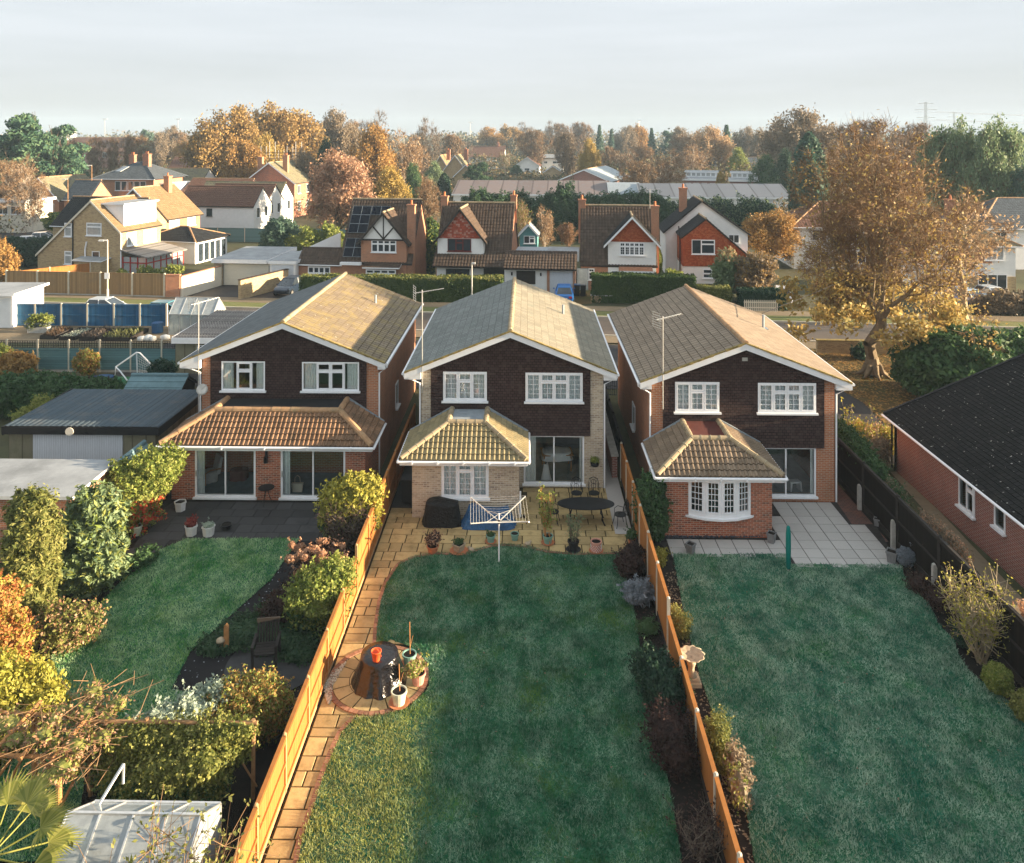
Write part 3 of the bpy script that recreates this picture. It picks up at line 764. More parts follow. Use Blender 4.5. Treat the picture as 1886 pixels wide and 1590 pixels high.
# ================================================================== building kit
def tiled(mb, O, U, V, L, H, a=0.0, b=None, pitch=0.25, course=0.34, amp=0.03, step=0.025, mi=0, flat=False, ns=5):
    """a tiled slope: bottom edge of length L from O along U, top edge from u=a to u=b at slope height H"""
    if b is None: b = L
    O, U, V = np.array(O, float), np.array(U, float), np.array(V, float)
    U /= np.linalg.norm(U); V /= np.linalg.norm(V)
    N = np.cross(U, V)
    if flat:
        base = np.array([0, 0.06, 0.5, 0.94])
        prof = np.array([0, 1, 1, 1.0])
    else:
        base = np.arange(ns) / ns
        prof = np.maximum(0, np.cos(2 * PI * (base - 0.5))) ** 0.8
    nt = int(math.ceil(L / pitch))
    us = (np.arange(nt)[:, None] + base[None]).ravel() * pitch
    hs = np.tile(prof, nt) * amp
    k = us < L
    us = np.append(us[k], L); hs = np.append(hs[k], hs[0])
    extra = [q for q in (a, b) if 1e-3 < q < L - 1e-3]
    for q in extra:
        i = np.argmin(abs(us - q)); us[i] = q
    top = H * np.minimum(1, np.minimum(us / a if a > 1e-6 else np.full_like(us, 9), (L - us) / (L - b) if L - b > 1e-6 else np.full_like(us, 9)))
    top = np.maximum(top, 0)
    nr = int(math.ceil(H / course))
    vs, fs, uv = [], [], []
    for r in range(nr):
        lo = np.minimum(r * course, top); hi = np.minimum((r + 1) * course, top)
        P = O + us[:, None] * U + lo[:, None] * V + (hs + step)[:, None] * N
        Q = O + us[:, None] * U + hi[:, None] * V + (hs * 0.9 + step * (1 - (hi - lo) / course))[:, None] * N
        S = O + us[:, None] * U + lo[:, None] * V + (hs * 0 - 0.005)[:, None] * N
        o = len(vs); n = len(us)
        vs += list(map(tuple, P)) + list(map(tuple, Q)) + list(map(tuple, S))
        for i in range(n - 1):
            if hi[i] - lo[i] < 1e-4 and hi[i + 1] - lo[i + 1] < 1e-4: continue
            fs.append((o + i, o + i + 1, o + n + i + 1, o + n + i))
            uv.append([(us[i], lo[i]), (us[i + 1], lo[i + 1]), (us[i + 1], hi[i + 1] - 1e-3), (us[i], hi[i] - 1e-3)])
            fs.append((o + 2 * n + i, o + 2 * n + i + 1, o + i + 1, o + i))
            uv.append([(us[i], lo[i] + .01)] * 4)
    mb.add(vs, fs, mi, uv)
    return mb
def ridge_run(mb, a, b, r=0.12, seg=0.45, mi=0, mort=None):
    a, b = Vector(a), Vector(b)
    d = b - a
    k = max(1, int(round(d.length / seg)))
    for i in range(k):
        p, q = a + d * (i / k), a + d * ((i + 0.985) / k)
        rr = r * random.uniform(0.94, 1.06)
        mb.tube([p, q], rr, 10, mi, rr * 0.96)
        if mort is not None:
            mb.tube([a + d * ((i + .95) / k), a + d * min(1, (i + 1.02) / k)], r * 1.1, 10, mort)
def drape(mb, x0, x1, z0, z1, y, amp=0.03, wl=0.11, mi=0):
    k = max(6, int((x1 - x0) / wl * 5))
    vs, fs = [], []
    ph = random.random() * 6
    for i in range(k + 1):
        x = x0 + (x1 - x0) * i / k
        a = amp * math.sin(2 * PI * (x - x0) / wl + ph + 0.6 * math.sin(7 * x))
        vs += [(x, y + a * 1.2, z0), (x, y + a * 0.7, z1)]
    for i in range(k):
        fs.append((2 * i, 2 * i + 2, 2 * i + 3, 2 * i + 1))
    return mb.add(vs, fs, mi)
def window(par, x, y, z, wd, ht, cols, rz=0.0, bars=None, cur=None, sill=True, name='window', fr=0.065, glass='glass', mat='white', tl=0.3, depth=0.07, curmat='curtain', sillmat=None, sillw=0.06):
    """a framed window facing -y, lower left corner at (x,y,z); cols = string, one letter per light:
    f fixed, o opening sash, t opening sash under a top light, or (letter, share) pairs"""
    cols = [c if isinstance(c, tuple) else (c, 1.0) for c in cols]
    tot = sum(c[1] for c in cols)
    mb, pn = MB(), MB()
    mb.box(0, wd, -0.02, depth, 0, fr); mb.box(0, wd, -0.02, depth, ht - fr, ht)
    mb.box(0, fr, -0.02, depth, fr, ht - fr); mb.box(wd - fr, wd, -0.02, depth, fr, ht - fr)
    u = fr
    iw = wd - 2 * fr
    for i, (c, s) in enumerate(cols):
        a, b = u, u + iw * s / tot
        u = b
        if i < len(cols) - 1:
            mb.box(b - 0.03, b + 0.03, -0.017, depth - .003, fr, ht - fr)
            b -= 0.03
        if i: a += 0.03
        parts = [(fr, ht - fr)]
        if c == 't':
            zt = ht - fr - (ht - 2 * fr) * tl
            mb.box(a, b, -0.014, depth - .006, zt - 0.03, zt + 0.03)
            parts = [(fr, zt - 0.03), (zt + 0.03, ht - fr)]
        for (c0, c1) in parts:
            s0 = 0.045 if c in 'ot' else 0.012
            if c in 'ot':
                mb.box(a, b, -0.035, 0.04, c0, c0 + s0); mb.box(a, b, -0.035, 0.04, c1 - s0, c1)
                mb.box(a, a + s0, -0.035, 0.04, c0 + s0, c1 - s0); mb.box(b - s0, b, -0.035, 0.04, c0 + s0, c1 - s0)
            pn.add([(a, 0.012, c0), (b, 0.012, c0), (b, 0.012, c1), (a, 0.012, c1)], [(0, 1, 2, 3)])
            if bars:
                nx, pz = bars
                nz = max(1, int(round((c1 - c0) / pz)))
                for j in range(1, nx):
                    xx = a + s0 + (b - a - 2 * s0) * j / nx
                    mb.box(xx - 0.011, xx + 0.011, -0.004, 0.028, c0 + s0, c1 - s0)
                for j in range(1, nz):
                    zz = c0 + s0 + (c1 - c0 - 2 * s0) * j / nz
                    mb.box(a + s0, b - s0, -0.001, 0.025, zz - 0.011, zz + 0.011)
    o = mb.build(name, mat, par, loc=(x, y, z))
    o.rotation_euler = (0, 0, rz)
    pn.build('pane', glass, o)
    if sill:
        s = MB(); s.box(-sillw, wd + sillw, -0.13, 0.0, -0.075, -0.004)
        s.build('sill', sillmat or mat, o)
    if cur:
        for a, b in cur:
            c = MB()
            drape(c, wd * a, wd * b, 0.03 if ht > 1.8 else 0.04, ht - 0.04, 0.15 if ht > 1.8 else 0.115)
            c.build('curtain', curmat, o)
    return o
def aerial(par, x, y, z0, z1, mat='metal', n=11, ang=0.6):
    m = MB()
    m.tube([(x, y, z0), (x, y, z1)], 0.024, 8)
    for k in (0.12, 0.45):
        zz = z0 + (z1 - z0) * k * 0.5
        m.bar((x, y, zz), (x, y + 0.3, zz), 0.03, 0.03)
    o = m.build('aerial_mast', mat, par)
    m = MB()
    c, s = math.cos(ang), math.sin(ang)
    zt = z1 - 0.12
    m.bar((x - 0.35 * c, y - 0.35 * s, zt), (x + 0.95 * c, y + 0.95 * s, zt + 0.12), 0.025, 0.025)
    for i in range(n):
        t = -0.3 + 1.2 * i / (n - 1)
        h = 0.2 - 0.08 * i / n
        p = (x + t * c, y + t * s, zt + 0.03 + t * 0.09)
        m.bar((p[0] + s * h, p[1] - c * h, p[2] + .02), (p[0] - s * h, p[1] + c * h, p[2] - .02), 0.012, 0.012)
    q = (x - 0.33 * c, y - 0.33 * s, zt)
    for i in range(7):
        zz = zt - 0.3 + 0.1 * i
        m.bar((q[0] + s * 0.3, q[1] - c * 0.3, zz), (q[0] - s * 0.3, q[1] + c * 0.3, zz), 0.012, 0.012)
    for sg in (-1, 1):
        m.bar((q[0] + sg * s * 0.22, q[1] - sg * c * 0.22, zt - .3), (q[0] + sg * s * 0.22, q[1] - sg * c * 0.22, zt + .3), 0.014, 0.014)
    m.build('aerial', mat, o)
    return o
def gable_roof(par, ex, ze, zr, y0, y1, mat, pitch=0.3, course=0.34, amp=0.012, step=0.014, flat=True, ridge='ridge', exr=None, xr=0.0, barge='white', bd=0.24, verge=True, left=None):
    """ridge along y"""
    exr = exr or ex
    m = MB()
    Lh = y1 - y0
    m.prism([(-ex, ze - .015), (xr, zr - .015), (exr, ze - .015), (exr - .02, ze - .13), (xr, zr - .17), (-ex + .02, ze - .13)], 'y', y0 + .005, y1 - .005, 1)
    tiled(m, (-ex, y1, ze), (0, -1, 0), (ex + xr, 0, zr - ze), Lh, math.hypot(ex + xr, zr - ze), pitch=pitch, course=course, amp=amp, step=step, flat=flat, mi=2)
    tiled(m, (exr, y0, ze), (0, 1, 0), (xr - exr, 0, zr - ze), Lh, math.hypot(exr - xr, zr - ze), pitch=pitch, course=course, amp=amp, step=step, flat=flat)
    o = m.build('roof', [mat, 'wood_dark', left or mat], par)
    r = MB(); ridge_run(r, (xr, y0, zr + 0.0), (xr, y1, zr + 0.0), 0.12)
    r.build('ridge_tiles', ridge, o)
    if barge:
        for yy in (y0 - 0.045, y1 + 0.005):
            b = MB()
            b.prism([(-ex - .01, ze - .03), (xr, zr - .03), (xr, zr - .03 - bd), (-ex - .01, ze - .03 - bd)], 'y', yy, yy + .04)
            b.prism([(xr, zr - .03), (exr + .01, ze - .03), (exr + .01, ze - .03 - bd), (xr, zr - .03 - bd)], 'y', yy, yy + .04)
            b.build('bargeboard', barge, par)
    if verge:
        for sx, e in ((-1, -ex), (1, exr)):
            v = MB()
            k = 26
            for i in range(k):
                t0, t1 = i / k, (i + .97) / k
                z = lambda t: ze + (zr - ze) * t + .008
                v.bar((e + (xr - e) * t0, y0 - .01, z(t0)), (e + (xr - e) * t1, y0 - .01, z(t1)), random.uniform(.1, .16), random.uniform(.045, .075))
            v.build('verge', 'mosslip', par)
    return o
def ext_roof(par, xl, xr, ye, ze, fl, fr_, yf, zt, yw, mat, ridgemat, flatmat, pitch=0.19, course=0.26, mort=None, hipr=0.13):
    """hipped lean-to round a flat top, against the wall at y=yw (local)"""
    m = MB()
    H = math.hypot(yf - ye, zt - ze)
    tiled(m, (xl, ye, ze), (1, 0, 0), (0, yf - ye, zt - ze), xr - xl, H, fl - xl, fr_ - xl, pitch, course, 0.07, 0.03)
    Hl = math.hypot(fl - xl, zt - ze)
    tiled(m, (xl, yw, ze), (0, -1, 0), (fl - xl, 0, zt - ze), yw - ye, Hl, 0, yw - yf, pitch, course, 0.07, 0.03)
    Hr = math.hypot(xr - fr_, zt - ze)
    tiled(m, (xr, ye, ze), (0, 1, 0), (fr_ - xr, 0, zt - ze), yw - ye, Hr, yf - ye, yw - ye, pitch, course, 0.07, 0.03)
    # the deck under the tiles
    m.add([(xl, ye, ze - .03), (xr, ye, ze - .03), (xr, yw, ze - .03), (xl, yw, ze - .03), (fl, yf, zt - .03), (fr_, yf, zt - .03), (fr_, yw, zt - .03), (fl, yw, zt - .03)],
          [(0, 1, 5, 4), (1, 2, 6, 5), (0, 4, 7, 3), (3, 2, 1, 0), (4, 5, 6, 7)], 1)
    o = m.build('extension_roof', [mat, 'wood_dark'], par)
    h = MB()
    z = .02
    mi = 1 if mort else None
    ridge_run(h, (xl + .05, ye + .05, ze + z + .03), (fl, yf, zt + z), hipr, 0.4, 0, mi)
    ridge_run(h, (xr - .05, ye + .05, ze + z + .03), (fr_, yf, zt + z), hipr, 0.4, 0, mi)
    ridge_run(h, (fl, yf, zt + z), (fr_, yf, zt + z), hipr, 0.4, 0, mi)
    ridge_run(h, (fl, yf, zt + z), (fl, yw, zt + z), hipr, 0.4, 0, mi)
    ridge_run(h, (fr_, yf, zt + z), (fr_, yw, zt + z), hipr, 0.4, 0, mi)
    h.build('hip_tiles', [ridgemat, mort] if mort else ridgemat, o)
    f = MB(); f.box(fl, fr_, yf, yw, zt - .02, zt + .015)
    f.build('flat_roof', flatmat, o)
    for a, b in (((xl + .02, yw - .03, ze + .02), (fl, yw - .03, zt + .05)), ((xr - .02, yw - .03, ze + .02), (fr_, yw - .03, zt + .05))):
        l = MB(); l.bar(a, b, .09, .16)
        l.build('flashing', 'lead', o)
    g = MB()
    for a, b in (((xl - .05, ye - .06, ze - .05), (xr + .05, ye - .06, ze - .05)), ((xl - .06, ye - .05, ze - .05), (xl - .06, yw, ze - .05)), ((xr + .06, ye - .05, ze - .05), (xr + .06, yw, ze - .05))):
        g.tube([a, b], 0.055, 8)
    for i in range(5):
        xx = xl + (xr - xl) * (i + .5) / 5
        g.box(xx - .03, xx + .03, ye - .13, ye - .0, ze - .12, ze - .005)
    g.build('gutter', 'white', par)
    fs = MB()
    fs.box(xl + .02, xr - .02, ye + .0, ye + .03, ze - .2, ze - .035)
    fs.box(xl, xl + .03, ye + .03, yw, ze - .2, ze - .035); fs.box(xr - .03, xr, ye + .03, yw, ze - .2, ze - .035)
    fs.box(xl + .03, xr - .03, ye + .03, yw, ze - .2, ze - .17)
    fs.build('fascia', 'white', par)
    return o

# ================================================================== the three houses in front
def main_house(label, px_ridge, Y, wl, wr, apex, eavepx, clad, brickm, roofm, ext, depth=11.7):
    """pixel columns and rows are read in the plane of the rear wall y = Y"""
    cx = wz(px_ridge, 600, Y)[0]
    def L(px, py):
        x, z = wz(px, py, Y)
        return x - cx, z
    root = thing('detached_house', label, 'house', (cx, Y, 0))
    x0, x1 = L(wl, 800)[0], L(wr, 800)[0]
    zr = L(px_ridge, apex)[1]
    ex = (L(eavepx[1], 700)[0] - L(eavepx[0], 700)[0]) / 2
    ze = L(px_ridge, eavepx[2])[1]
    sl_ = (zr - ze) / ex
    rz_ = lambda x: zr - abs(x) * sl_ - 0.17
    # openings of the rear wall: (x0,x1,z0,z1)
    ops = []
    for wn_ in ext['wins'] + ext['doors']:
        a, zt = L(wn_[0], wn_[2]); b, zb = L(wn_[1], wn_[3])
        wn_.append((a, b, zb, zt)); ops.append((a + .02, b - .02, zb + .02, zt - .02))
    zc = rz_(max(abs(x0), abs(x1))) - 0.02
    t = 0.26
    m = MB()
    m.holes(x0, x1, 0, zc, ops, 0, t)
    tops = [o for o in ops if o[3] > zc]
    m.prism([(x0, zc), (x1, zc), (x1, rz_(x1)), (0, zr - .17), (x0, rz_(x0))], 'y', depth - t, depth)
    m.prism([(x0, zc), (x1, zc), (x1, rz_(x1)), (0, zr - .17), (x0, rz_(x0))], 'y', .03, t) if not tops else None
    if tops:
        zq = max(o[3] for o in tops) + .06
        xa = (zr - .17 - zq) / sl_
        m.holes(-xa, xa, zc, zq, ops, 0.03, t)
        m.prism([(-xa, zq), (xa, zq), (0, zr - .17)], 'y', .03, t)
        m.prism([(x0, zc), (-xa, zc), (-xa, zq), (x0, rz_(x0))], 'y', .03, t)
        m.prism([(xa, zc), (x1, zc), (x1, rz_(x1)), (xa, zq)], 'y', .03, t)
    m.holes(t, depth - t, 0, zc, ext.get('sideR', []), x1 - t, x1, flip=True)
    m.holes(t, depth - t, 0, zc, ext.get('sideL', []), x0, x0 + t, flip=True)
    m.box(x0, x1, depth - t, depth, 0, zc)
    m.build('wall', brickm, root)
    # dark tile hanging between the brick piers
    c0, zb = L(clad[0], clad[2]); c1, _ = L(clad[1], clad[2])
    m = MB()
    zq = max(o[3] for o in ops) + .05
    zq = min(zq, rz_(c0) - .02, rz_(c1) - .02)
    if max(o[3] for o in ops) > zq: zq = max(o[3] for o in ops) + .02
    m.holes(c0, c1, zb, zq, [(o[0] - .02, o[1] + .02, o[2] - .02, o[3] + .02) for o in ops], -.07, 0)
    e0, e1 = rz_(c0), rz_(c1)
    if e0 < zq:
        xa = (zr - .17 - zq) / sl_
        m.prism([(-xa, zq), (xa, zq), (0, zr - .17)], 'y', -.07, 0.03)
    else:
        m.prism([(c0, zq), (c1, zq), (c1, e1), (0, zr - .17), (c0, e0)], 'y', -.07, 0.03)
    # a skirt of tiles kicks out at the foot
    m.prism([(-.07, zb), (-.1, zb - .05), (0, zb - .05), (0, zb)], 'x', c0, c1)
    m.build('tile_hanging', 'clad', root)
    gable_roof(root, ex, ze, zr, -.22, depth + .2, roofm, ridge=ext.get('ridge', 'ridge'), left=ext.get('left'))
    for s in (-1, 1):
        m = MB()
        xw = x0 if s < 0 else x1
        m.prism([(xw, ze - .3), (s * ex, ze - .3), (s * ex, ze - .06), (xw, rz_(xw) + .05)], 'y', -.2, -.02)
        m.box(min(xw, s * (ex - .02)), max(xw, s * (ex - .02)), -.02, depth, ze - .3, ze - .27)
        m.box(s * ex - .015, s * ex + .015, -.02, depth + .2, ze - .3, ze - .05)
        m.build('soffit', 'white', root)
    for s in (-1, 1):
        m = MB()
        m.tube([(s * (ex + .07), -.25, ze - .06), (s * (ex + .07), depth + .2, ze - .06)], .055, 8)
        m.build('gutter', 'white', root)
    for s, xw in ((-1, x0), (1, x1)):
        m = MB()
        m.tube([(s * (ex + .06), -.02, ze - .1), (s * (ex + .06), -.05, ze - .22), (xw + s * .05, -.06, ze - .5), (xw + s * .05, -.06, 0.05)], .036, 8)
        m.build('downpipe', 'white', root)
    # rooms behind the windows
    m = MB()
    m.box(x0 + t, x1 - t, t, depth - t, 0.02, 0.1, 0)
    m.box(x0 + t, x1 - t, t, depth - t, 2.42, 2.62, 1)
    m.box(x0 + t, x1 - t, 4.6, 4.7, 0.1, zc, 1)
    m.build('interior', ['carpet', 'room'], root)
    for wn_ in ext['wins']:
        a, b, zb_, zt_ = wn_[-1]
        window(root, a, -.05, zb_, b - a, zt_ - zb_, wn_[4], bars=wn_[5], cur=wn_[6], curmat=wn_[7], depth=.12)
    for wn_ in ext['doors']:
        a, b, zb_, zt_ = wn_[-1]
        d = window(root, a, .0, zb_, b - a, zt_ - zb_, wn_[4], cur=wn_[6], curmat=wn_[7], name='patio_door', fr=.07, depth=.1)
        h = MB(); h.box((b - a) / 2 - .02, (b - a) / 2 + .02, -.06, -.02, .9, 1.15); h.build('handle', 'steel', d)
    return root, L, dict(x0=x0, x1=x1, ex=ex, ze=ze, zr=zr, cx=cx, sl=sl_, t=t)
# ---- left house
E1 = dict(left='roof_a2', ridge='ridge_buff', wins=[[409, 489, 664.7, 718.5, [('f', 1), ('t', 1), ('f', .85)], None, [(0.03, .25), (.78, .97)], 'curtain'],
                [557, 662, 666, 719.4, [('f', .95), ('t', .95), ('t', .95), ('f', .95)], None, [(.03, .24), (.78, .97)], 'curtain']], doors=[],
          sideR=[(4.4, 5.2, 1.4, 2.6)])
h1, L1, d1 = main_house('left brown gabled house with a wide rust tiled rear extension and patio doors', 523, 34.6, 372, 697, 592, (340, 715, 665), (388.5, 675, 760), 'brick_orange', 'roof_a', E1)
cx = d1['cx']; Y = 34.6
Yf = 32.17
def F1(px, py, yy=None):
    x, z = wz(px, py, yy or Yf); return x - cx, z
m = MB()
xl, xr = F1(316, 900)[0], F1(672.5, 900)[0]
ops = []
for a, b in ((359, 470.8), (517, 636)):
    xa, zt = F1(a, 827); xb, zb = F1(b, 919)
    ops.append((xa, xb, max(zb, .12), min(zt, 2.28)))
m.holes(xl, xr, 0, 2.3, ops, Yf - Y, Yf - Y + .24)
m.box(xl, xl + .24, Yf - Y + .24, 0, 0, 2.3); m.box(xr - .24, xr, Yf - Y + .24, 0, 0, 2.3)
m.build('extension_wall', 'brick_red', h1)
ext_roof(h1, F1(291, 826, 31.85)[0], F1(686, 826, 31.85)[0], 31.85 - Y, 2.36, F1(396, 757, 33.1)[0], F1(625.6, 757, 33.1)[0], 33.1 - Y, 3.38, -.07, 'pan_a', 'ridge', 'felt')
for k, (a, b, c, d) in enumerate(ops):
    o = window(h1, a, Yf - Y + .02, c, b - a, d - c, 'ff', cur=[(.02, .13)], name='patio_door', fr=.08, depth=.12)
    h = MB(); h.box(.04, .08, -.06, -.02, .85, 1.1); h.build('handle', 'steel', o)
m = MB()
m.box(*(lambda q: (q - .05, q + .05))(F1(491, 840)[0]), Yf - Y - .07, Yf - Y, 1.55, 2.1)
m.tube([(F1(491, 840)[0], Yf - Y - .16, 1.6), (F1(491, 840)[0], Yf - Y - .16, 1.85)], .07, 10)
m.build('wall_lamp', 'iron', h1)
m = MB(); m.box(xl + .3, xr - .3, Yf - Y + .3, .2, .02, .1); m.build('extension_floor', 'carpet', h1)
ax, az = L1(370, 560)
aerial(h1, ax, -.25, 2.4, L1(370, 552)[1], 'metal', 10, .9)
# a satellite dish on the brick pier
m = MB()
dx, dz = L1(376, 714)
m.lathe([(0.02, .0), (.14, .02), (.24, .07), (.25, .08), (.14, .035), (.02, .015)], 16, cap=False)
o = m.build('satellite_dish', 'offwhite', h1, smooth=True, loc=(dx, -.28, dz)); o.rotation_euler = (R(75), 0, R(40))
m = MB(); m.bar((0, 0, 0), (-.1, 0, -.3), .03, .03); m.bar((-.02, 0, -.02), (.12, .18, .42), .02, .02); m.build('bracket', 'metal', o)
m = MB(); m.tube([(2.5, 8.2, d1['ze'] + .55), (2.5, 8.2, d1['ze'] + 1.25)], .06, 8); m.box(2.35, 2.7, 8.05, 8.4, d1['ze'] + .6, d1['ze'] + .72)
m.build('vent_pipe', 'lead', h1)
window(h1, d1['x1'] + .03, 4.4, 1.4, .8, 1.2, 'f', rz=R(90))
# ---- middle house
net = [(0.02, .98)]
E2 = dict(left='roof_b2', ridge='ridge_buff', wins=[[816.5, 896.8, 683.8, 737.5, [('o', 1), ('t', 1), ('o', 1)], (2, .24), net, 'net'],
                [967.8, 1073, 685.6, 739, [('o', 1), ('t', 1), ('t', 1), ('o', 1)], (2, .24), net, 'net']],
          doors=[[964.7, 1075.8, 801.5, 891, 'ff', None, [(.02, .2), (.93, .98)], 'curtain']])
h2, L2, d2 = main_house('middle brown gabled house of buff brick with a small hipped kitchen extension', 940, 33.5, 776, 1111, 608, (746, 1134.5, 684.5), (794, 1087, 798), 'brick_buff', 'roof_b', E2)
cx = d2['cx']; Y = 33.5; Yf = 30.8
xl, xr = F1(759, 900)[0], F1(956, 900)[0]
m = MB()
a, zt = F1(813, 853); b, zb = F1(900, 917)
m.holes(xl, xr, 0, 2.36, [(a, b, zb, min(zt, 2.33))], Yf - Y, Yf - Y + .24)
m.box(xl, xl + .24, Yf - Y + .24, 0, 0, 2.36); m.box(xr - .24, xr, Yf - Y + .24, 0, 0, 2.36)
m.build('extension_wall', 'brick_buff', h2)
window(h2, a, Yf - Y + .01, zb, b - a, min(zt, 2.33) - zb, [('o', 1), ('t', 1), ('o', 1)], bars=(2, .27), cur=net, curmat='net', tl=.2, depth=.12)
ext_roof(h2, F1(735.5, 850, 30.45)[0], F1(972, 850, 30.45)[0], 30.45 - Y, 2.41, F1(826, 780, 31.9)[0], F1(894.7, 780, 31.9)[0], 31.9 - Y, 3.36, -.07, 'pan_b', 'ridge_buff', 'lead', mort='mortar', hipr=.115)
m = MB(); m.box(xl + .24, xr - .24, -2.3, .3, .02, .1); m.build('extension_floor', 'carpet', h2)
ax = L2(779, 560)[0]
aerial(h2, ax, -.25, L2(779, 720)[1], L2(779, 532)[1], 'metal', 12, .35)
m = MB(); m.tube([(2.6, 7.4, d2['ze'] + .45), (2.6, 7.4, d2['ze'] + 1.25)], .06, 8); m.box(2.45, 2.8, 7.2, 7.6, d2['ze'] + .5, d2['ze'] + .62)
m.build('vent_pipe', 'lead', h2)
m = MB(); m.tube([(xr + .05, Yf - Y - .05, .1), (xr + .05, Yf - Y - .05, 1.1)], .035, 8); m.build('standpipe', 'white', h2)
# ---- right house
E3 = dict(wins=[[1242.8, 1324.3, 702.5, 757.8, [('o', 1), ('t', 1), ('o', 1)], (2, .24), net, 'net'],
                [1395, 1502, 704.3, 759.3, [('o', 1), ('t', 1), ('t', 1), ('o', 1)], (2, .24), net, 'net']],
          doors=[[1392, 1502.5, 823.3, 913.9, 'ff', None, [(.93, .98)], 'curtain']], sideL=[(4.6, 5.5, 1.15, 2.25)])
h3, L3, d3 = main_house('right brown gabled house with a bow window under its hipped brown extension roof', 1371, 32.4, 1199, 1537, 630, (1180, 1567, 702), (1221, 1517, 820), 'brick_orange', 'roof_c', E3)
cx = d3['cx']; Y = 32.4; Yf = 29.5
xl, xr = F1(1225, 930)[0], F1(1422, 930)[0]
m = MB()
a, zt = F1(1268, 878); b, zb = F1(1382, 944); zt = min(zt, 2.36)
m.holes(xl, xr, 0, 2.38, [(a, b, zb, zt)], Yf - Y, Yf - Y + .24)
m.box(xl, xl + .24, Yf - Y + .24, 0, 0, 2.38); m.box(xr - .24, xr, Yf - Y + .24, 0, 0, 2.38)
m.build('extension_wall', 'brick_red', h3)
# the bow: four lights on a shallow curve
w_ = b - a; rise = .3
arc = [(a + w_ * i / 4, Yf - Y - rise * (1 - (2 * i / 4 - 1) ** 2)) for i in range(5)]
bw = MB()
bw.add([(p[0], p[1] - .03, zb - .09) for p in arc] + [(b, Yf - Y + .1, zb - .09), (a, Yf - Y + .1, zb - .09)] + [(p[0], p[1] - .03, zb) for p in arc] + [(b, Yf - Y + .1, zb), (a, Yf - Y + .1, zb)],
       [tuple(range(7))[::-1], tuple(range(7, 14))] + [(i, (i + 1) % 7, 7 + (i + 1) % 7, 7 + i) for i in range(7)])
ext_s = [(a - .12, Yf - Y - .03), *[(p[0], p[1] - .12) for p in arc], (b + .12, Yf - Y - .03)]
bw.prism(ext_s, 'z', zb - .16, zb - .09)
bow = bw.build('bow_window', 'white', h3)
for i in range(4):
    p, q = arc[i], arc[i + 1]
    ww = math.hypot(q[0] - p[0], q[1] - p[1])
    o = window(bow, p[0], p[1], zb, ww, zt - zb, 'o', rz=math.atan2(q[1] - p[1], q[0] - p[0]), bars=(3 if i in (1, 2) else 3, .24), sill=False, name='casement', fr=.07)
ext_roof(h3, F1(1209, 876, 29.15)[0], F1(1446, 876, 29.15)[0], 29.15 - Y, 2.43, F1(1273.6, 806, 30.5)[0], F1(1344.6, 806, 30.5)[0], 30.5 - Y, 3.32, -.07, 'pan_c', 'ridge_buff', 'felt_red', mort='mortar', hipr=.115)
m = MB(); m.box(xl + .24, xr - .24, -2.5, .3, .02, .1); m.build('extension_floor', 'carpet', h3)
ax = L3(1219, 560)[0]
aerial(h3, ax, -.25, L3(1219, 750)[1], L3(1219, 580)[1], 'metal', 9, .5)
m = MB(); m.tube([(2.7, 6.4, d3['ze'] + .5), (2.7, 6.4, d3['ze'] + 1.25)], .06, 8); m.box(2.5, 2.9, 6.2, 6.6, d3['ze'] + .47, d3['ze'] + .6)
m.build('vent_pipe', 'lead', h3)
window(h3, d3['x0'] - .03, 5.5, 1.15, .9, 1.1, 'f', rz=R(-90))
m = MB(); zz = L3(1372, 661)[1]; m.box(-.11, .11, -.09, -.07, zz - .07, zz + .07); m.build('air_vent', 'concrete', h3)

# ---- the bungalow at the right edge
bx0 = gp(1647, 865)[0]
by1, by0 = gp(1647, 865)[1], 25.4
bun = thing('bungalow', 'red brick bungalow with a long dark speckled roof at the right edge', 'bungalow', (bx0, by1, 0))
W_ = 13.0; ln = by1 - by0
m = MB()
wy = []
for px0, px1, t0, t1 in ((1754, 1783, 866, 942), (1818, 1838, 918, 965)):
    # distance along the wall of a pixel column on the plane x = bx0
    ya = bx0 * FOC / (px0 - 970 + 4); yb = bx0 * FOC / (px1 - 970 + 4)
    wy.append((yb - by1, ya - by1))
ops = [(wy[0][0], wy[0][1], .95, 2.2), (wy[1][0], wy[1][1], 1.3, 2.2)]
m.holes(-ln, 0, 0, 2.3, ops, 0, .26, flip=True)
m.box(0, W_, -.26, 0, 0, 2.3); m.box(0, W_, -ln, -ln + .26, 0, 2.3); m.box(W_ - .26, W_, -ln + .26, -.26, 0, 2.3)
zE, zR = 2.42, 5.35
m.prism([(0, 2.3), (W_, 2.3), (W_ / 2, zR - .25)], 'y', -.26, 0); m.prism([(0, 2.3), (W_, 2.3), (W_ / 2, zR - .25)], 'y', -ln, -ln + .26)
m.box(.3, W_ - .3, -ln + .3, -.3, .02, .1)
m.build('wall', 'brick_plum', bun)
m = MB()
e = .36
rw = W_ / 2 + e
for s in (0, 1):
    if s == 0: tiled(m, (-e, .3, zE), (0, -1, 0), (rw, 0, zR - zE), ln + .32, math.hypot(rw, zR - zE), pitch=.25, course=.2, amp=.006, step=.018, flat=True)
    else: tiled(m, (W_ + e, -ln - .02, zE), (0, 1, 0), (-rw, 0, zR - zE), ln + .32, math.hypot(rw, zR - zE), pitch=.25, course=.2, amp=.006, step=.018, flat=True)
m.prism([(-e, zE - .015), (W_ / 2, zR - .015), (W_ + e, zE - .015), (W_ + e, zE - .16), (W_ / 2, zR - .18), (-e, zE - .16)], 'y', -ln, .29, 1)
ro = m.build('roof', ['bung_roof', 'wood_dark'], bun)
m = MB(); ridge_run(m, (W_ / 2, -ln, zR), (W_ / 2, .3, zR), .12); m.build('ridge_tiles', 'felt', ro)
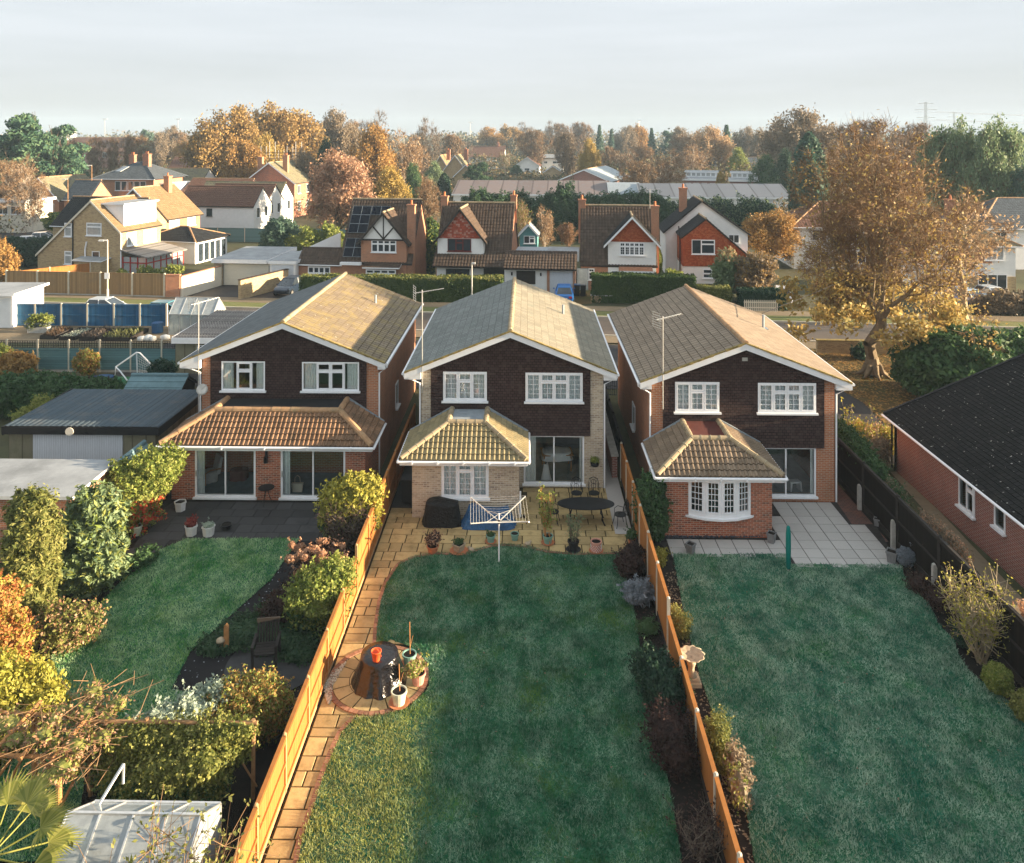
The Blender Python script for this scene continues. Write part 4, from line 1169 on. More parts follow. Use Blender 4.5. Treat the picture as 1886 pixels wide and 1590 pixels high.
m = MB()
for i in range(30):
    t0, t1 = i / 30, (i + .96) / 30
    m.bar((-e + rw * t0, .26, zE + (zR - zE) * t0 + .03), (-e + rw * t1, .26, zE + (zR - zE) * t1 + .03), .13, random.uniform(.05, .09))
m.build('verge', 'felt', ro)
m = MB(); m.tube([(-e - .05, -ln, zE - .06), (-e - .05, .3, zE - .06)], .05, 8); m.build('gutter', 'white', bun)
m = MB(); m.tube([(-e - .02, .12, zE - .1), (-.06, .1, zE - .35), (-.06, .1, .05)], .04, 8); m.build('downpipe', 'black', bun)
for (a, b, c, d), cl in zip(ops, (['f', 't'], ['f'])):
    window(bun, -.01, b, c, b - a, d - c, cl, rz=R(-90), depth=.1)

# ---- what shows behind the patio doors
def armchair(label, loc, rz, mat):
    t = thing('armchair', label, 'armchair', loc, rz)
    m = MB(); cover(m, .62, .6, .42, flare=.0, folds=3, lump=.01, top=1.0); m.build('seat', mat, t, smooth=True)
    m = MB(); m.prism([(.2, .3), (.34, .3), (.46, .98), (.36, 1.02)], 'x', -.3, .3); m.build('backrest', mat, t)
    for s in (-1, 1):
        m = MB(); m.tube([(s * .36, -.3, 0), (s * .36, -.3, .5), (s * .36, -.1, .58), (s * .36, .34, .55)], .03, 8); m.build('armrest', 'rust_wood', t)
def indoor():
    x, y = h1.location.x, h1.location.y
    armchair('pale armchair with wooden arms behind the left patio doors of the left house', (x - 2.95, 33.7, .1), R(-50), 'offwhite')
    armchair('dark armchair further back in the room of the left house', (x - 3.2, 35.2, .1), R(-120), 'net')
    m = MB(); cover(m, .75, .6, .4, flare=.0, folds=3, lump=.01, top=1.0)
    tag(m.build('footstool', 'felt_red', smooth=True, loc=(x - 1.75, 33.9, .1)), 'dark red footstool behind the left patio doors of the left house', 'footstool')
    m = MB(); m.prism([(-.2, 0), (.2, 0), (.24, .36), (-.24, .36)], 'y', -.07, .07); m.tube([(-.12, 0, .36), (-.1, 0, .6), (0, 0, .68), (.1, 0, .6), (.12, 0, .36)], .012, 6)
    tag(m.build('shopping_bag', 'render_cream', loc=(x + 1.15, 32.75, .1)), 'cream shopping bag behind the right patio doors of the left house', 'bag')
    x = h2.location.x
    t = thing('dining_table', 'dining table with a pale cloth inside the middle house', 'table', (x + 2.05, 35.3, .1), R(5))
    m = MB(); m.box(-.7, .7, -.45, .45, .7, .74); m.build('tabletop', 'rust_wood', t)
    m = MB(); cover(m, 1.3, .95, .3, flare=.12, folds=8, lump=.0, top=.97); o = m.build('tablecloth', 'curtain', t, smooth=True); o.location = (0, 0, .48)
    for a in (-.6, .6):
        for b in (-.38, .38):
            m = MB(); m.box(a - .03, a + .03, b - .03, b + .03, 0, .7); m.build('leg', 'rust_wood', t)
    m = MB(); cover(m, .4, .3, .62, flare=.2, folds=6, lump=.12, top=.5)
    tag(m.build('plastic_bag', 'white', smooth=True, loc=(x + 1.55, 34.05, .1)), 'crumpled white bag just inside the patio doors of the middle house', 'bag')
    x = h3.location.x
    t = thing('step_stool', 'white step stool just inside the patio doors of the right house', 'stool', (x + 2.35, 33.3, .1), R(10))
    m = MB(); m.box(-.24, .24, -.15, .15, .33, .38); m.build('top', 'white', t)
    for s in (-1, 1):
        m = MB(); m.prism([(s * .17, .33), (s * .24, .33), (s * .27, 0), (s * .2, 0)], 'y', -.17, .17); m.build('leg', 'white', t)
# ================================================================== fences
def fence(label, pts, hs, pmat, postmat, cat='fence', rail=None, board=None, capw=0.05, post=0.1, post_up=0.06, railside=1, trellis=0.0, nrail=3, name='fence', gb=0.15):
    """posts at pts; one panel of its own between each pair"""
    base = pts[0]
    root = thing(name, label, cat, (base[0], base[1], 0))
    cache = {}
    for i, p in enumerate(pts):
        h = max(hs[min(i, len(hs) - 1)], hs[max(0, i - 1)])
        if ('p', h) in cache:
            o = cache[('p', h)].copy(); COL.objects.link(o); o.parent = root
        else:
            m = MB(); m.box(-post / 2, post / 2, -post / 2, post / 2, 0, h + post_up)
            m.lathe([(post * .55, 0), (post * .3, .04)], 8, (0, 0, h + post_up))
            o = m.build('post', postmat, root); cache[('p', h)] = o
        o.location = (p[0] - base[0], p[1] - base[1], 0)
    for i in range(len(pts) - 1):
        p, q = Vector(pts[i]), Vector(pts[i + 1])
        L = (q - p).length - post
        h = hs[i]
        key = (round(L, 2), h)
        if key in cache:
            o = copy_tree(cache[key], root)
        else:
            m = MB()
            z0 = gb if board else 0.03
            zt = h - trellis
            m.box(0, L, -.012, .012, z0, zt)
            s = railside
            k = max(2, nrail)
            for j in range(k):
                zz = z0 + .06 + (zt - z0 - .12) * j / (k - 1)
                y0, y1 = (.013, .05) if s > 0 else (-.05, -.013)
                m.box(0, L, y0, y1, zz - .035, zz + .035, 1)
            for xx in (0.0, L - .04):
                m.box(xx, xx + .04, *((.013, .046) if s > 0 else (-.046, -.013)), z0 + .1, zt - .1, 1)
            if capw:
                m.box(-.01, L + .01, -capw, capw, zt, zt + .03, 1)
            o = m.build('panel', [pmat, rail or pmat], root)
            if trellis:
                t = MB()
                nx = int(L / .15)
                for j in range(nx + 1):
                    t.box(L * j / nx - .012, L * j / nx + .012, -.01, .01, zt + .03, h)
                for j in range(4):
                    zz = zt + .04 + (trellis - .06) * j / 3
                    t.box(0, L, .01, .025, zz - .012, zz + .012)
                t.build('trellis_top', 'wood_dark', o)
            if board:
                b = MB(); b.box(0, L, -.03, .03, 0, gb)
                b.build('gravel_board', board, o)
            cache[key] = o
        d = (q - p).normalized()
        o.location = (p.x + d.x * post / 2 - base[0], p.y + d.y * post / 2 - base[1], 0)
        o.rotation_euler = (0, 0, math.atan2(d.y, d.x))
    return root
FX = -5.57
ys = [12.2 + 1.9 * i for i in range(15)]
fence('long orange panel fence between the left and the middle garden, catching the sun', [(FX, y) for y in ys], [1.65 if y > 25 else 1.3 for y in ys], 'fence_orange', 'post_tan', rail='fence_rail', board='post_tan', railside=-1, post=.08)
RX = 4.13
ys2 = [13.34 + 1.9 * i for i in range(12)]
fence('orange fence with dark planting between the middle and the right garden', [(RX, y) for y in ys2], [1.6 if y > 22.8 else 1.15 for y in ys2], 'fence_orange', 'concrete_warm', rail='fence_rail', board='wood_dark', railside=-1, post=.09)
ys3 = [34.4 + 1.9 * i for i in range(6)]
fence('dark board fence along the passage between the middle and the right house', [(RX + .1, y) for y in ys3], [1.5] * 8, 'dark_wood', 'dark_wood', rail='wood_dark')
DX = 13.6
ys4 = [5.7 + 2.9 * i for i in range(14)]
df = fence('nearly black board fence with short concrete spurs beside the right lawn', [(DX, y) for y in ys4], [1.85] * 14, 'dark_wood', 'wood_dark', rail='wood_dark', board='wood_dark', railside=1, nrail=3)
m = MB(); m.box(-.07, .07, -.06, .06, 0, .9); m.prism([(-.07, .9), (.07, .9), (.02, 1.02), (-.05, 1.0)], 'y', -.06, .06)
sp = m.build('concrete_spur', 'concrete', df)
for i, y in enumerate(ys4):
    o = sp if i == 0 else sp.copy()
    if i: COL.objects.link(o); o.parent = df
    o.location = (-.18, y - ys4[0], 0)
fence('weathered wooden fence between the garages and the left patio', [(-15.35, y) for y in (25.6, 27.5, 29.4, 31.3, 33.2, 35.1, 37.0)], [1.75] * 7, 'fence_tan', 'wood', rail='wood')

# low wall and iron gate between the middle and the right house
m = MB(); m.box(3.75, 3.98, 34.4, 44.6, 0, 1.0); m.box(3.7, 4.03, 34.35, 44.65, 1.0, 1.08, 1)
tag(m.build('garden_wall', ['brick_plum', 'concrete']), 'low wall with pale coping in the passage beside the middle house', 'wall')
gt = thing('iron_gate', 'black wrought iron gate at the far end of the passage', 'gate', (4.3, 45.2, 0))
m = MB()
for i in range(9): m.tube([(i * .11, 0, .06), (i * .11, 0, 1.75)], .014, 6)
for z in (.1, .6, 1.1, 1.7): m.box(0, .88, -.012, .012, z - .015, z + .015)
for i in range(4): m.lathe([(.04, -.01), (.055, 0), (.04, .01)], 10, (.05 + .22 * i, 0, 1.4), sy=.3)
m.build('railing', 'iron', gt)

# ================================================================== things in the middle garden
def pot(label, px, py, r, h, mat, cat='pot', soil=True, saucer=None, square=False, hexa=False, z0=0.034, taper=0.75, group=None, loc=None, name='plant_pot'):
    x, y = loc or gp(px, py, z0)
    t = thing(name, label, cat, (x, y, z0), random.random() * .6, group)
    n = 4 if square else 6 if hexa else 18
    m = MB()
    zb = .03 if saucer else 0
    m.lathe([(r * taper, zb), (r * .97, zb + h * .82), (r * 1.08, zb + h * .83), (r * 1.08, zb + h), (r * .92, zb + h), (r * .9, zb + h * .88)], n)
    m.build('pot', mat, t, smooth=False)
    m = MB(); m.lathe([(.01, zb + h * .87), (r * .9, zb + h * .87), (r * .88, zb + h * .9), (.01, zb + h * .93)], n); m.build('compost', 'soil', t)
    if saucer:
        m = MB(); m.lathe([(r * 1.0, 0), (r * 1.4, .05), (r * 1.33, .05), (r * 1.0, .028)], 18); m.build('saucer', saucer, t)
    return t
P1 = pot('terracotta bowl with a dark red bushy plant beside the lawn edge', 797, 1017, .21, .24, 'terracotta')
P2 = pot('square stone trough on a brown saucer at the lawn edge', 845, 1016, .24, .26, 'stone', square=True, saucer='terracotta', cat='planter', name='planter')
P3 = pot('small green glazed pot left of the rotary dryer pole', 904, 999, .16, .24, 'pot_green', saucer='terracotta')
P4 = pot('small green glazed pot under the right side of the rotary dryer', 948, 994, .15, .24, 'pot_green')
P5 = pot('green glazed pot holding the tall yellow leaved plant', 1009, 1001, .18, .28, 'pot_green', saucer='terracotta')
P6 = pot('glossy black pot with a thin grey shrub in front of the patio table', 1056, 1014, .2, .34, 'pot_black', saucer='pot_black')
P7 = pot('pink patterned pot on a saucer at the right end of the lawn edge', 1098, 1016, .19, .36, 'pot_pink', saucer='terracotta', taper=.9)
m = MB()
for i in range(5):
    for j in range(14):
        a = 2 * PI * (j + .5 * (i % 2)) / 14
        rr = .195
        m.box(rr * math.cos(a) - .008, rr * math.cos(a) + .008, rr * math.sin(a) - .008, rr * math.sin(a) + .008, .07 + .05 * i, .09 + .05 * i)
m.build('pattern', 'white', P7)
P8 = pot('small red pot in the corner by the right fence', 1163, 1003, .13, .22, 'terracotta')
P9 = pot('pale green pot with a bamboo cane in front of the covered table', 735, 1297, .2, .34, 'pot_pale', saucer='terracotta', z0=.056)
P10 = pot('dark glazed pot with pale rim and a tall cane behind the covered table', 754, 1226, .19, .32, 'pot_green', saucer='terracotta', z0=.056)
P11 = pot('pink terracotta pot with yellow leaved plant beside the covered table', 770, 1258, .2, .3, 'pot_pink', z0=.056)
for t, dz, s in ((P9, 1.05, 1), (P10, 1.25, -1)):
    m = MB(); m.tube([(0.02, 0, .25), (.0, .02 * s, dz)], .012, 6); m.tube([(0.02, 0, .5), (.1, .03, .75), (.12, .03, .8)], .006, 5)
    m.build('cane', 'rust_wood', t)
def stone_frog(px, py, k, label):
    x, y = gp(px, py, .034)
    m = MB(); m.lathe([(.06, 0), (.1, .03), (.09, .09), (.03, .12)], 10, (0, 0, 0), sx=1.3); m.lathe([(.03, 0), (.06, .03), (.05, .07), (.02, .09)], 10, (.1, .02, .06))
    o = m.build('garden_ornament', 'stone', smooth=True, loc=(x, y, .03)); o.rotation_euler = (0, 0, k)
    tag(o, label, 'ornament')
stone_frog(868, 1015, 2.4, 'little stone frog beside the square stone trough')
stone_frog(972, 1004, .3, 'larger stone frog between the green pots by the lawn')
# rotary clothes dryer
x, y = gp(919, 1035, .036)
t = thing('rotary_dryer', 'open rotary clothes dryer with white lines standing on the lawn edge', 'clothes dryer', (x, y, .03), R(4))
m = MB(); m.tube([(0, 0, 0), (0, 0, 1.72)], .026, 10); m.build('pole', 'white', t)
m = MB(); m.lathe([(.05, 1.36), (.06, 1.4), (.06, 1.47), (.04, 1.5)], 10); m.build('hub', 'black', t)
tips = [(sx * 1.0, sy * .95, 1.86) for sx, sy in ((-1, -1), (1, -1), (1, 1), (-1, 1))]
for q in tips:
    m = MB(); m.bar((0, 0, 1.44), q, .032, .032); m.bar((0, 0, 1.7), (q[0] * .45, q[1] * .45, 1.44 + .42 * .45), .014, .014); m.build('arm', 'metal', t)
m = MB()
for i in range(8):
    f = .3 + .7 * i / 7
    c = [(q[0] * f, q[1] * f, 1.44 + .42 * f + .015) for q in tips]
    for a in range(4):
        p, q = c[a], c[(a + 1) % 4]
        mid = tuple((u + v) / 2 - (.02 if k == 2 else 0) for k, (u, v) in enumerate(zip(p, q)))
        m.tube([p, mid, q], .003, 4)
m.build('line', 'offwhite', t)
# draped covers
def cover(mb, w, d, h, flare=.12, folds=14, seed=1, top=.85, lump=.05, nu=72, nz=9, round_=3.5):
    r = random.Random(seed)
    ph = [r.random() * 6 for _ in range(4)]
    vs, fs = [], []
    for k in range(nz + 1):
        f = k / nz
        for j in range(nu):
            a = 2 * PI * j / nu
            c, s = math.cos(a), math.sin(a)
            q = (abs(c) ** round_ + abs(s) ** round_) ** (-1 / round_)
            lo = 1 + flare * (1 - f) ** 1.3 + (1 - f) * (.028 + .03 * math.sin(2 * a + ph[2])) * math.sin(folds * a + ph[0] + 1.5 * math.sin(2 * a)) + (1 - f) * .03 * math.sin(folds // 2 * a + ph[1] + f * 2)
            sc = lo * (1 - (1 - top) * f)
            z = h * f + (lump * math.sin(3 * a + ph[2]) * f if k < nz + 1 else 0) + (.02 * math.sin(5 * a + ph[3]) if k == 0 else 0)
            vs.append((w / 2 * q * c * sc, d / 2 * q * s * sc, max(z, 0)))
    for k in range(nz):
        for j in range(nu):
            fs.append((k * nu + j, k * nu + (j + 1) % nu, (k + 1) * nu + (j + 1) % nu, (k + 1) * nu + j))
    o = nz * nu
    for g_, z in ((.6, .03), (.25, .05)):
        base = len(vs)
        for j in range(nu):
            v = vs[o + j]; vs.append((v[0] * g_, v[1] * g_, h + z * (lump > 0) * (1 + .5 * math.sin(j * .3 + seed)) * (1 if lump > .03 else .1)))
        for j in range(nu):
            p = o if g_ == .6 else base - nu
            fs.append((p + j, p + (j + 1) % nu, base + (j + 1) % nu, base + j))
    base = len(vs) - nu
    fs.append(tuple(range(base, base + nu)))
    mb.add(vs, fs)
def covered(name, label, cat, x, y, w, d, h, mat, rz=0, z=.034, **k):
    m = MB(); cover(m, w, d, h, **k)
    o = m.build(name, mat, smooth=True, loc=(x, y, z)); o.rotation_euler = (0, 0, rz)
    return tag(o, label, cat)
covered('covered_barbecue', 'barbecue under a black cover against the kitchen extension wall', 'barbecue', xat(814, 30.25), 30.3, 1.36, .66, .86, 'tarp_black', seed=3, folds=9, top=.92)
covered('covered_furniture', 'low lumpy pile under a crumpled blue tarpaulin beside the black covered barbecue', 'tarpaulin', xat(899, 30.2), 30.2, 1.95, .75, .62, 'tarp_blue', seed=8, folds=11, top=.8, lump=.14, flare=.1)
tx, ty = gp(699, 1252, .055)
covered('covered_table', 'round table under a long glossy black sheet on the circular paving', 'table', tx, ty, 1.1, 1.1, .74, 'tarp_shiny', seed=5, folds=15, top=.92, lump=.0, flare=.4, round_=2, z=.056, nu=120, nz=12)
m = MB(); m.lathe([(.09, 0), (.095, .005), (.135, .25), (.145, .25), (.145, .265), (.128, .265), (.085, .02), (.01, .015)], 20)
m.tube([(.14 * math.cos(a), .14 * math.sin(a), .25 - .17 * math.sin((a + .6) / 1.9 * PI)) for a in np.linspace(-.6 - PI / 2 + .5, 1.3 - PI / 2 + .5, 9)], .006, 5)
bx_, by_ = gp(693, 1216, .81)
tag(m.build('bucket', 'bucket', smooth=True, loc=(bx_, by_, .803)), 'bright orange plastic bucket on the black covered table', 'bucket')
indoor()
# cast iron patio set
TX, TY = gp(1079, 928, .73)
t = thing('patio_table', 'long oval black cast iron table on the middle patio', 'table', (TX, TY, .034))
m = MB(); m.lathe([(.5, .68), (.53, .69), (.53, .715), (.48, .72), (.01, .72)], 36, sx=2.1, sy=1.0); m.build('tabletop', 'iron', t, smooth=False)
for sx in (-1, 1):
    for sy in (-1, 1):
        m = MB(); m.tube([(sx * .55, sy * .25, .68), (sx * .62, sy * .28, .4), (sx * .6, sy * .27, .2), (sx * .72, sy * .33, 0)], .025, 8); m.build('leg', 'iron', t)
def chair(par_loc, rz, label):
    t = thing('patio_chair', label, 'chair', par_loc, rz, 'cast iron chairs around the patio table')
    m = MB(); m.lathe([(.2, .42), (.23, .43), (.23, .45), (.01, .455)], 16); m.build('seat', 'iron', t)
    m = MB()
    fr = [(-.2, .2, .45), (-.22, .26, .7), (-.16, .3, .9), (0, .31, .96), (.16, .3, .9), (.22, .26, .7), (.2, .2, .45)]
    m.tube(fr, .016, 6)
    for i in range(-2, 3):
        m.tube([(i * .07, .2, .46), (i * .09, .25, .65), (i * .05, .3, .9)], .009, 5)
    for z in (.62, .78):
        m.tube([(.1 * math.cos(a), .26 + (z - .62) * .2, z + .08 * math.sin(a)) for a in np.linspace(0, 2 * PI, 11)], .008, 5)
    m.build('backrest', 'iron', t)
    for sx in (-1, 1):
        m = MB(); m.tube([(sx * .2, .2, .6), (sx * .25, 0, .66), (sx * .22, -.15, .6), (sx * .18, -.16, .44)], .012, 6); m.build('armrest', 'iron', t)
        for sy in (-1, 1):
            m = MB(); m.tube([(sx * .16, sy * .16, .43), (sx * .19, sy * .18, .2), (sx * .22, sy * .23, 0)], .014, 6); m.build('leg', 'iron', t)
    return t
chair((*gp(1062, 925, .1), .034), 0, 'black iron chair left of the pair behind the patio table')
chair((*gp(1094, 925, .1), .034), 0, 'black iron chair right of the pair behind the patio table')
chair((TX - 1.28, TY - .12, .034), R(80), 'black iron chair at the left end of the patio table')
chair((TX + 1.3, TY - .3, .034), R(-75), 'black iron chair at the right end of the patio table')
m = MB(); m.lathe([(.12, 0), (.17, .02), (.19, .16), (.15, .18)], 12)
x, z = wz(1095, 852, 33.4)
o = tag(m.build('hanging_basket', 'pot_black', smooth=True, loc=(x, 33.27, z - .1)), 'small hanging basket on the buff brick wall right of the patio doors', 'basket')
x, y = gp(749, 925, 0)
t = thing('wheelie_bin', 'black wheelie bin in the gap beside the kitchen extension', 'bin', (x + .05, y, .01))
def bin_parts(t, mat='black', lid='black'):
    m = MB(); v = [(-.24, -.28), (.24, -.28), (.24, .3), (-.24, .3)]
    m.add([(a * .85, b * .8, .08) for a, b in v] + [(a, b, .98) for a, b in v], [(3, 2, 1, 0), (4, 5, 6, 7), (0, 1, 5, 4), (1, 2, 6, 5), (2, 3, 7, 6), (3, 0, 4, 7)])
    m.build('body', mat, t)
    m = MB(); m.box(-.27, .27, -.33, .3, .985, 1.03); m.tube([(-.22, .34, 1.0), (.22, .34, 1.0)], .02, 8); m.build('lid', lid, t)
    for s in (-1, 1):
        m = MB(); m.tube([(s * .23, .27, .1), (s * .28, .27, .1)], .1, 12); m.build('wheel', 'tyre', t)
bin_parts(t)
# ================================================================== things in the right garden
x, y = gp(1452, 1051, .036)
t = thing('garden_parasol', 'closed rotary dryer in a slim green cover standing on the right lawn', 'covered dryer', (x, y, .03))
m = MB(); m.lathe([(.045, .06), (.075, .1), (.09, .8), (.085, 1.3), (.06, 1.52), (.02, 1.56)], 14); m.build('cover', 'green_post', t, smooth=True)
m = MB(); m.tube([(0, 0, 0), (0, 0, .1)], .025, 8); m.build('pole', 'metal', t)
t['label'] = 'slim closed rotary dryer in a dark green cover on the right lawn'; t.name = 'covered_dryer'
pot('grey square planter by the corner of the bow window extension', 1421, 999, .2, .36, 'pot_grey', square=True, cat='planter', name='planter')
pot('grey square planter on the paving below the bow window', 1272, 1019, .2, .36, 'pot_grey', square=True, cat='planter', name='planter')
pot('larger grey square planter at the right corner of the patio', 1643, 1035, .24, .4, 'pot_grey', square=True, cat='planter', name='planter')
pot('small dark square pot beside the black fence', 1615, 968, .15, .28, 'pot_grey', square=True, z0=.01)
x, y = gp(1276, 1262, .0)
t = thing('bird_bath', 'scalloped stone bird bath on a square plinth beside the right fence', 'bird bath', (x - .02, y + .1, .01))
m = MB(); m.box(-.24, .24, -.24, .24, 0, .1); m.box(-.19, .19, -.19, .19, .1, .18); m.build('plinth', 'stone', t)
m = MB(); m.lathe([(.15, .18), (.1, .25), (.08, .4), (.11, .5), (.13, .56), (.08, .6), (.12, .66)], 16); m.build('column', 'stone', t, smooth=True)
m = MB()
n = 40
rows = [(.1, .66), (.22, .69), (.33, .76), (.36, .79), (.32, .775), (.18, .71), (.02, .7)]
vs, fs = [], []
for r, z in rows:
    vs += [(r * (1 + .07 * math.cos(10 * 2 * PI * j / n)) * math.cos(2 * PI * j / n), r * (1 + .07 * math.cos(10 * 2 * PI * j / n)) * math.sin(2 * PI * j / n), z) for j in range(n)]
for i in range(len(rows) - 1):
    for j in range(n): fs.append((i * n + j, i * n + (j + 1) % n, (i + 1) * n + (j + 1) % n, (i + 1) * n + j))
m.add(vs, fs); m.build('bowl', 'stone', t, smooth=True)
# ================================================================== things in the left garden
pot('white octagonal planter with green leaves at the corner of the left house', 332, 940, .23, .36, 'pot_white', hexa=True, cat='planter', taper=.85, name='planter')
P12 = pot('white hexagonal planter with a red plant, left of the pair on the dark patio', 352, 985, .23, .36, 'pot_white', hexa=True, cat='planter', taper=.85, name='planter')
P13 = pot('white hexagonal planter with silvery leaves, right of the pair on the dark patio', 384, 986, .23, .36, 'pot_white', hexa=True, cat='planter', taper=.85, name='planter')
pot('cream round pot with a wide rim beside the left hedge', 252, 985, .19, .36, 'pot_pale', taper=.7)
pot('dark low bowl with a green plant right of the white planters', 417, 975, .2, .2, 'pot_black')
x, y = gp(489, 931, .034)
t = thing('bistro_table', 'small black round metal table against the brick between the patio doors', 'table', (x, y + .1, .034))
m = MB(); m.lathe([(.3, .66), (.32, .67), (.32, .69), (.01, .695)], 20); m.build('tabletop', 'iron', t)
for k in range(3):
    a = 2 * PI * k / 3 + .4
    m = MB(); m.tube([(.05 * math.cos(a), .05 * math.sin(a), .66), (.12 * math.cos(a), .12 * math.sin(a), .3), (.25 * math.cos(a), .25 * math.sin(a), 0)], .013, 6); m.build('leg', 'iron', t)
x, y = gp(490, 1222, .02)
t = thing('garden_chair', 'dark weathered wooden garden armchair on the round paving', 'chair', (x, y, .02), R(8))
m = MB()
for i in range(5): m.box(-.3, .3, -.3 + .12 * i, -.2 + .12 * i, .42, .45)
m.build('seat', 'wood_dark', t)
m = MB()
for i in range(8): m.bar((-.28 + .08 * i, .28, .45), (-.28 + .08 * i, .4, 1.0), .05, .02)
m.bar((-.32, .4, 1.02), (.32, .4, 1.02), .05, .09); m.build('backrest', 'wood_dark', t)
for s in (-1, 1):
    m = MB(); m.box(s * .33 - .04, s * .33 + .04, -.32, .36, .63, .67); m.build('armrest', 'wood_dark', t)
    for yy in (-.28, .32):
        m = MB(); m.box(s * .32 - .035, s * .32 + .035, yy - .035, yy + .035, 0, .63); m.build('leg', 'wood_dark', t)
x, y = gp(417, 1198, .014)
t = thing('wooden_post', 'short orange wooden post holding a stone mushroom beside the gravel path', 'post', (x, y, .01))
m = MB(); m.box(-.06, .06, -.05, .05, 0, .72); m.prism([(-.06, .72), (.06, .72), (.0, .78)], 'y', -.05, .05); m.build('upright', 'rust_wood', t)
m = MB(); m.lathe([(.05, 0), (.045, .28), (.13, .3), (.12, .36), (.03, .42)], 12, (-.15, -.05, 0)); m.build('mushroom', 'stone', t, smooth=True)
# greenhouse at the bottom edge
GXa, GXb, GY0, GYr, GY1 = -8.85, -6.25, 13.95, 14.9, 15.85
t = thing('greenhouse', 'aluminium greenhouse with dusty glass at the bottom edge among leaves', 'greenhouse', (GXa, GY0, 0))
M['dusty'] = glassmat('dusty_glass', (0.62, 0.66, 0.66), 0.1)
def dusty(m):
    nt = m.node_tree
    out = nt.nodes['Material Output']
    old = out.inputs['Surface'].links[0].from_socket
    d = nd(nt, 'ShaderNodeBsdfDiffuse', {'Color': (0.42, 0.46, 0.47, 1)})
    k = mrange(nt, noise(nt, 3.0, 5, pos(nt), .7), .3, .7, .42, .72)
    nt.links.new(nd(nt, 'ShaderNodeMixShader', {0: k, 1: old, 2: d.outputs[0]}).outputs[0], out.inputs['Surface'])
dusty(M['dusty'])
W_ = GXb - GXa; Dp = GY1 - GY0; r_ = GYr - GY0; ze_, zr_ = 1.5, 2.1
def gh(t, W_, Dp, r_, ze_, zr_, nb, mat='metal', glass='dusty', s=.035):
    m = MB()
    for i in range(nb + 1):
        x = W_ * i / nb
        m.bar((x, 0, 0), (x, 0, ze_), s, s); m.bar((x, Dp, 0), (x, Dp, ze_), s, s)
        m.bar((x, 0, ze_), (x, r_, zr_), s, s, up=(1, 0, 0)); m.bar((x, Dp, ze_), (x, r_, zr_), s, s, up=(1, 0, 0))
    for y, z in ((0, 0.02), (0, ze_), (Dp, .02), (Dp, ze_), (r_, zr_)):
        m.bar((0, y, z), (W_, y, z), s * 1.5, s * 1.5)
    for x in (0, W_):
        m.bar((x, 0, .02), (x, Dp, .02), s, s); m.bar((x, 0, ze_), (x, Dp, ze_), s, s)
        m.bar((x, Dp * .33, 0), (x, Dp * .33, ze_ + .3), s, s); m.bar((x, Dp * .66, 0), (x, Dp * .66, ze_ + .3), s, s)
    f = m.build('frame', mat, t)
    m = MB()
    m.add([(0, 0, ze_), (W_, 0, ze_), (W_, r_, zr_), (0, r_, zr_)], [(0, 1, 2, 3)]); m.add([(W_, Dp, ze_), (0, Dp, ze_), (0, r_, zr_), (W_, r_, zr_)], [(0, 1, 2, 3)])
    for y in (0, Dp): m.add([(0, y, 0), (W_, y, 0), (W_, y, ze_), (0, y, ze_)], [(0, 1, 2, 3)])
    for x in (0, W_): m.add([(x, 0, 0), (x, Dp, 0), (x, Dp, ze_), (x, r_, zr_), (x, 0, ze_)], [(0, 1, 2, 3, 4)])
    m.build('glazing', glass, t)
gh(t, W_, Dp, r_, ze_, zr_, 4)
m = MB(); a = (.35, Dp - .1, 1.6)
m.bar((.2, Dp - .2, 1.62), (.42, Dp + .35, 2.0), .05, .03); m.bar((.42, Dp + .35, 2.0), (.42, Dp + .33, 1.6), .04, .03); m.build('open_vent', 'offwhite', t)
m = MB()
m.box(.2, W_ - .2, .15, .6, .75, .8); m.box(.2, W_ - .2, Dp - .6, Dp - .15, .75, .8)
for xx in (.25, W_ - .25):
    for yy in (.2, .55, Dp - .55, Dp - .2): m.box(xx - .02, xx + .02, yy - .02, yy + .02, 0, .75)
m.build('staging', 'wood', t)
# rustic pergola and trellis of round logs
t = thing('pergola', 'rustic pergola of orange round logs overgrown with climber at the lower left', 'pergola', (-11.6, 16.7, 0)); t.scale = (1, 1, .87)
pp = [(0, 0.15), (1.42, 0.1), (0.1, 1.35), (1.5, 1.2)]
for a, b in pp:
    m = MB(); m.tube([(a, b, 0), (a + .02, b, .9), (a, b + .01, 1.85)], .065, 9); m.build('post', 'rust_wood', t)
for p, q in (((-.9, .15, 1.88), (1.6, .1, 1.88)), ((-.7, 1.35, 1.9), (1.7, 1.2, 1.9)), ((1.42, -.1, 2.0), (1.5, 1.5, 2.0)), ((0, -.1, 2.0), (.1, 1.6, 2.0)), ((.7, -.1, 1.99), (.75, 1.5, 1.99))):
    m = MB(); m.tube([p, q], .05, 8); m.build('beam', 'rust_wood', t)
for p, q in (((1.42, .1, 1.3), (1.05, .1, 1.85)), ((1.5, 1.2, 1.2), (1.1, 1.25, 1.86)), ((0, .15, 1.2), (.4, .15, 1.85)), ((.1, 1.35, .5), (1.5, 1.2, .6)), ((0, .15, .5), (.1, 1.35, 1.3)), ((1.42, .1, .5), (1.5, 1.2, 1.1))):
    m = MB(); m.tube([p, q], .035, 7); m.build('brace', 'rust_wood', t)
t = thing('rustic_trellis', 'rustic log trellis with ivy between the pergola and the orange fence', 'trellis', (-10.0, 17.75, 0))
for x in (0.0, 1.3, 2.6, 3.75):
    m = MB(); m.tube([(x, 0, 0), (x, .02, 1.78)], .05, 8); m.build('post', 'wood', t)
m = MB(); m.tube([(-.1, 0, 1.7), (3.85, 0, 1.72)], .045, 8); m.build('rail', 'wood', t)
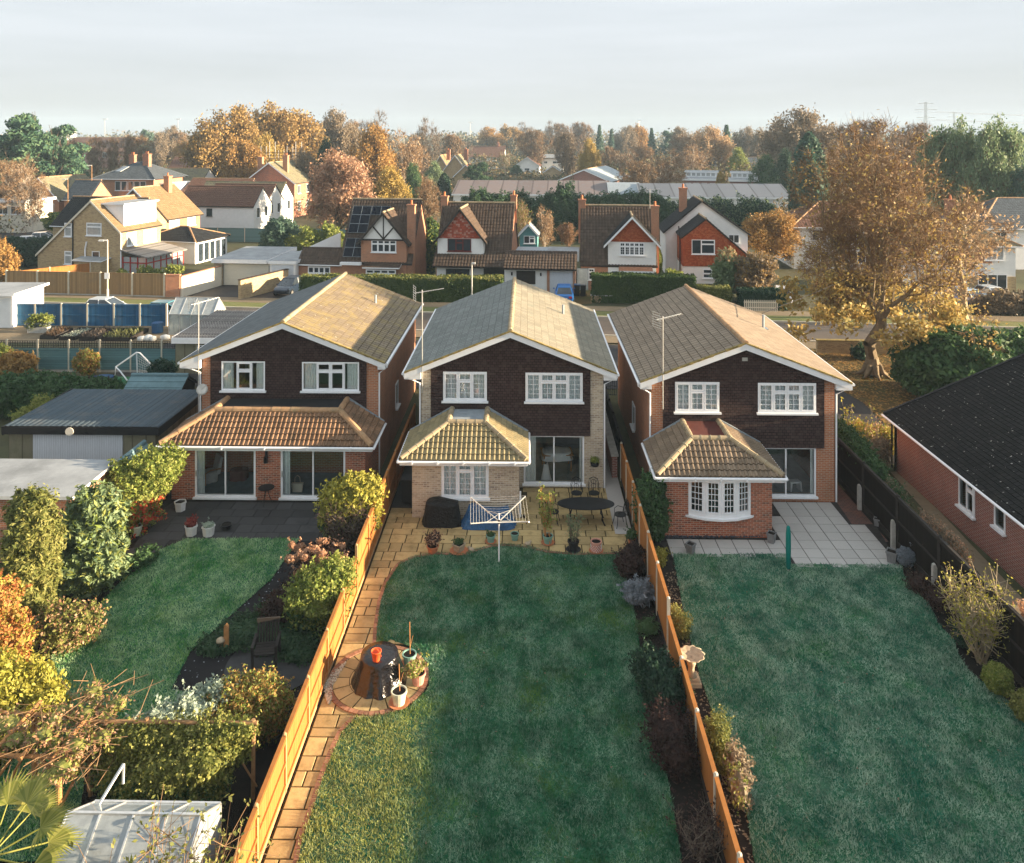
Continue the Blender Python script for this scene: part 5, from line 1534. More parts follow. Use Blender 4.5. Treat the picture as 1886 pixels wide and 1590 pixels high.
for i in range(6):
    for s in (1, -1):
        m = MB(); x = .3 + i * .62
        m.tube([(x - .45 * s, .04 * s, .3), (x + .35 * s, .04 * s, 1.6)], .022, 6); m.build('lath', 'wood', t)
# ================================================================== kit for the buildings further off
def block(par, x0, x1, y0, y1, ze, zr, axis, wall, roof, ov=.3, pitch=.3, course=.4, amp=.055, xr=None, ze2=None, ns=3, trim='white', ridge='ridge', barge=True, base=0.0, flat=False, t=.12):
    """a gabled block; axis 'x': ridge runs along x, 'y': ridge runs along y, ze2 = other eave height, xr = ridge position across"""
    ze2 = ze if ze2 is None else ze2
    m = MB()
    if axis == 'y':
        c = (x0 + x1) / 2 if xr is None else xr
        m.prism([(x0, base), (x1, base), (x1, ze2 - t), (c, zr - t), (x0, ze - t)], 'y', y0, y1)
    else:
        c = (y0 + y1) / 2 if xr is None else xr
        m.prism([(y0, base), (y1, base), (y1, ze2 - t), (c, zr - t), (y0, ze - t)], 'x', x0, x1)
    m.build('wall', wall, par)
    m = MB()
    if axis == 'y':
        sa, sb = (zr - ze) / (c - x0), (zr - ze2) / (x1 - c)
        ea, eb = x0 - ov, x1 + ov
        za, zb = ze - sa * ov, ze2 - sb * ov
        L = y1 - y0 + 2 * ov
        tiled(m, (ea, y1 + ov, za), (0, -1, 0), (c - ea, 0, zr - za), L, math.hypot(c - ea, zr - za), pitch=pitch, course=course, amp=amp, ns=ns, flat=flat)
        tiled(m, (eb, y0 - ov, zb), (0, 1, 0), (c - eb, 0, zr - zb), L, math.hypot(c - eb, zr - zb), pitch=pitch, course=course, amp=amp, ns=ns, flat=flat)
        m.prism([(ea, za - .012), (c, zr - .012), (eb, zb - .012), (eb, zb - .15), (c, zr - .17), (ea, za - .15)], 'y', y0 - ov + .01, y1 + ov - .01, 1)
        o = m.build('roof', [roof, 'wood_dark'], par)
        r = MB(); ridge_run(r, (c, y0 - ov, zr), (c, y1 + ov, zr), .11, .6)
        if barge:
            b = MB()
            b.prism([(ea, za - .02), (c, zr - .02), (c, zr - .26), (ea, za - .26)], 'y', y0 - ov - .04, y0 - ov)
            b.prism([(c, zr - .02), (eb, zb - .02), (eb, zb - .26), (c, zr - .26)], 'y', y0 - ov - .04, y0 - ov)
            b.build('bargeboard', trim, par)
    else:
        sa, sb = (zr - ze) / (c - y0), (zr - ze2) / (y1 - c)
        ea, eb = y0 - ov, y1 + ov
        za, zb = ze - sa * ov, ze2 - sb * ov
        L = x1 - x0 + ov
        xa, xb = x0 - ov / 2, x1 + ov / 2
        tiled(m, (xa, ea, za), (1, 0, 0), (0, c - ea, zr - za), L, math.hypot(c - ea, zr - za), pitch=pitch, course=course, amp=amp, ns=ns, flat=flat)
        tiled(m, (xb, eb, zb), (-1, 0, 0), (0, c - eb, zr - zb), L, math.hypot(c - eb, zr - zb), pitch=pitch, course=course, amp=amp, ns=ns, flat=flat)
        m.prism([(ea, za - .012), (c, zr - .012), (eb, zb - .012), (eb, zb - .15), (c, zr - .17), (ea, za - .15)], 'x', xa + .01, xb - .01, 1)
        o = m.build('roof', [roof, 'wood_dark'], par)
        r = MB(); ridge_run(r, (xa, c, zr), (xb, c, zr), .11, .6)
        if barge:
            g = MB(); g.tube([(xa, ea - .05, za - .05), (xb, ea - .05, za - .05)], .055, 6); g.build('gutter', trim, par)
    r.build('ridge_tiles', ridge, o)
    return o
def hip(par, x0, x1, y0, y1, ze, zr, wall, roof, ov=.4, inset=None, base=0.0, pitch=.3, course=.4, amp=.02, axis='x', flat=False, ridge='ridge', gutter='white'):
    m = MB(); m.box(x0, x1, y0, y1, base, ze - .02); m.build('wall', wall, par)
    X0, X1, Y0, Y1 = x0 - ov, x1 + ov, y0 - ov, y1 + ov
    if axis == 'x':
        i = inset if inset is not None else (Y1 - Y0) / 2
        ym = (Y0 + Y1) / 2
        H1 = math.hypot(ym - Y0, zr - ze); H2 = math.hypot(i, zr - ze)
        m = MB()
        tiled(m, (X0, Y0, ze), (1, 0, 0), (0, ym - Y0, zr - ze), X1 - X0, H1, i, X1 - X0 - i, pitch, course, amp, .02, ns=3, flat=flat)
        tiled(m, (X1, Y1, ze), (-1, 0, 0), (0, ym - Y1, zr - ze), X1 - X0, H1, i, X1 - X0 - i, pitch, course, amp, .02, ns=3, flat=flat)
        w2 = (Y1 - Y0) / 2
        tiled(m, (X0, Y1, ze), (0, -1, 0), (i, 0, zr - ze), Y1 - Y0, H2, w2, w2, pitch, course, amp, .02, ns=3, flat=flat)
        tiled(m, (X1, Y0, ze), (0, 1, 0), (-i, 0, zr - ze), Y1 - Y0, H2, w2, w2, pitch, course, amp, .02, ns=3, flat=flat)
        A, B = (X0 + i, ym, zr), (X1 - i, ym, zr)
    m.box(X0 + .01, X1 - .01, Y0 + .01, Y1 - .01, ze - .14, ze - .015, 1)
    o = m.build('roof', [roof, 'wood_dark'], par)
    r = MB()
    for p, q in ((A, B), ((X0, Y0, ze), A), ((X0, Y1, ze), A), ((X1, Y0, ze), B), ((X1, Y1, ze), B)):
        if (Vector(q) - Vector(p)).length > .3: ridge_run(r, p, q, .1, .6)
    r.build('hip_tiles', ridge, o)
    g = MB(); g.tube([(X0, Y0 - .05, ze - .06), (X1, Y0 - .05, ze - .06)], .055, 6); g.build('gutter', gutter, par)
    return o
def slabroof(par, x0, x1, y0, y1, z0, z1, mat, fascia='white', fh=.25, name='roof'):
    """a nearly flat roof with a deep fascia"""
    m = MB()
    v = [(x0, y0, z0), (x1, y0, z0), (x1, y1, z1), (x0, y1, z1)]
    m.add(v + [(a, b, c - fh) for a, b, c in v], [(0, 1, 2, 3)], 0)
    m.add(v + [(a, b, c - fh) for a, b, c in v], [(4, 7, 6, 5), (0, 4, 5, 1), (1, 5, 6, 2), (2, 6, 7, 3), (3, 7, 4, 0)], 1)
    return m.build(name, [mat, fascia], par)
def chimney(par, x, y, z0, z1, w=.7, d=.5, mat='brick_orange', pots=1):
    m = MB(); m.box(x - w / 2, x + w / 2, y - d / 2, y + d / 2, z0, z1)
    m.box(x - w / 2 - .06, x + w / 2 + .06, y - d / 2 - .06, y + d / 2 + .06, z1, z1 + .15)
    o = m.build('chimney', mat, par)
    for i in range(pots):
        m = MB(); m.lathe([(.12, 0), (.1, .4), (.13, .42)], 10, (x + (i - (pots - 1) / 2) * .35, y, z1 + .15)); m.build('chimney_pot', 'terracotta', o)
    return o
def fwin(par, x, y, z, w, h, cols='ff', rz=0.0, glass='darkglass', mat='white', bars=None, tl=.3, sill=True, fr=.06):
    return window(par, x, y, z, w, h, cols, rz=rz, glass=glass, mat=mat, bars=bars, tl=tl, depth=.02, sill=sill, fr=fr)

# ================================================================== left of the front houses
t = thing('garage', 'double garage with a dark corrugated roof, black fascia and white door', 'garage', (-22.4, 33.3, 0))
m = MB(); m.box(0, 6.4, .1, .35, 0, 2.25); m.box(0, .2, .35, 4.7, 0, 2.3); m.box(6.2, 6.4, .35, 4.7, 0, 2.3); m.box(.2, 6.2, 4.5, 4.7, 0, 2.2); m.build('wall', 'concrete_side', t)
m = MB()
n = 110; vs, fs = [], []
for i in range(n + 1):
    x = -.1 + 6.75 * i / n
    h = .035 * abs(math.sin(PI * i / n * 27)) ** .5
    vs += [(x, -.15, 2.6 + h), (x, 5.0, 2.5 + h)]
for i in range(n): fs.append((2 * i, 2 * i + 2, 2 * i + 3, 2 * i + 1))
m.add(vs, fs); m.build('roof', 'corr', t)
m = MB(); m.box(-.12, 6.66, -.2, -.15, 2.28, 2.6); m.box(6.61, 6.66, -.15, 5.0, 2.22, 2.56); m.box(-.12, -.07, -.15, 5, 2.22, 2.56); m.box(-.07, 6.61, -.15, 5.0, 2.3, 2.45); m.build('fascia', 'fascia_black', t)
m = MB(); m.box(1.1, 5.0, .04, .1, .02, 2.2); m.build('door', 'door_white', t)
m = MB(); m.lathe([(.01, -.05), (.16, -.04), (.18, 0), (.18, .02)], 14); o = m.build('wall_lamp', 'render_cream', t, loc=(2.85, -.22, 2.42)); o.rotation_euler = (R(90), 0, 0)
t = thing('outbuilding', 'flat roofed brick outbuilding with pale felt roof behind the left hedge', 'shed', (-24, 27.2, 0))
m = MB(); m.box(0, 7.9, .1, 3.0, 0, 2.25); m.build('wall', 'brick_orange', t)
slabroof(t, -.1, 8.02, 0, 3.1, 2.4, 2.42, 'felt_grey', 'offwhite', .12)
m = MB(); m.tube([(-.1, 1.1, 2.47), (3.6, 1.2, 2.47)], .04, 8); m.build('pipe', 'black', t)
t = thing('garden_shed', 'little shed with a pale pitched felt roof between the garage and the boundary fence', 'shed', (-16.95, 30.8, 0))
block(t, 0, 1.5, 0, 1.9, 1.55, 2.1, 'y', 'fence_tan', 'felt_teal', .15, flat=True, amp=.003, barge=False, ridge='felt_teal')
t = thing('garden_shed', 'dark shed with a green felt roof behind the big garage', 'shed', (-20.9, 40.2, 0))
block(t, 0, 2.9, 0, 1.9, 1.8, 2.35, 'x', 'dark_wood', 'felt_teal', .15, flat=True, amp=.003, barge=False, ridge='felt_teal')
t = thing('garden_shed', 'black tarred shed squeezed between the trellis and the left house', 'shed', (-17.2, 41.6, 0))
block(t, 0, 1.7, 0, 2.4, 1.9, 2.35, 'y', 'dark_wood', 'felt_teal', .15, flat=True, amp=.003, ridge='felt')
t = thing('garage', 'long garage with a striped corrugated roof and white fascia beside the greenhouse', 'garage', (-22.2, 48.9, 0))
m = MB(); m.box(0, 3.0, .1, 6.8, 0, 2.05); m.build('wall', 'concrete_side', t)
m = MB(); n = 90; vs, fs = [], []
for i in range(n + 1):
    x = -.1 + 3.2 * i / n; h = .07 * (.5 + .5 * math.sin(2 * PI * i / n * 17))
    vs += [(x, -.1, 2.25 + h), (x, 7.0, 2.4 + h)]
for i in range(n): fs.append((2 * i, 2 * i + 2, 2 * i + 3, 2 * i + 1))
m.add(vs, fs); m.build('roof', 'corr_pale', t)
m = MB(); m.box(-.14, 3.14, -.16, -.1, 1.95, 2.3); m.box(-.14, -.1, -.1, 7, 1.98, 2.36); m.box(3.1, 3.14, -.1, 7, 1.98, 2.36); m.build('fascia', 'white', t)
fwin(t, 1.4, .06, .9, 1.2, .9, 'ff')
t = thing('greenhouse', 'small greenhouse with frosted panes beside the blue fence', 'greenhouse', (-26.9, 58.3, 0), R(-3))
gh(t, 3.4, 2.2, 1.1, 1.55, 2.6, 4, s=.05)
t = thing('outbuilding', 'white rendered building with a flat roof edge at the left border', 'building', (-44, 60.2, 0))
m = MB(); m.box(0, 3.9, 0, 4, 0, 2.5); m.build('wall', 'render_white', t); slabroof(t, -.2, 4.25, -.3, 4.2, 2.72, 2.75, 'felt_grey', 'white', .2)
m = MB(); m.tube([(4.0, -.06, 0), (4.0, -.06, 2.4), (4.15, -.2, 2.55)], .05, 8); m.build('downpipe', 'white', t)
xs = [xat(p, 49.2) for p in (-110, -52, 13, 70, 127, 184, 241, 298, 345)]
fence('grey green panel fence with black square trellis along its top', [(x, 49.2) for x in xs], [1.98] * 9, 'fence_teal', 'concrete_warm', trellis=.5, board='concrete', railside=-1, nrail=2)
xs = [xat(p, 60.8) for p in (-80, -31, 17, 65, 113, 161, 210, 258, 307)]
fence('faded blue board fence with pale concrete posts behind the raised beds', [(x, 60.8) for x in xs], [1.72] * 9, 'fence_blue', 'concrete_warm', rail='fence_blue', railside=-1, nrail=3, post=.13)
p0, p1 = gp(12, 541), gp(303, 548)
k = 5
fence('tall tan board fence along the far pavement in front of the tan brick house', [(p0[0] + (p1[0] - p0[0]) * i / k, p0[1] + (p1[1] - p0[1]) * i / k) for i in range(k + 1)], [2.15] * 6, 'fence_tan', 'concrete_warm', railside=1, board='concrete', post=.16)
q = [gp(12, 541), (gp(12, 541)[0] + 5.0, 78.3)]
fence('pale panel fence turning from the tan fence towards the tan house', [q[0], ((q[0][0] + q[1][0]) / 2, (q[0][1] + q[1][1]) / 2), q[1]], [2.0] * 3, 'fence_orange', 'concrete_warm', railside=-1)
q0, q1 = (xat(468, 75.4), 112), (xat(330, 112), 112)
fence('dark panel fence below the white gabled houses', [(q1[0] + (q0[0] - q1[0]) * i / 6 + 3, 109 - .4 * i) for i in range(9)], [1.9] * 9, 'fence_teal', 'concrete_warm')
# raised beds
for i, (a, b, c, d, lab) in enumerate(((295, 420 / 1.0, 622, 0, ''),)): pass
beds = [(287, 412, 572, 548, 'left of four black edged raised beds, full of brown stalks', (.10, .065, .04)),
        (425, 560, 578, 545, 'raised bed with pale netting, second from the left of four', (.30, .34, .28)),
        (570, 700, 582, 548, 'raised bed with grey stalks, third from the left of four', (.11, .09, .075)),
        (712, 960, 586, 550, 'long raised bed at the right end with green and brown plants', (.12, .13, .05))]
for a, b, yb_, yt_, lab, colr in beds:
    x0, y0 = gp(a / 3.929, 480 + yb_ / 3.929); x1, _ = gp(b / 3.929, 480 + yb_ / 3.929); _, y1 = gp(a / 3.929, 480 + (yt_ - 35) / 3.929)
    t = thing('raised_bed', lab, 'raised bed', (x0, y0, .012), 0, 'raised vegetable beds')
    w_, l_ = x1 - x0 - .15, min(y1 - y0, 3.2)
    m = MB(); m.box(0, w_, 0, .06, 0, .28); m.box(0, w_, l_ - .06, l_, 0, .28); m.box(0, .06, .06, l_ - .06, 0, .28); m.box(w_ - .06, w_, .06, l_ - .06, 0, .28); m.build('edging_board', 'wood_dark', t)
    m = MB(); m.box(.06, w_ - .06, .06, l_ - .06, .0, .22); m.build('soil', 'soil', t)
    k = 260; P = rng.random((k, 2)) * [w_ - .2, l_ - .2] + .1
    V = np.zeros((k, 4, 3)); a_ = rng.random(k) * PI; h = rng.uniform(.05, .3, k) * (.35 if 'netting' in lab else 1)
    s = .03
    V[:, 0, :2] = P - np.stack([np.cos(a_), np.sin(a_)], 1) * s; V[:, 1, :2] = P + np.stack([np.cos(a_), np.sin(a_)], 1) * s
    ln = rng.normal(0, .12, (k, 2)); V[:, 2, :2] = V[:, 1, :2] + ln; V[:, 3, :2] = V[:, 0, :2] + ln
    V[:, :2, 2] = .2; V[:, 2:, 2] = .22 + h[:, None]
    nm = 'bed_plants_%s' % lab[:6].strip()
    M[nm] = leafmat(nm, [sc3(colr, .6), colr, sc3(colr, 1.5)])
    quads('plants', V, nm, t)
t = thing('flower_trough', 'long pale trough with heather and grey foliage before the blue fence', 'planter', (*gp(50, 614), .012))
m = MB(); m.box(0, 1.5, 0, .55, 0, .42); m.build('trough', 'concrete', t)
# toppled football goal
gx, gy = gp(214, 700)
t = thing('football_goal', 'white football goal frame tipped on its side with a sagging net', 'goal', (gx, gy, 0))
s = 1440 / 48.0
def gq(px, py, dy=0): return ((px - 214) / s, dy, (700 - py) / s)
m = MB(); m.tube([gq(211, 703), gq(213, 676), gq(252, 649), gq(258, 650), gq(284, 676), gq(290, 694)], .045, 8); m.build('frame', 'white', t)
m = MB(); m.tube([gq(213, 676), gq(226, 681, -.3), gq(243, 697, -.5)], .04, 8); m.tube([gq(252, 649), gq(252, 697, .1)], .04, 8); m.build('support', 'white', t)
m = MB()
for i in range(9):
    f = i / 8
    a = Vector(gq(252, 652)) * (1 - f) + Vector(gq(252, 695)) * f; b = Vector(gq(282, 676)) * (1 - f) + Vector(gq(288, 696)) * f
    m.tube([a, (a + b) / 2 + Vector((0, .15, -.05)), b], .008, 4)
    a = Vector(gq(252, 652)) * (1 - f) + Vector(gq(284, 678)) * f; b = Vector(gq(252, 696)) * (1 - f) + Vector(gq(290, 696)) * f
    m.tube([a, (a + b) / 2 + Vector((0, .15, 0)), b], .008, 4)
m.build('net', 'offwhite', t)
x, y = gp(190, 703)
m = MB(); m.lathe([(.3, 0), (.42, .05), (.46, .3), (.4, .3)], 14, sx=1.4)
tag(m.build('tub', 'tarp_blue', loc=(x, y, .01)), 'blue plastic tub of plants at the foot of the trellis fence', 'tub')
x, y = gp(290, 613)
m = MB(); m.lathe([(.32, 0), (.4, .02), (.42, .75), (.38, .78)], 16)
tag(m.build('water_butt', 'tarp_blue', loc=(x, y, .01)), 'blue water butt beside the small greenhouse', 'barrel')
m = MB()
for i in range(6):
    m.lathe([(.16, 0), (.28, .08), (.25, .28), (.08, .36)], 9, (random.uniform(-.8, .8), random.uniform(-.3, .3), 0), sx=random.uniform(.8, 1.4))
x, y = gp(283, 627)
tag(m.build('compost_sacks', 'offwhite', smooth=True, loc=(x, y, .01)), 'heap of pale compost sacks in front of the small greenhouse', 'sacks')
# ================================================================== across the street
RZ = R(-5.3)
def at(px, Y): return (xat(px, Y), Y, 0)
# --- half timbered house with solar panels; local origin under the left end of the gable front
t = thing('detached_house', 'brick house with black and white timbered gable and solar panels on the roof', 'house', at(665, 76.6), RZ)
w_ = 4.55
block(t, -2.1, 5.0, .2, 8.4, 2.75, 8.35, 'x', 'brick_orange', 'pan_d', .25, xr=4.3, ridge='ridge_buff', barge=False)
block(t, 0, w_, 0, 4.0, 4.75, 7.45, 'y', 'brick_orange', 'pan_d', .38, ridge='ridge_buff', trim='wood_dark', t=.1)
m = MB(); m.prism([(.08, 4.72), (w_ - .08, 4.72), (w_ / 2, 7.22)], 'y', -.05, 0); m.build('gable_panel', 'render_white', t)
for a, b, ww in (((-.1, 4.72), (w_ + .1, 4.72), .16), ((w_ / 2, 4.72), (w_ / 2, 7.2), .13), ((w_ / 2, 4.8), (w_ * .27, 6.0), .13), ((w_ / 2, 4.8), (w_ * .73, 6.0), .13)):
    m = MB(); m.bar((a[0], -.06, a[1]), (b[0], -.06, b[1]), .09, ww, up=(0, 0, 1) if a[0] != b[0] else (0, 1, 0)); m.build('timber', 'wood_dark', t)
fwin(t, 1.05, -.03, 3.5, 2.5, 1.2, 'tttt')
block(t, -6.6, -2.15, .5, 3.6, 2.3, 3.5, 'x', 'brick_orange', 'pan_d', .25, barge=True, ridge='pan_d')
fwin(t, -5.6, .47, 1.2, 2.3, .95, 'tttt')
m = MB(); m.box(.5, 4.0, -.75, 0, 0, .7); m.build('bay', 'brick_orange', t)
fwin(t, .7, -.72, .72, 3.0, 1.2, 'tttt'); slabroof(t, .4, 4.1, -.95, .0, 2.15, 2.45, 'pan_d', 'white', .12)
m = MB(); m.box(-2.0, .1, -.5, .1, 2.25, 2.5); m.build('porch_canopy', 'white', t)
chimney(t, 4.85, .9, 0, 8.0, .75, .6)
sl_ = math.atan2(8.35 - 2.75, 4.1)
M['solar'] = boards('solar_panel', (.006, .010, .022), .5, .2, rough=.15)
for u, v, nx, nv in ((-1.9, .5, 2, 2), (-1.9, 3.2, 2, 3), (.1, 5.3, 2, 1)):
    m = MB()
    e = Vector((0, math.cos(sl_), math.sin(sl_))); nn = Vector((0, -math.sin(sl_), math.cos(sl_)))
    for i in range(nx):
        for j in range(nv):
            o = Vector((u + i * .98, -.05, 2.52)) + e * (v + j * 1.05 ) + nn * .1
            a, b = Vector((.95, 0, 0)), e * 1.0
            m.add([o, o + a, o + a + b, o + b], [(0, 1, 2, 3)])
            for p, q in ((o, o + a), (o + a, o + a + b), (o + a + b, o + b), (o + b, o)):
                m.bar(p, q, .016, .03, 1)
    m.build('solar_panels', ['solar', 'lead'], t)
# --- white house with a red tiled gable (left of the pair)
t = thing('detached_house', 'white house with faded red tiled gable and a dark red framed window', 'house', at(806, 75.8), RZ)
w_ = 4.5
block(t, -.2, 7.0, .2, 8.0, 2.9, 8.1, 'x', 'brick_orange', 'pan_d', .25, xr=4.2, ridge='ridge_buff', barge=False)
block(t, 0, w_, 0, 3.8, 5.05, 7.9, 'y', 'render_white', 'pan_d', .35, ridge='ridge_buff', trim='wood_dark', t=.1)
m = MB(); m.prism([(.05, 5.0), (w_ - .05, 5.0), (w_ / 2, 7.7)], 'y', -.06, 0); m.build('tile_hanging', 'clad_redw', t)
M['redframe'] = plain('dark_red_frame', (.12, .018, .016), .5, .2, 5)
fwin(t, 1.0, -.03, 3.75, 2.3, 1.2, 'ftf', mat='redframe')
m = MB(); tiled(m, (-.3, -1.1, 2.45), (1, 0, 0), (0, 1.2, 1.1), 7.6, 1.63, pitch=.3, course=.4, amp=.06, ns=3); m.box(-.25, 7.2, -1.05, .15, 2.3, 2.42, 1); m.build('lean_to_roof', ['pan_d', 'wood_dark'], t)
m = MB(); m.box(.0, 3.4, -.4, 0, 0, 2.3); m.build('porch_wall', 'render_white', t)
fwin(t, .9, -.43, .8, 2.3, 1.3, 'ftf', mat='wood_dark')
m = MB(); m.box(3.9, 6.6, .14, .19, .05, 2.2); m.build('front_door', 'wood_dark', t)
chimney(t, -.15, 4.2, 5.0, 8.6, .7, .6); chimney(t, 6.9, 5.0, 6, 8.7, .6, .55)
# --- the link with garage between the pair
t = thing('garage', 'low white link building with pantiled roof and a white garage door', 'garage', at(929, 74.2), RZ)
m = MB(); m.box(0, 6.7, 0, 5, 0, 2.4); m.build('wall', 'render_white', t)
m = MB(); tiled(m, (-.1, -.6, 2.45), (1, 0, 0), (0, 2.3, 1.35), 6.95, 2.67, pitch=.3, course=.4, amp=.06, ns=3); m.box(-.05, 6.8, -.55, 1.6, 2.3, 2.42, 1); m.box(-.05, 6.8, 1.6, 1.7, 2.42, 3.7, 1); m.build('roof', ['pan_d', 'wood_dark'], t)
slabroof(t, .8, 3.9, 1.72, 5, 3.7, 3.7, 'lead', 'render_white', .9, 'flat_roof'); slabroof(t, 3.92, 7.0, 1.72, 5, 3.75, 3.75, 'felt_grey', 'render_white', .9, 'flat_roof')
m = MB(); m.box(1.15, 2.95, -.05, 0, .9, 2.15); m.build('shuttered_window', 'wood_dark', t)
m = MB(); m.box(4.25, 6.45, -.06, 0, .03, 2.1); m.build('door', 'door_white', t)
for x in (4.05, 6.5):
    m = MB(); m.box(x, x + .25, -.12, .0, 0, 2.4); m.build('pier', 'brick_orange', t)
for x in (.65, 3.4):
    m = MB(); m.box(x, x + .14, -.12, 0, 1.7, 2.0); m.build('wall_lamp', 'iron', t)
# --- white house with a red tiled gable (right)
t = thing('detached_house', 'white house with crisp red tiled gable and a wide gridded window', 'house', at(1120, 75.4), RZ)
w_ = 4.55
block(t, -2.6, 4.6, .2, 8.2, 2.75, 7.85, 'x', 'brick_orange', 'pan_d', .25, xr=4.2, ridge='ridge_buff', barge=False)
block(t, 0, w_, 0, 3.8, 4.85, 7.25, 'y', 'render_white', 'black_roof', .42, ridge='ridge_buff', t=.1)
m = MB(); m.prism([(.12, 4.75), (w_ - .12, 4.75), (w_ / 2, 7.0)], 'y', -.06, 0); m.build('tile_hanging', 'clad_red', t)
fwin(t, 1.1, -.03, 3.45, 2.35, 1.25, 'ttttt', bars=(2, .3))
fwin(t, -1.9, .17, 1.0, .6, 1.1, 't', bars=(2, .3)); fwin(t, .0 + .3, -.03, .0, .9, 2.0, 't')
m = MB(); m.box(-3.0, -1.9, .05, .2, 0, 2.1); m.build('front_door', 'lead', t)
m = MB(); m.box(1.2, 4.0, -.7, 0, 0, .8); m.build('bay', 'render_white', t); fwin(t, 1.3, -.68, .8, 2.6, 1.2, 'ffff', glass='paleglass')
slabroof(t, 1.0, 4.2, -.9, 0, 2.1, 2.4, 'brown_roof', 'white', .15)
chimney(t, -2.6, 4.2, 4, 8.3, .7, .6); chimney(t, 4.6, 2.2, 0, 7.9, .75, .65)
aerial(t, 4.2, 3.6, 7.6, 9.6, 'metal', 7, 0.1)
# --- red tiled asymmetric house
t = thing('detached_house', 'house hung with bright red tiles over a white ground floor, dark roof', 'house', at(1257, 79.3), R(-4))
m = MB(); m.box(0, 7.3, 0, 4.5, 0, 2.0); m.build('ground_floor', 'render_white', t)
block(t, 0, 6.3, -.08, 4.5, 4.75, 6.6, 'y', 'clad_red', 'black_roof', .12, xr=2.3, ze2=3.1, base=1.75, barge=False, ridge='ridge_buff')
block(t, -1.2, 7.4, 4.6, 10.5, 4.8, 8.0, 'y', 'render_white', 'black_roof', .25, xr=2.6, ze2=4.6, ridge='ridge_buff', barge=False)
fwin(t, .9, -.12, 3.0, 2.3, 1.45, [('f', .8), ('t', 1.2)]); fwin(t, 2.0, -.03, .55, 2.3, .95, [('t', .8), ('f', 1.2)], tl=.5)
fwin(t, 5.4, 4.56, 3.5, 1.1, .9, 'ff')
m = MB(); m.tube([(-.06, 1.5, 0), (-.06, 1.5, 4.3), (-.2, 1.5, 5.6)], .07, 8); m.build('soil_pipe', 'black', t)
chimney(t, 1.0, 7.5, 6.5, 9.0, .8, .7)
# --- white house at the right behind the big tree
t = thing('detached_house', 'white weatherboarded house with hipped brown roof behind the big chestnut tree', 'house', at(1722, 73.6), R(-3))
hip(t, 0, 7.2, 0, 7.5, 4.75, 6.9, 'render_white', 'green_roof', .45)
m = MB(); m.box(1.2, 2.9, -.04, 0, 3.1, 4.7); m.box(3.6, 5.1, -.04, 0, 3.1, 4.7); m.build('brick_panel', 'brick_orange', t)
m = MB(); m.box(-.02, 7.22, -.06, 0, 0, 1.9); m.build('ground_floor', 'brick_tan', t)
fwin(t, 2.0, -.08, 3.4, 1.3, 1.2, 'tf'); fwin(t, 4.4, -.08, 3.4, 1.7, 1.2, 'ftf', glass='paleglass'); fwin(t, 3.8, -.1, .6, 2.6, 1.5, 'fff'); fwin(t, .6, -.1, .6, 2.2, 1.5, 'ff')
chimney(t, 3.0, 3.5, 6, 8.6, .8, .7)
t = thing('detached_house', 'pale house with a dark hipped roof at the far right border', 'house', (50.5, 88, 0))
hip(t, 0, 14, 0, 9, 4.6, 7.6, 'render_white', 'slate', .5); fwin(t, 1.5, -.03, 3.1, 1.4, 1.1, 'ff')
t = thing('detached_house', 'white house half hidden behind the left side of the chestnut tree', 'house', at(1462, 88), R(-3))
hip(t, 0, 12, 0, 8, 4.7, 7.2, 'render_white', 'brown_roof', .45)
for x in (2, 6, 10): fwin(t, x, -.03, 3.2, 1.6, 1.2, 'ff'); fwin(t, x, -.03, .7, 1.8, 1.3, 'ff')

# ================================================================== left of the street
RT = R(-13)
cx_, cy_ = -42.5, 81.0
t = thing('detached_house', 'tan brick house with steep gable and big white box dormer', 'house', (cx_, cy_, 0), RT)
block(t, -10.5, 0, 0, 6.2, 2.25, 8.1, 'y', 'brick_tan', 'tan_roof', .15, xr=-3.6, ze2=5.0, barge=True, trim='render_cream', t=.1, ridge='ridge_buff')
block(t, -15, -4.5, 6.6, 13.0, 4.6, 7.5, 'x', 'brick_tan', 'black_roof', .3, amp=.06)
m = MB(); m.box(-3.45, -.35, .9, 5.9, 5.2, 7.55); m.build('dormer', 'white', t)
slabroof(t, -3.7, -.1, .7, 6.1, 7.72, 7.72, 'felt_grey', 'white', .16, 'dormer_roof')
for i in range(5): fwin(t, -.32, 1.3 + .88 * i, 6.2, .8, 1.05, 'f', rz=R(90), glass='paleglass', sill=False)
fwin(t, -7.0, -.03, 4.15, .95, 1.45, 't', glass='paleglass'); fwin(t, -4.2, -.03, 4.35, 1.9, 1.35, 't', glass='paleglass')
fwin(t, -7.0, -.03, 1.2, .95, 1.4, 't', glass='paleglass'); fwin(t, -3.5, -.03, 1.5, .95, 1.2, 'f')
fwin(t, .03, .9, 3.2, 1.4, 1.4, 'tf', rz=R(90), glass='paleglass'); fwin(t, .03, 3.4, 3.2, 2.0, 1.4, 'tft', rz=R(90), glass='paleglass')
m = MB(); m.tube([(-5.9, -.07, 0), (-5.9, -.07, 6.2)], .06, 8); m.build('soil_pipe', 'black', t)
m = MB(); m.tube([(-4.3, -.1, 0), (-4.3, -.1, 2.9), (-4.1, -.12, 3.7)], .08, 8); m.build('flue', 'white', t)
m = MB(); m.box(-4.6, -1.3, -1.3, 0, 0, 1.9); m.build('lean_to', 'brick_tan', t); slabroof(t, -4.8, -1.1, -1.5, 0, 1.95, 2.15, 'felt_grey', 'white', .1, 'lean_to_roof')
m = MB(); m.box(0, .1, -.02, .1, 0, 4.9); m.build('downpipe', 'white', t)
t2 = thing('conservatory', 'lean to conservatory with red glazing bars beside the tan brick house', 'conservatory', (cx_ + .12, cy_, 0), RT)
m = MB(); m.box(0.05, 3.0, .1, 6.0, 0, .5); m.build('base_wall', 'render_white', t2)
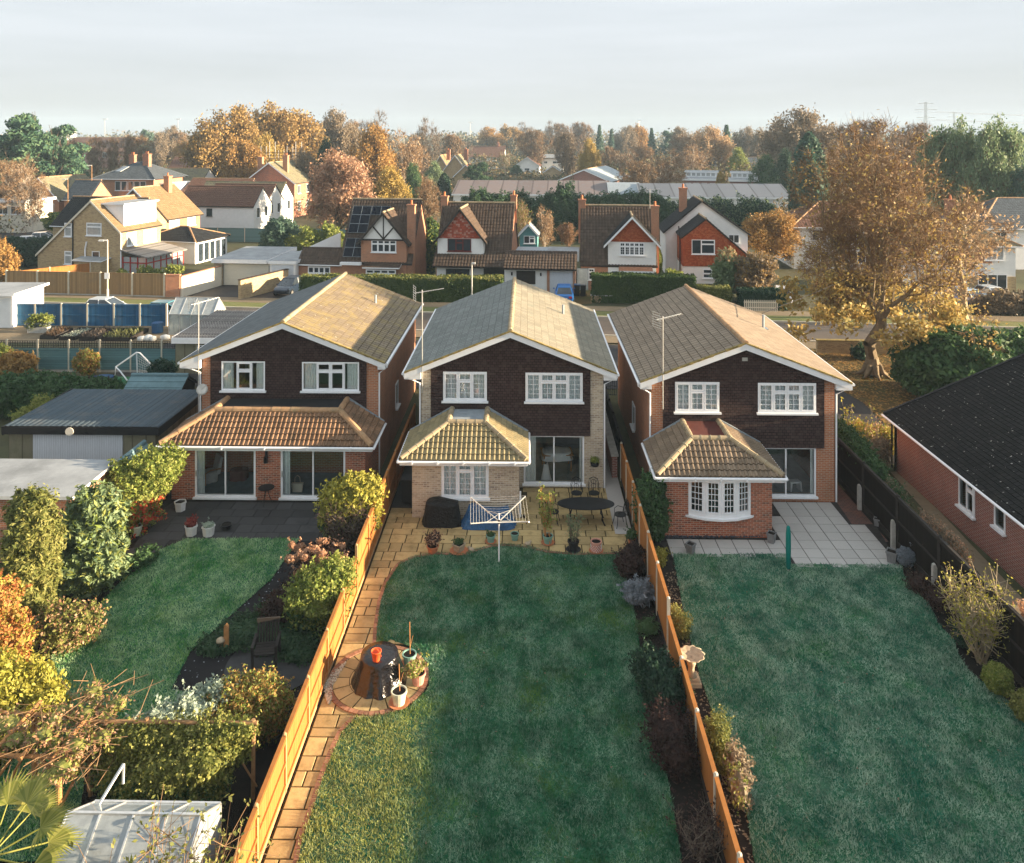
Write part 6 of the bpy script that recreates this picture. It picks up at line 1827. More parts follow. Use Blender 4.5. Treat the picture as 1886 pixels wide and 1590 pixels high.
m = MB(); m.box(.06, 2.95, .15, 5.95, .5, 2.2); m.build('glazing', 'paleglass', t2)
M['redbar'] = plain('red_glazing_bar', (.34, .035, .03), .5, .15, 5)
m = MB()
for x in (0.1, 1.0, 1.9, 2.95): m.box(x - .05, x + .05, .06, .16, .5, 2.25)
for y in (1.2, 2.3, 3.2, 4.1, 5.0, 5.95): m.box(2.9, 3.02, y - .05, y + .05, .5, 2.25)
m.box(.05, 3.02, .05, .13, 1.6, 1.7); m.box(2.93, 3.04, .13, 6.0, 1.6, 1.7); m.build('glazing_bars', 'redbar', t2)
m = MB()
m.add([(-.05, -.1, 3.0), (3.3, -.1, 2.3), (3.3, 6.2, 2.3), (-.05, 6.2, 3.0), (-.05, -.1, 2.85), (3.3, -.1, 2.15), (3.3, 6.2, 2.15), (-.05, 6.2, 2.85)], [(0, 1, 2, 3), (7, 6, 5, 4), (0, 4, 5, 1), (1, 5, 6, 2), (2, 6, 7, 3), (3, 7, 4, 0)])
m.build('roof', 'corr_pale', t2)
# the tan roofed house behind it
t = thing('detached_house', 'house with long tan tiled roof and brick chimney behind the white dormer', 'house', (-45.9, 98, 0), RT)
block(t, -8.5, 0, 0, 7.3, 4.5, 8.2, 'y', 'brick_orange', 'tan_roof', .35, barge=True, ridge='ridge_buff')
for y, w_ in ((1.0, 2.0), (4.6, 1.7)): fwin(t, .03, y, 2.9, w_, 1.4, 'tft', rz=R(90), glass='paleglass')
chimney(t, -3.4, 5.2, 7, 9.3, .8, .7)
t = thing('house_extension', 'black tiled hipped extension with white framed glass doors', 'extension', (-45.6, 91.5, 0), RT)
hip(t, 0, 7.4, 0, 6.2, 2.6, 3.9, 'render_white', 'black_roof', .3, amp=.04)
for i in range(5): fwin(t, 7.43, .5 + 1.1 * i, .1, 1.0, 2.2, 'f', rz=R(90))
for y in (2.0, 4.3):
    m = MB(); m.add([(5.4, y, 3.25), (6.9, y, 2.86), (6.9, y + .8, 2.86), (5.4, y + .8, 3.25)], [(0, 1, 2, 3)]); m.build('roof_window', 'paleglass', t)
# the white gabled houses
for px_, Y_, ln_, lab, rf in ((467, 114, 12, 'front white gabled house with maroon and grey roof and a lit gable end', 'brown_roof'), (492, 119.5, 10, 'middle white house of three, its lit gable between two others', 'brown_roof'), (512, 125, 14, 'rear white gabled house of three with a mossy roof', 'green_roof')):
    t = thing('terraced_house', lab, 'house', at(px_, Y_), R(-8))
    block(t, -ln_, 0, 0, 5.6, 4.6, 7.1, 'x', 'render_white', rf, .25, barge=False, ns=3, ridge=rf)
    fwin(t, .03, .9, 2.6, 1.0, 1.5, 'f', rz=R(90)); fwin(t, .03, 3.4, 2.6, 1.0, 1.5, 'f', rz=R(90)); fwin(t, -ln_ * .62, -.03, 2.9, .9, 1.1, 'f', mat='wood_dark')
# big red brick house with scaffolded stack behind
t = thing('detached_house', 'large red brick house with pale verge and lit side behind the white gables', 'house', at(450, 140), R(-6))
block(t, 0, 9.4, 0, 13, 6.4, 9.9, 'y', 'brick_red', 'green_roof', .35, ridge='ridge_buff')
for y in (1.5, 5.5, 9): fwin(t, 9.43, y, 4.2, 1.3, 1.5, 'ff', rz=R(90)); fwin(t, 9.43, y, 1.2, 1.3, 1.6, 'ff', rz=R(90))
chimney(t, 6.9, 2.2, 7.5, 11, .9, .8, pots=2); chimney(t, 1.0, 4.5, 7.0, 10.6, .9, .8)
x, y, _ = at(515, 158)
t = thing('scaffolding', 'scaffold platform with poles around a far roof among the oak trees', 'scaffold', (x - 4.5, y, 0))
for i in range(6):
    for j in range(2):
        m = MB(); m.tube([(i * 1.8, j * 2, 0), (i * 1.8, j * 2, 11.6 + .9 * ((i * 7 + j) % 3))], .07, 6); m.build('pole', 'metal', t)
m = MB(); m.box(-.3, 9.4, -.2, 2.2, 9.9, 10.05); m.build('platform', 'fence_tan', t)
m = MB()
for z in (10.6, 11.2): m.tube([(-.3, -.1, z), (9.3, -.1, z)], .05, 6)
m.build('guard_rail', 'wood_dark', t)
# slate hipped house with two chimneys
t = thing('detached_house', 'house with blue slate hipped roof, two brick chimneys and a roof window', 'house', at(176, 132), R(-6))
hip(t, 0, 10.6, 0, 9.5, 7.4, 10.1, 'brick_orange', 'slate', .5, ridge='slate')
chimney(t, 2.6, 6.5, 8, 11.2, 1.0, .8, 'brick_red', 2); chimney(t, 6.9, 4.0, 8, 11.4, 1.1, .9, 'brick_red', 2)
m = MB(); m.bar((2.9, 1.6, 8.55), (3.5, 3.2, 9.35), 1.7, .1); m.build('solar_panel', 'paleglass', t)
for i in range(5): fwin(t, 3.6 + 1.15 * i, -.03, 5.4, 1.0, 1.6, 'f')
m = MB(); m.box(10.62, 13.5, 1.5, 8, 0, 6.6); m.build('side_wing', 'render_white', t)
# orange brick bungalows left of it
t = thing('bungalow', 'orange brick bungalow with mossy tan roof left of the slate roofed house', 'bungalow', at(96, 128), R(-10))
block(t, -6, 1.3, 0, 10, 4.4, 7.8, 'y', 'brick_orange', 'green_roof', .4); fwin(t, -1.2, -.03, 2.0, 1.6, 1.5, 'fff', glass='paleglass')
t = thing('bungalow', 'orange brick bungalow with dark roof and a lit gable end', 'bungalow', at(118, 126), R(-10))
block(t, 0, 4.6, 0, 5.5, 4.6, 7.4, 'x', 'brick_orange', 'slate', .3); fwin(t, 4.63, 1.8, 1.9, 1.6, 1.6, 'ff', rz=R(90))
t = thing('outbuilding', 'low white building with a flat roof behind the bare trees at far left', 'building', at(-15, 118), R(-6))
m = MB(); m.box(0, 5.5, 0, 6, 0, 4.6); m.build('wall', 'render_cream', t); slabroof(t, -.3, 5.9, -.3, 6.3, 5.0, 5.0, 'felt_grey', 'white', .4)
for i in range(2): fwin(t, 1.0 + 2.2 * i, -.03, 2.8, 1.7, 1.2, 'ff')
t = thing('long_building', 'long low roof with mossy tiles beyond the slate roofed house', 'building', at(285, 150), R(-4))
block(t, -3, 9, 0, 8, 5.4, 8.2, 'x', 'render_white', 'green_roof', .4)
t = thing('long_building', 'long brick building with a maroon roof behind the white gabled houses', 'building', at(335, 133), R(-6))
block(t, 0, 11, 0, 8, 5.0, 7.2, 'x', 'brick_plum', 'brown_roof', .4)

# --- garages and drive walls in the middle distance
t = thing('garage', 'flat roofed garage with cream roller door and thick white fascia', 'garage', at(393, 77.4), R(-4))
m = MB(); m.box(.1, .9, 0, .6, 0, 2.3); m.build('pier', 'stone', t)
m = MB(); m.box(.1, 6.0, .3, 8, 0, 2.3); m.build('wall', 'concrete', t)
m = MB(); m.box(1.0, 5.6, .2, .3, .03, 2.1); m.build('roller_door', 'door_cream', t)
slabroof(t, -.1, 5.6, -.3, 8, 2.65, 2.75, 'felt_grey', 'white', .38)
t = thing('garage', 'white garage with an up and over door and sloping white gable behind', 'garage', at(497, 77.0), R(-4))
m = MB(); m.box(0, 2.6, 0, .25, 0, 2.4); m.box(2.35, 2.6, .25, 6, 0, 2.4); m.box(0, .25, .25, 6, 0, 2.4); m.build('wall', 'render_white', t)
m = MB(); m.box(.2, 2.4, -.05, 0, .03, 2.1); m.build('door', 'door_white', t)
slabroof(t, -.15, 2.75, -.2, 6, 2.55, 2.6, 'felt_grey', 'white', .3)
m = MB(); m.prism([(.6, 2.5), (5.2, 2.5), (5.2, 4.6)], 'y', 6.2, 6.4); m.build('gable_wall', 'render_white', t)
def lowwall(label, a, b, h, w_, mat, cope, copeh=.08, name='garden_wall'):
    v = Vector((b[0] - a[0], b[1] - a[1]))
    t = thing(name, label, 'wall', (*a, 0), math.atan2(v.y, v.x))
    m = MB(); m.box(0, v.length, -w_ / 2, w_ / 2, 0, h); m.build('wall', mat, t)
    m = MB(); m.box(-.03, v.length + .03, -w_ / 2 - .04, w_ / 2 + .04, h, h + copeh); m.build('coping', cope, t)
    return t
lowwall('tan wall with dark coping along the left side of the garage drive', gp(441, 552), (gp(441, 552)[0] + 2.6, 76.6), 1.75, .3, 'brick_tan', 'pan_d')
lowwall('pinkish panel wall leading from the tan fence to the cream garage', gp(333, 548), (gp(333, 548)[0] + 2.0, 79.5), 1.9, .2, 'render_cream', 'brick_orange')
lowwall('orange brick wall end beside the tan board fence', gp(306, 548), gp(332, 548), 2.05, .3, 'brick_orange', 'brick_orange')
lowwall('mossy brick wall below the chestnut tree along the near pavement', gp(1504, 650), gp(1760, 654), .85, .3, 'brick_tan', 'mosslip')
lowwall('low brick wall in front of the right clipped hedge', gp(1088, 557), gp(1330, 560), .6, .25, 'brick_tan', 'concrete')
lowwall('low brick wall in front of the left clipped hedge', gp(560, 553), gp(930, 556), .5, .25, 'brick_orange', 'concrete')
# teal summer house between the pair
t = thing('summer_house', 'small teal summer house behind the flat link roof', 'shed', at(957, 92), R(-4))
M['teal_paint'] = plain('teal_paint', (.11, .27, .28), .7, .15, 3)
block(t, 0, 2.1, 0, 2.6, 3.4, 4.5, 'y', 'teal_paint', 'felt_grey', .2, flat=True, amp=.004); fwin(t, .5, -.03, 2.2, 1.3, .9, [('f', 1), ('t', 1)])

# ================================================================== the trading estate and the far houses
t = thing('long_building', 'long low workshop with a pinkish sheet roof behind the tall conifer hedge', 'building', at(835, 150), R(-3))
m = MB(); m.box(0, 30, 0, 16, 0, 3.3); m.build('wall', 'render_white', t)
M['pinkroof'] = boards('pinkish_sheet_roof', (.22, .175, .165), 3.0, .2, rough=.6, dirt=(.17, .18, .2))
slabroof(t, -.3, 30.3, -.4, 9, 3.5, 5.6, 'pinkroof', 'white', .3)
t = thing('workshop', 'pale vaulted metal roof between the two long sheet roofs', 'building', at(1122, 149), R(-3))
m = MB(); m.box(0, 6, 0, 10, 0, 3.2); m.build('wall', 'render_white', t)
m = MB(); m.prism([(-.2 + 9 * i / 10, 3.2 + 2.2 * math.sin(PI * i / 10 * .6 + .2)) for i in range(11)] + [(8.8, 3.0), (-.2, 3.0)], 'x', -.2, 6.2); m.build('roof', 'lead', t)
t = thing('long_building', 'long grey sheet roofed workshop left of the chestnut tree', 'building', at(1182, 145), R(-3))
m = MB(); m.box(0, 27, 0, 14, 0, 3.2); m.build('wall', 'render_white', t)
M['greyroof'] = boards('grey_sheet_roof', (.16, .175, .2), 3.0, .15, rough=.55)
slabroof(t, -.3, 27.3, -.4, 8, 3.4, 5.4, 'greyroof', 'white', .3)
m = MB(); m.box(20, 24, -.05, 0, .2, 3.0); m.build('loading_door', 'door_white', t)
t = thing('hall', 'brick hall with a ribbed metal gable roof beyond the long workshop', 'building', at(1028, 176), R(-18))
M['metalroof'] = boards('ribbed_metal_roof', (.36, .41, .43), .5, .1, rough=.35)
block(t, 0, 12, 0, 22, 4.6, 7.1, 'y', 'brick_plum', 'metalroof', .4, pitch=.6, course=4, amp=.05)
for px_, Y_, W_, lab in ((1258, 186, 8, 'left brick school block with white clerestory and flat roofs'), (1345, 182, 20, 'right brick school block with long white clerestory strip')):
    t = thing('school_block', lab, 'building', at(px_, Y_), R(-14))
    m = MB(); m.box(0, W_, 0, 9, 0, 4.0); m.build('wall', 'brick_plum', t)
    slabroof(t, -.4, W_ + .4, -.4, 9, 4.3, 4.5, 'felt_grey', 'white', .35)
    m = MB(); m.box(.3, W_ - .2, 6.5, 12, 4.4, 5.6); m.build('clerestory', 'white', t)
    for i in range(int(W_ / 1.2)): fwin(t, .6 + i * 1.15, 6.47, 4.65, .95, .8, 'f', glass='paleglass', sill=False)
    slabroof(t, .0, W_ + .1, 6.2, 12.4, 5.75, 5.85, 'felt_grey', 'white', .2, 'upper_roof')
    for i in range(int(W_ / 2)): fwin(t, .5 + i * 1.9, -.03, 1.2, 1.2, 2.2, 'f', glass='paleglass')
def cottage(lab, px, Y, w_, d_, ze, zr, wall, roof, axis='y', ch=1, wins=((.35, .5, .3, .22),), rz=R(-4), cat='house', chm='brick_red'):
    t = thing('cottage' if w_ < 9 else 'detached_house', lab, cat, at(px, Y), rz)
    block(t, 0, w_, 0, d_, ze, zr, axis, wall, roof, .5, pitch=.6, course=.7, amp=.03, barge=axis == 'y')
    for i in range(ch): chimney(t, w_ * (.8 - .6 * i), d_ * .5, zr - 1.5, zr + 1.3, 1.0, .9, chm)
    for a, z, ww, hh in wins: fwin(t, w_ * a, -.04, ze * z, w_ * ww, ze * hh, 'ff', fr=.1)
    return t
cottage('white cottage with a dark verge far behind the long pink roof', 949, 280, 8.6, 10, 3.6, 6.6, 'render_white', 'brown_roof', wins=((.38, .45, .22, .28),))
cottage('house with a red tiled box upper floor beside the white cottage', 998, 292, 8.0, 8, 6.0, 7.2, 'render_white', 'felt_grey', 'x', 0, ((.1, .62, .16, .16), (.5, .62, .35, .16)))
cottage('low brick gable in front of the red topped house', 1003, 262, 5.5, 6, 2.4, 4.2, 'brick_tan', 'slate', 'y', 0, ())
cottage('far house with a wide brown hip roof and slim chimney beyond the conifers', 863, 330, 15, 9, 5.4, 9.6, 'render_white', 'brown_roof', 'x', 1, ((.05, .65, .16, .2), (.3, .65, .2, .2), (.7, .65, .2, .2)))
cottage('brown roofed house with tall red chimney left of the pine bushes', 812, 205, 7.5, 9, 4.6, 9.4, 'brick_tan', 'green_roof', 'y', 1, ())
cottage('house with pale mossy roof and chimney among trees, left of the brown roofed one', 795, 218, 5, 9, 5.0, 9.0, 'brick_tan', 'tan_roof', 'y', 1, ())
cottage('small brown gabled roof beside the tall red chimney', 838, 198, 5.5, 7, 4.6, 7.2, 'brick_tan', 'brown_roof', 'y', 0, ())
cottage('red roofed house with pale dormer far beyond the bare poplars', 308, 215, 10, 9, 4.8, 8.4, 'render_white', 'brown_roof', 'x', 0, ((.3, .6, .2, .25),))
cottage('long brown roofed school on the left horizon', 118, 335, 32, 14, 7.5, 13.2, 'brick_plum', 'brown_roof', 'x', 0, ((.55, .6, .06, .3), (.65, .6, .06, .3)), cat='building')
cottage('small pale gable far off right of the long grey workshop', 1350, 262, 5, 7, 3.4, 6.0, 'render_white', 'slate', 'y', 0, ())
cottage('dark roofed far house behind the school blocks', 1300, 275, 18, 9, 3.6, 6.6, 'render_white', 'slate', 'x', 0, ())
t = thing('white_tower', 'white office block just above the horizon behind the left pine', 'building', at(95, 560), 0)
m = MB(); m.box(0, 11, 0, 12, 0, 18.5); m.build('wall', 'render_white', t)
m = MB(); m.box(.5, 10.5, -.1, 0, 15.2, 17.2); m.build('window_band', 'paleglass', t)
# ================================================================== vegetation kit
def rnd_unit(rs, k):
    v = rs.normal(size=(k, 3)); return v / np.linalg.norm(v, axis=1, keepdims=True)
def leaves(rs, C, size, elong=1.6, out=None, flat=0.0):
    """rhombic leaves at centres C; out = preferred outward normals"""
    C = np.asarray(C, float); k = len(C)
    n = rnd_unit(rs, k)
    if out is not None: n = n * .8 + out; n /= np.linalg.norm(n, axis=1, keepdims=True)
    if flat: n[:, 2] += flat; n /= np.linalg.norm(n, axis=1, keepdims=True)
    t = np.cross(n, rnd_unit(rs, k)); t /= np.maximum(np.linalg.norm(t, axis=1, keepdims=True), 1e-6)
    b = np.cross(n, t)
    s = (size * rs.uniform(.6, 1.35, k))[:, None] / 2
    V = np.empty((k, 4, 3))
    V[:, 0] = C - t * s * elong; V[:, 1] = C + b * s * .8 + t * s * .15; V[:, 2] = C + t * s * elong; V[:, 3] = C - b * s * .8 + t * s * .15
    return V
def tubes_np(S, n):
    """S: (k,8) = start, end, radii"""
    S = np.asarray(S, float)
    p, q, r0, r1 = S[:, :3], S[:, 3:6], S[:, 6:7], S[:, 7:8]
    d = q - p; d /= np.maximum(np.linalg.norm(d, axis=1, keepdims=True), 1e-9)
    u = np.where(np.abs(d[:, 2:3]) < .9, np.array([[0, 0, 1.0]]), np.array([[1.0, 0, 0]]))
    a = np.cross(d, u); a /= np.linalg.norm(a, axis=1, keepdims=True)
    b = np.cross(d, a)
    out = []
    q = q + d * r1 * .3
    for j in range(n):
        t0, t1 = 2 * PI * j / n, 2 * PI * (j + 1) / n
        e0, e1 = a * math.cos(t0) + b * math.sin(t0), a * math.cos(t1) + b * math.sin(t1)
        out.append(np.stack([p + e0 * r0, p + e1 * r0, q + e1 * r1, q + e0 * r1], 1))
    return np.concatenate(out)
def ribbons(rs, P, Q, w):
    d = Q - P; k = len(P)
    s = np.cross(d, rnd_unit(rs, k)); s /= np.maximum(np.linalg.norm(s, axis=1, keepdims=True), 1e-9)
    s = s * w
    return np.stack([P - s, P + s, Q + s * .4, Q - s * .4], 1)
def skeleton(rs, H, W, trunk, tr, levels=4, kids=3, limbs=7, ang=(.35, 1.15), wob=.18, up=.12, side=1, low=.0, ratio=.66):
    segs, tips = [], []
    def nz_(v): return v / np.linalg.norm(v)
    def grow(p, d, L, r, lev):
        n = 3 if lev >= levels - 1 else 2
        for i in range(n):
            d = nz_(d + rs.normal(0, wob, 3) + np.array([0, 0, up]))
            q = p + d * (L / n)
            r2 = r * .84
            segs.append((*p, *q, r, r2, lev))
            if lev > 0 and i < n - 1:
                for _ in range(side):
                    c = nz_(d + rs.normal(0, .75, 3)); grow(q, c, L * ratio * .8, r2 * .5, lev - 1)
            p, r = q, r2
        if lev == 0: tips.append((*p, *d))
        else:
            for _ in range(kids):
                c = nz_(d + rs.normal(0, .5, 3)); grow(p, c, L * ratio, r * .68, lev - 1)
    p = np.zeros(3); r = tr
    for i in range(4):
        q = np.array([rs.normal(0, .02 * H), rs.normal(0, .02 * H), trunk * (i + 1) / 4]) if i < 3 else np.array([q[0], q[1], trunk])
        segs.append((*p, *q, r * (1.5 if i == 0 else 1), r * .93, levels + 1)); p = q; r *= .93
        if i >= 2 or low:
            pass
    L0 = H * .3
    for k in range(limbs):
        a = 2 * PI * (k + rs.uniform(-.25, .25)) / limbs
        t = rs.uniform(*ang)
        d = np.array([math.sin(t) * math.cos(a), math.sin(t) * math.sin(a), math.cos(t)])
        st = p - np.array([0, 0, trunk * rs.uniform(0, .35)])
        grow(st, d, L0 * rs.uniform(.8, 1.1), r * .55, levels - 1)
    S = np.array(segs); T = np.array(tips)
    # fit height and spread
    zt = np.percentile(T[:, 2], 99); rr = np.percentile(np.hypot(T[:, 0], T[:, 1]), 95)
    kz, kr = (H - trunk) / (zt - trunk), W / 2 / rr
    for A in (S[:, :3], S[:, 3:6], T[:, :3]):
        up_ = A[:, 2] > trunk * .6
        A[up_, 2] = trunk * .6 + (A[up_, 2] - trunk * .6) * ((H - trunk * .6) / (zt - trunk * .6))
        A[:, :2] *= (1 + (kr - 1) * np.clip(A[:, 2:3] / max(trunk, .1), 0, 1))
    return S, T
def tree_meshes(name, seed, H, W, trunk, tr, leaf=.35, per=14, clump=.5, twigs=0, twl=.7, tww=.02, lmat=None, bmat='bark', tmat='twig', keep=None, sides=(6, 4), flat=0, minr=0.0, **k):
    """returns trunk and crown objects (unlinked from any thing)"""
    rs = np.random.default_rng(seed)
    S, T = skeleton(rs, H, W, trunk, tr, **k)
    lev = S[:, 8]
    thick = S[:, 6] > tr * .22
    A = tubes_np(S[thick][:, :8], sides[0])
    thin = ~thick & (S[:, 6] > minr)
    B = tubes_np(S[thin][:, :8], sides[1] if sides[1] > 2 else 3)
    tk = quads('trunk', np.concatenate([A, B]), bmat)
    parts, mi = [], []
    mats = []
    if per:
        C = np.repeat(T[:, :3], per, 0)
        C = C + rs.normal(0, clump, C.shape)
        if keep is not None: C = C[keep(rs, C)]
        parts.append(leaves(rs, C, leaf, flat=flat)); mats.append(lmat); mi.append(np.zeros(len(C), int))
    if twigs:
        P = np.repeat(T[:, :3], twigs, 0); D = np.repeat(T[:, 3:6], twigs, 0)
        D = D + rs.normal(0, .55, D.shape); D /= np.linalg.norm(D, axis=1, keepdims=True)
        L = twl * rs.uniform(.4, 1.2, (len(P), 1))
        P = P - D * L * .3
        parts.append(ribbons(rs, P, P + D * L, tww)); mats.append(tmat); mi.append(np.full(len(P), len(mats) - 1))
        P2 = np.repeat(P + D * L * .5, 2, 0); D2 = np.repeat(D, 2, 0) + rs.normal(0, .6, (len(P) * 2, 3))
        parts.append(ribbons(rs, P2, P2 + D2 * np.repeat(L, 2, 0) * .6, tww * .7)); mi.append(np.full(len(P2), len(mats) - 1))
    cr = quads('crown', np.concatenate(parts), mats, mi=np.concatenate(mi))
    return tk, cr
LM_ = {}
def lm(name, *cols, **k):
    LM_[name] = M[name] = leafmat(name, cols, **k)
lm('leaf_ochre', (.19, .115, .04), (.28, .175, .055), (.35, .23, .08), (.21, .175, .07))
lm('leaf_orange', (.23, .12, .035), (.33, .18, .05), (.39, .24, .08), (.25, .18, .065))
lm('leaf_copper', (.28, .15, .085), (.38, .21, .125), (.44, .29, .19), (.34, .18, .1))
lm('leaf_yellow', (.24, .17, .035), (.36, .25, .055), (.4, .29, .09), (.24, .21, .06))
lm('leaf_brown', (.17, .13, .085), (.22, .17, .11), (.28, .22, .15))
lm('leaf_pale', (.33, .21, .11), (.42, .29, .16), (.48, .34, .2))
lm('leaf_gold', (.30, .14, .02), (.50, .26, .035), (.55, .33, .06), (.36, .28, .06), (.2, .12, .03))
lm('leaf_green', (.03, .075, .03), (.055, .115, .04), (.085, .15, .055))
lm('leaf_dark', (.012, .04, .026), (.025, .062, .035), (.045, .09, .045))
lm('leaf_pine', (.02, .06, .045), (.04, .10, .062), (.08, .15, .075), (.12, .17, .075))
lm('leaf_bluegreen', (.04, .09, .07), (.08, .145, .10), (.14, .2, .13))
lm('leaf_grey', (.10, .16, .08), (.17, .235, .115), (.25, .31, .16))
lm('leaf_golden', (.10, .12, .02), (.24, .23, .03), (.36, .33, .06), (.42, .38, .09))
lm('leaf_robin', (.16, .04, .02), (.34, .11, .035), (.42, .2, .06), (.28, .22, .06))
lm('leaf_lime', (.06, .10, .02), (.15, .2, .035), (.27, .29, .07), (.36, .36, .11))
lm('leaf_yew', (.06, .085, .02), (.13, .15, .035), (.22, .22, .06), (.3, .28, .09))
lm('leaf_silver', (.22, .30, .24), (.36, .43, .34), (.48, .52, .42))
lm('leaf_red', (.13, .02, .02), (.24, .04, .035), (.34, .08, .05))
lm('leaf_plum', (.02, .012, .012), (.045, .024, .02), (.085, .042, .03))
lm('leaf_dry', (.22, .11, .06), (.38, .2, .11), (.5, .3, .19), (.52, .36, .22))
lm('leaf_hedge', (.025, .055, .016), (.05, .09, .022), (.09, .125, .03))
lm('leaf_conifer', (.02, .06, .03), (.045, .095, .045), (.08, .135, .055))
lm('leaf_lavender', (.12, .15, .17), (.2, .23, .26), (.28, .3, .33))
lm('leaf_ivy', (.05, .08, .015), (.14, .16, .035), (.27, .27, .07), (.4, .37, .13))
lm('leaf_berry', (.5, .06, .03), (.55, .1, .04))
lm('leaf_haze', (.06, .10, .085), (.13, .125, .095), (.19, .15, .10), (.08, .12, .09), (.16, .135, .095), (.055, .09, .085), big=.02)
def setmat(o, i, m):
    o.material_slots[i].link = 'OBJECT'; o.material_slots[i].material = M[m]
TPL = {}
def template(kind):
    if kind in TPL: return TPL[kind]
    if kind == 'oak': r = tree_meshes('oak', 11, 12, 12, 2.6, .42, .28, 38, .55, 3, .8, .03, 'leaf_ochre', levels=4, kids=3, limbs=7)
    elif kind == 'oak2': r = tree_meshes('oak2', 12, 12, 11, 2.2, .4, .28, 36, .5, 3, .8, .03, 'leaf_orange', levels=4, kids=3, limbs=8, ang=(.2, 1.25))
    elif kind == 'round': r = tree_meshes('round', 13, 12, 10, 2.0, .35, .27, 70, .5, 0, .8, .03, 'leaf_yellow', levels=3, kids=4, limbs=9, ang=(.1, 1.35))
    elif kind == 'bare': r = tree_meshes('bare', 14, 12, 11, 2.8, .36, .3, 0, .5, 7, 1.0, .028, 'leaf_brown', tmat='twig_grey', bmat='bark', levels=4, kids=3, limbs=7)
    elif kind == 'bare2': r = tree_meshes('bare2', 15, 12, 9, 2.0, .3, .3, 3, .4, 8, 1.0, .03, 'leaf_brown', tmat='twig', levels=4, kids=3, limbs=7, ang=(.15, .85), up=.2)
    elif kind == 'poplar': r = tree_meshes('poplar', 16, 12, 5.5, 2.0, .2, .25, 2, .3, 7, .9, .025, 'leaf_brown', tmat='twig', bmat='bark_pale', levels=3, kids=3, limbs=9, ang=(.1, .5), up=.35, side=2)
    elif kind == 'birch': r = tree_meshes('birch', 17, 12, 7, 3.5, .2, .22, 5, .4, 8, 1.1, .022, 'leaf_pale', tmat='twig', bmat='birch', levels=3, kids=3, limbs=8, ang=(.2, .8), up=.1, side=2)
    elif kind == 'weep': r = tree_meshes('weep', 18, 12, 9, 4, .26, .22, 4, .4, 9, 1.9, .03, 'leaf_brown', tmat='twig', bmat='birch', levels=3, kids=3, limbs=8, ang=(.2, .9), up=-.12, side=2)
    elif kind in ('spruce', 'cypress', 'pine'):
        rs = np.random.default_rng(20 + len(kind))
        if kind == 'pine':
            S, T = skeleton(rs, 12, 11.5, 2.4, .4, levels=3, kids=3, limbs=9, ang=(.2, 1.3))
            C = T[rs.choice(len(T), 90, replace=False), :3]
            ctr = np.repeat(C, 170, 0); o = rnd_unit(rs, len(ctr)) * (rs.random((len(ctr), 1)) ** .4) * np.array([1.15, 1.15, .8])
            V = leaves(rs, ctr + o, .32, 1.7, out=o)
            tk = quads('trunk', tubes_np(S[:, :8], 5), 'bark')
        else:
            H, Rm = 12, 2.6 if kind == 'spruce' else 1.7
            k = 9000
            h = rs.random(k) ** (1.4 if kind == 'spruce' else .9)
            a = rs.random(k) * 2 * PI
            if kind == 'spruce': rad = Rm * (1 - h) * (.72 + .28 * np.cos(h * 75 + .6 * np.sin(3 * a))) + .1
            else: rad = Rm * np.sqrt(np.clip(1 - (h * 1.02) ** 3, 0, 1)) * (.85 + .2 * np.sin(5 * a + 9 * h))
            f = rs.random(k) ** .3
            C = np.stack([np.cos(a) * rad * f, np.sin(a) * rad * f, .5 + h * (H - .5)], 1)
            V = leaves(rs, C, .4, 1.7, out=np.stack([np.cos(a), np.sin(a), .2 * np.ones(k)], 1) * .8)
            tk = quads('trunk', tubes_np(np.array([[0, 0, 0, 0, 0, 11.0, .3, .04]]), 6), 'bark')
        r = (tk, quads('crown', V, 'leaf_pine'))
    for o in r: COL.objects.unlink(o)
    TPL[kind] = r
    return r
def tree(name, label, kind, px, d, top, wpx, leaf=None, twig=None, group=None, base=None, rz=None, cat='tree'):
    """kind of tree at photo column px, distance d, its top at row top, wpx wide in the photo"""
    t = (px - 943) / FOC
    x, y = (t * d) * _c - d * _s, (t * d) * _s + d * _c
    H = CAMH - (top - HY) / FOC * d
    W = wpx / FOC * d
    T = template(kind)
    ow = {'oak': 13, 'oak2': 12, 'round': 11, 'bare': 12.5, 'bare2': 10.5, 'poplar': 6.5, 'birch': 8, 'weep': 9.5, 'spruce': 5.4, 'cypress': 3.6, 'pine': 13}[kind]
    r = thing(name, label, cat, (x, y, -.05), rz if rz is not None else random.random() * 6.28, group)
    r.scale = (W / ow, W / ow, H / 12.2)
    for o in T:
        c = o.copy(); COL.objects.link(c); c.parent = r
        if c.name.startswith('crown') and leaf and len(c.material_slots) > 0: setmat(c, 0, leaf)
        if c.name.startswith('crown') and twig: setmat(c, len(c.material_slots) - 1, twig)
    return r
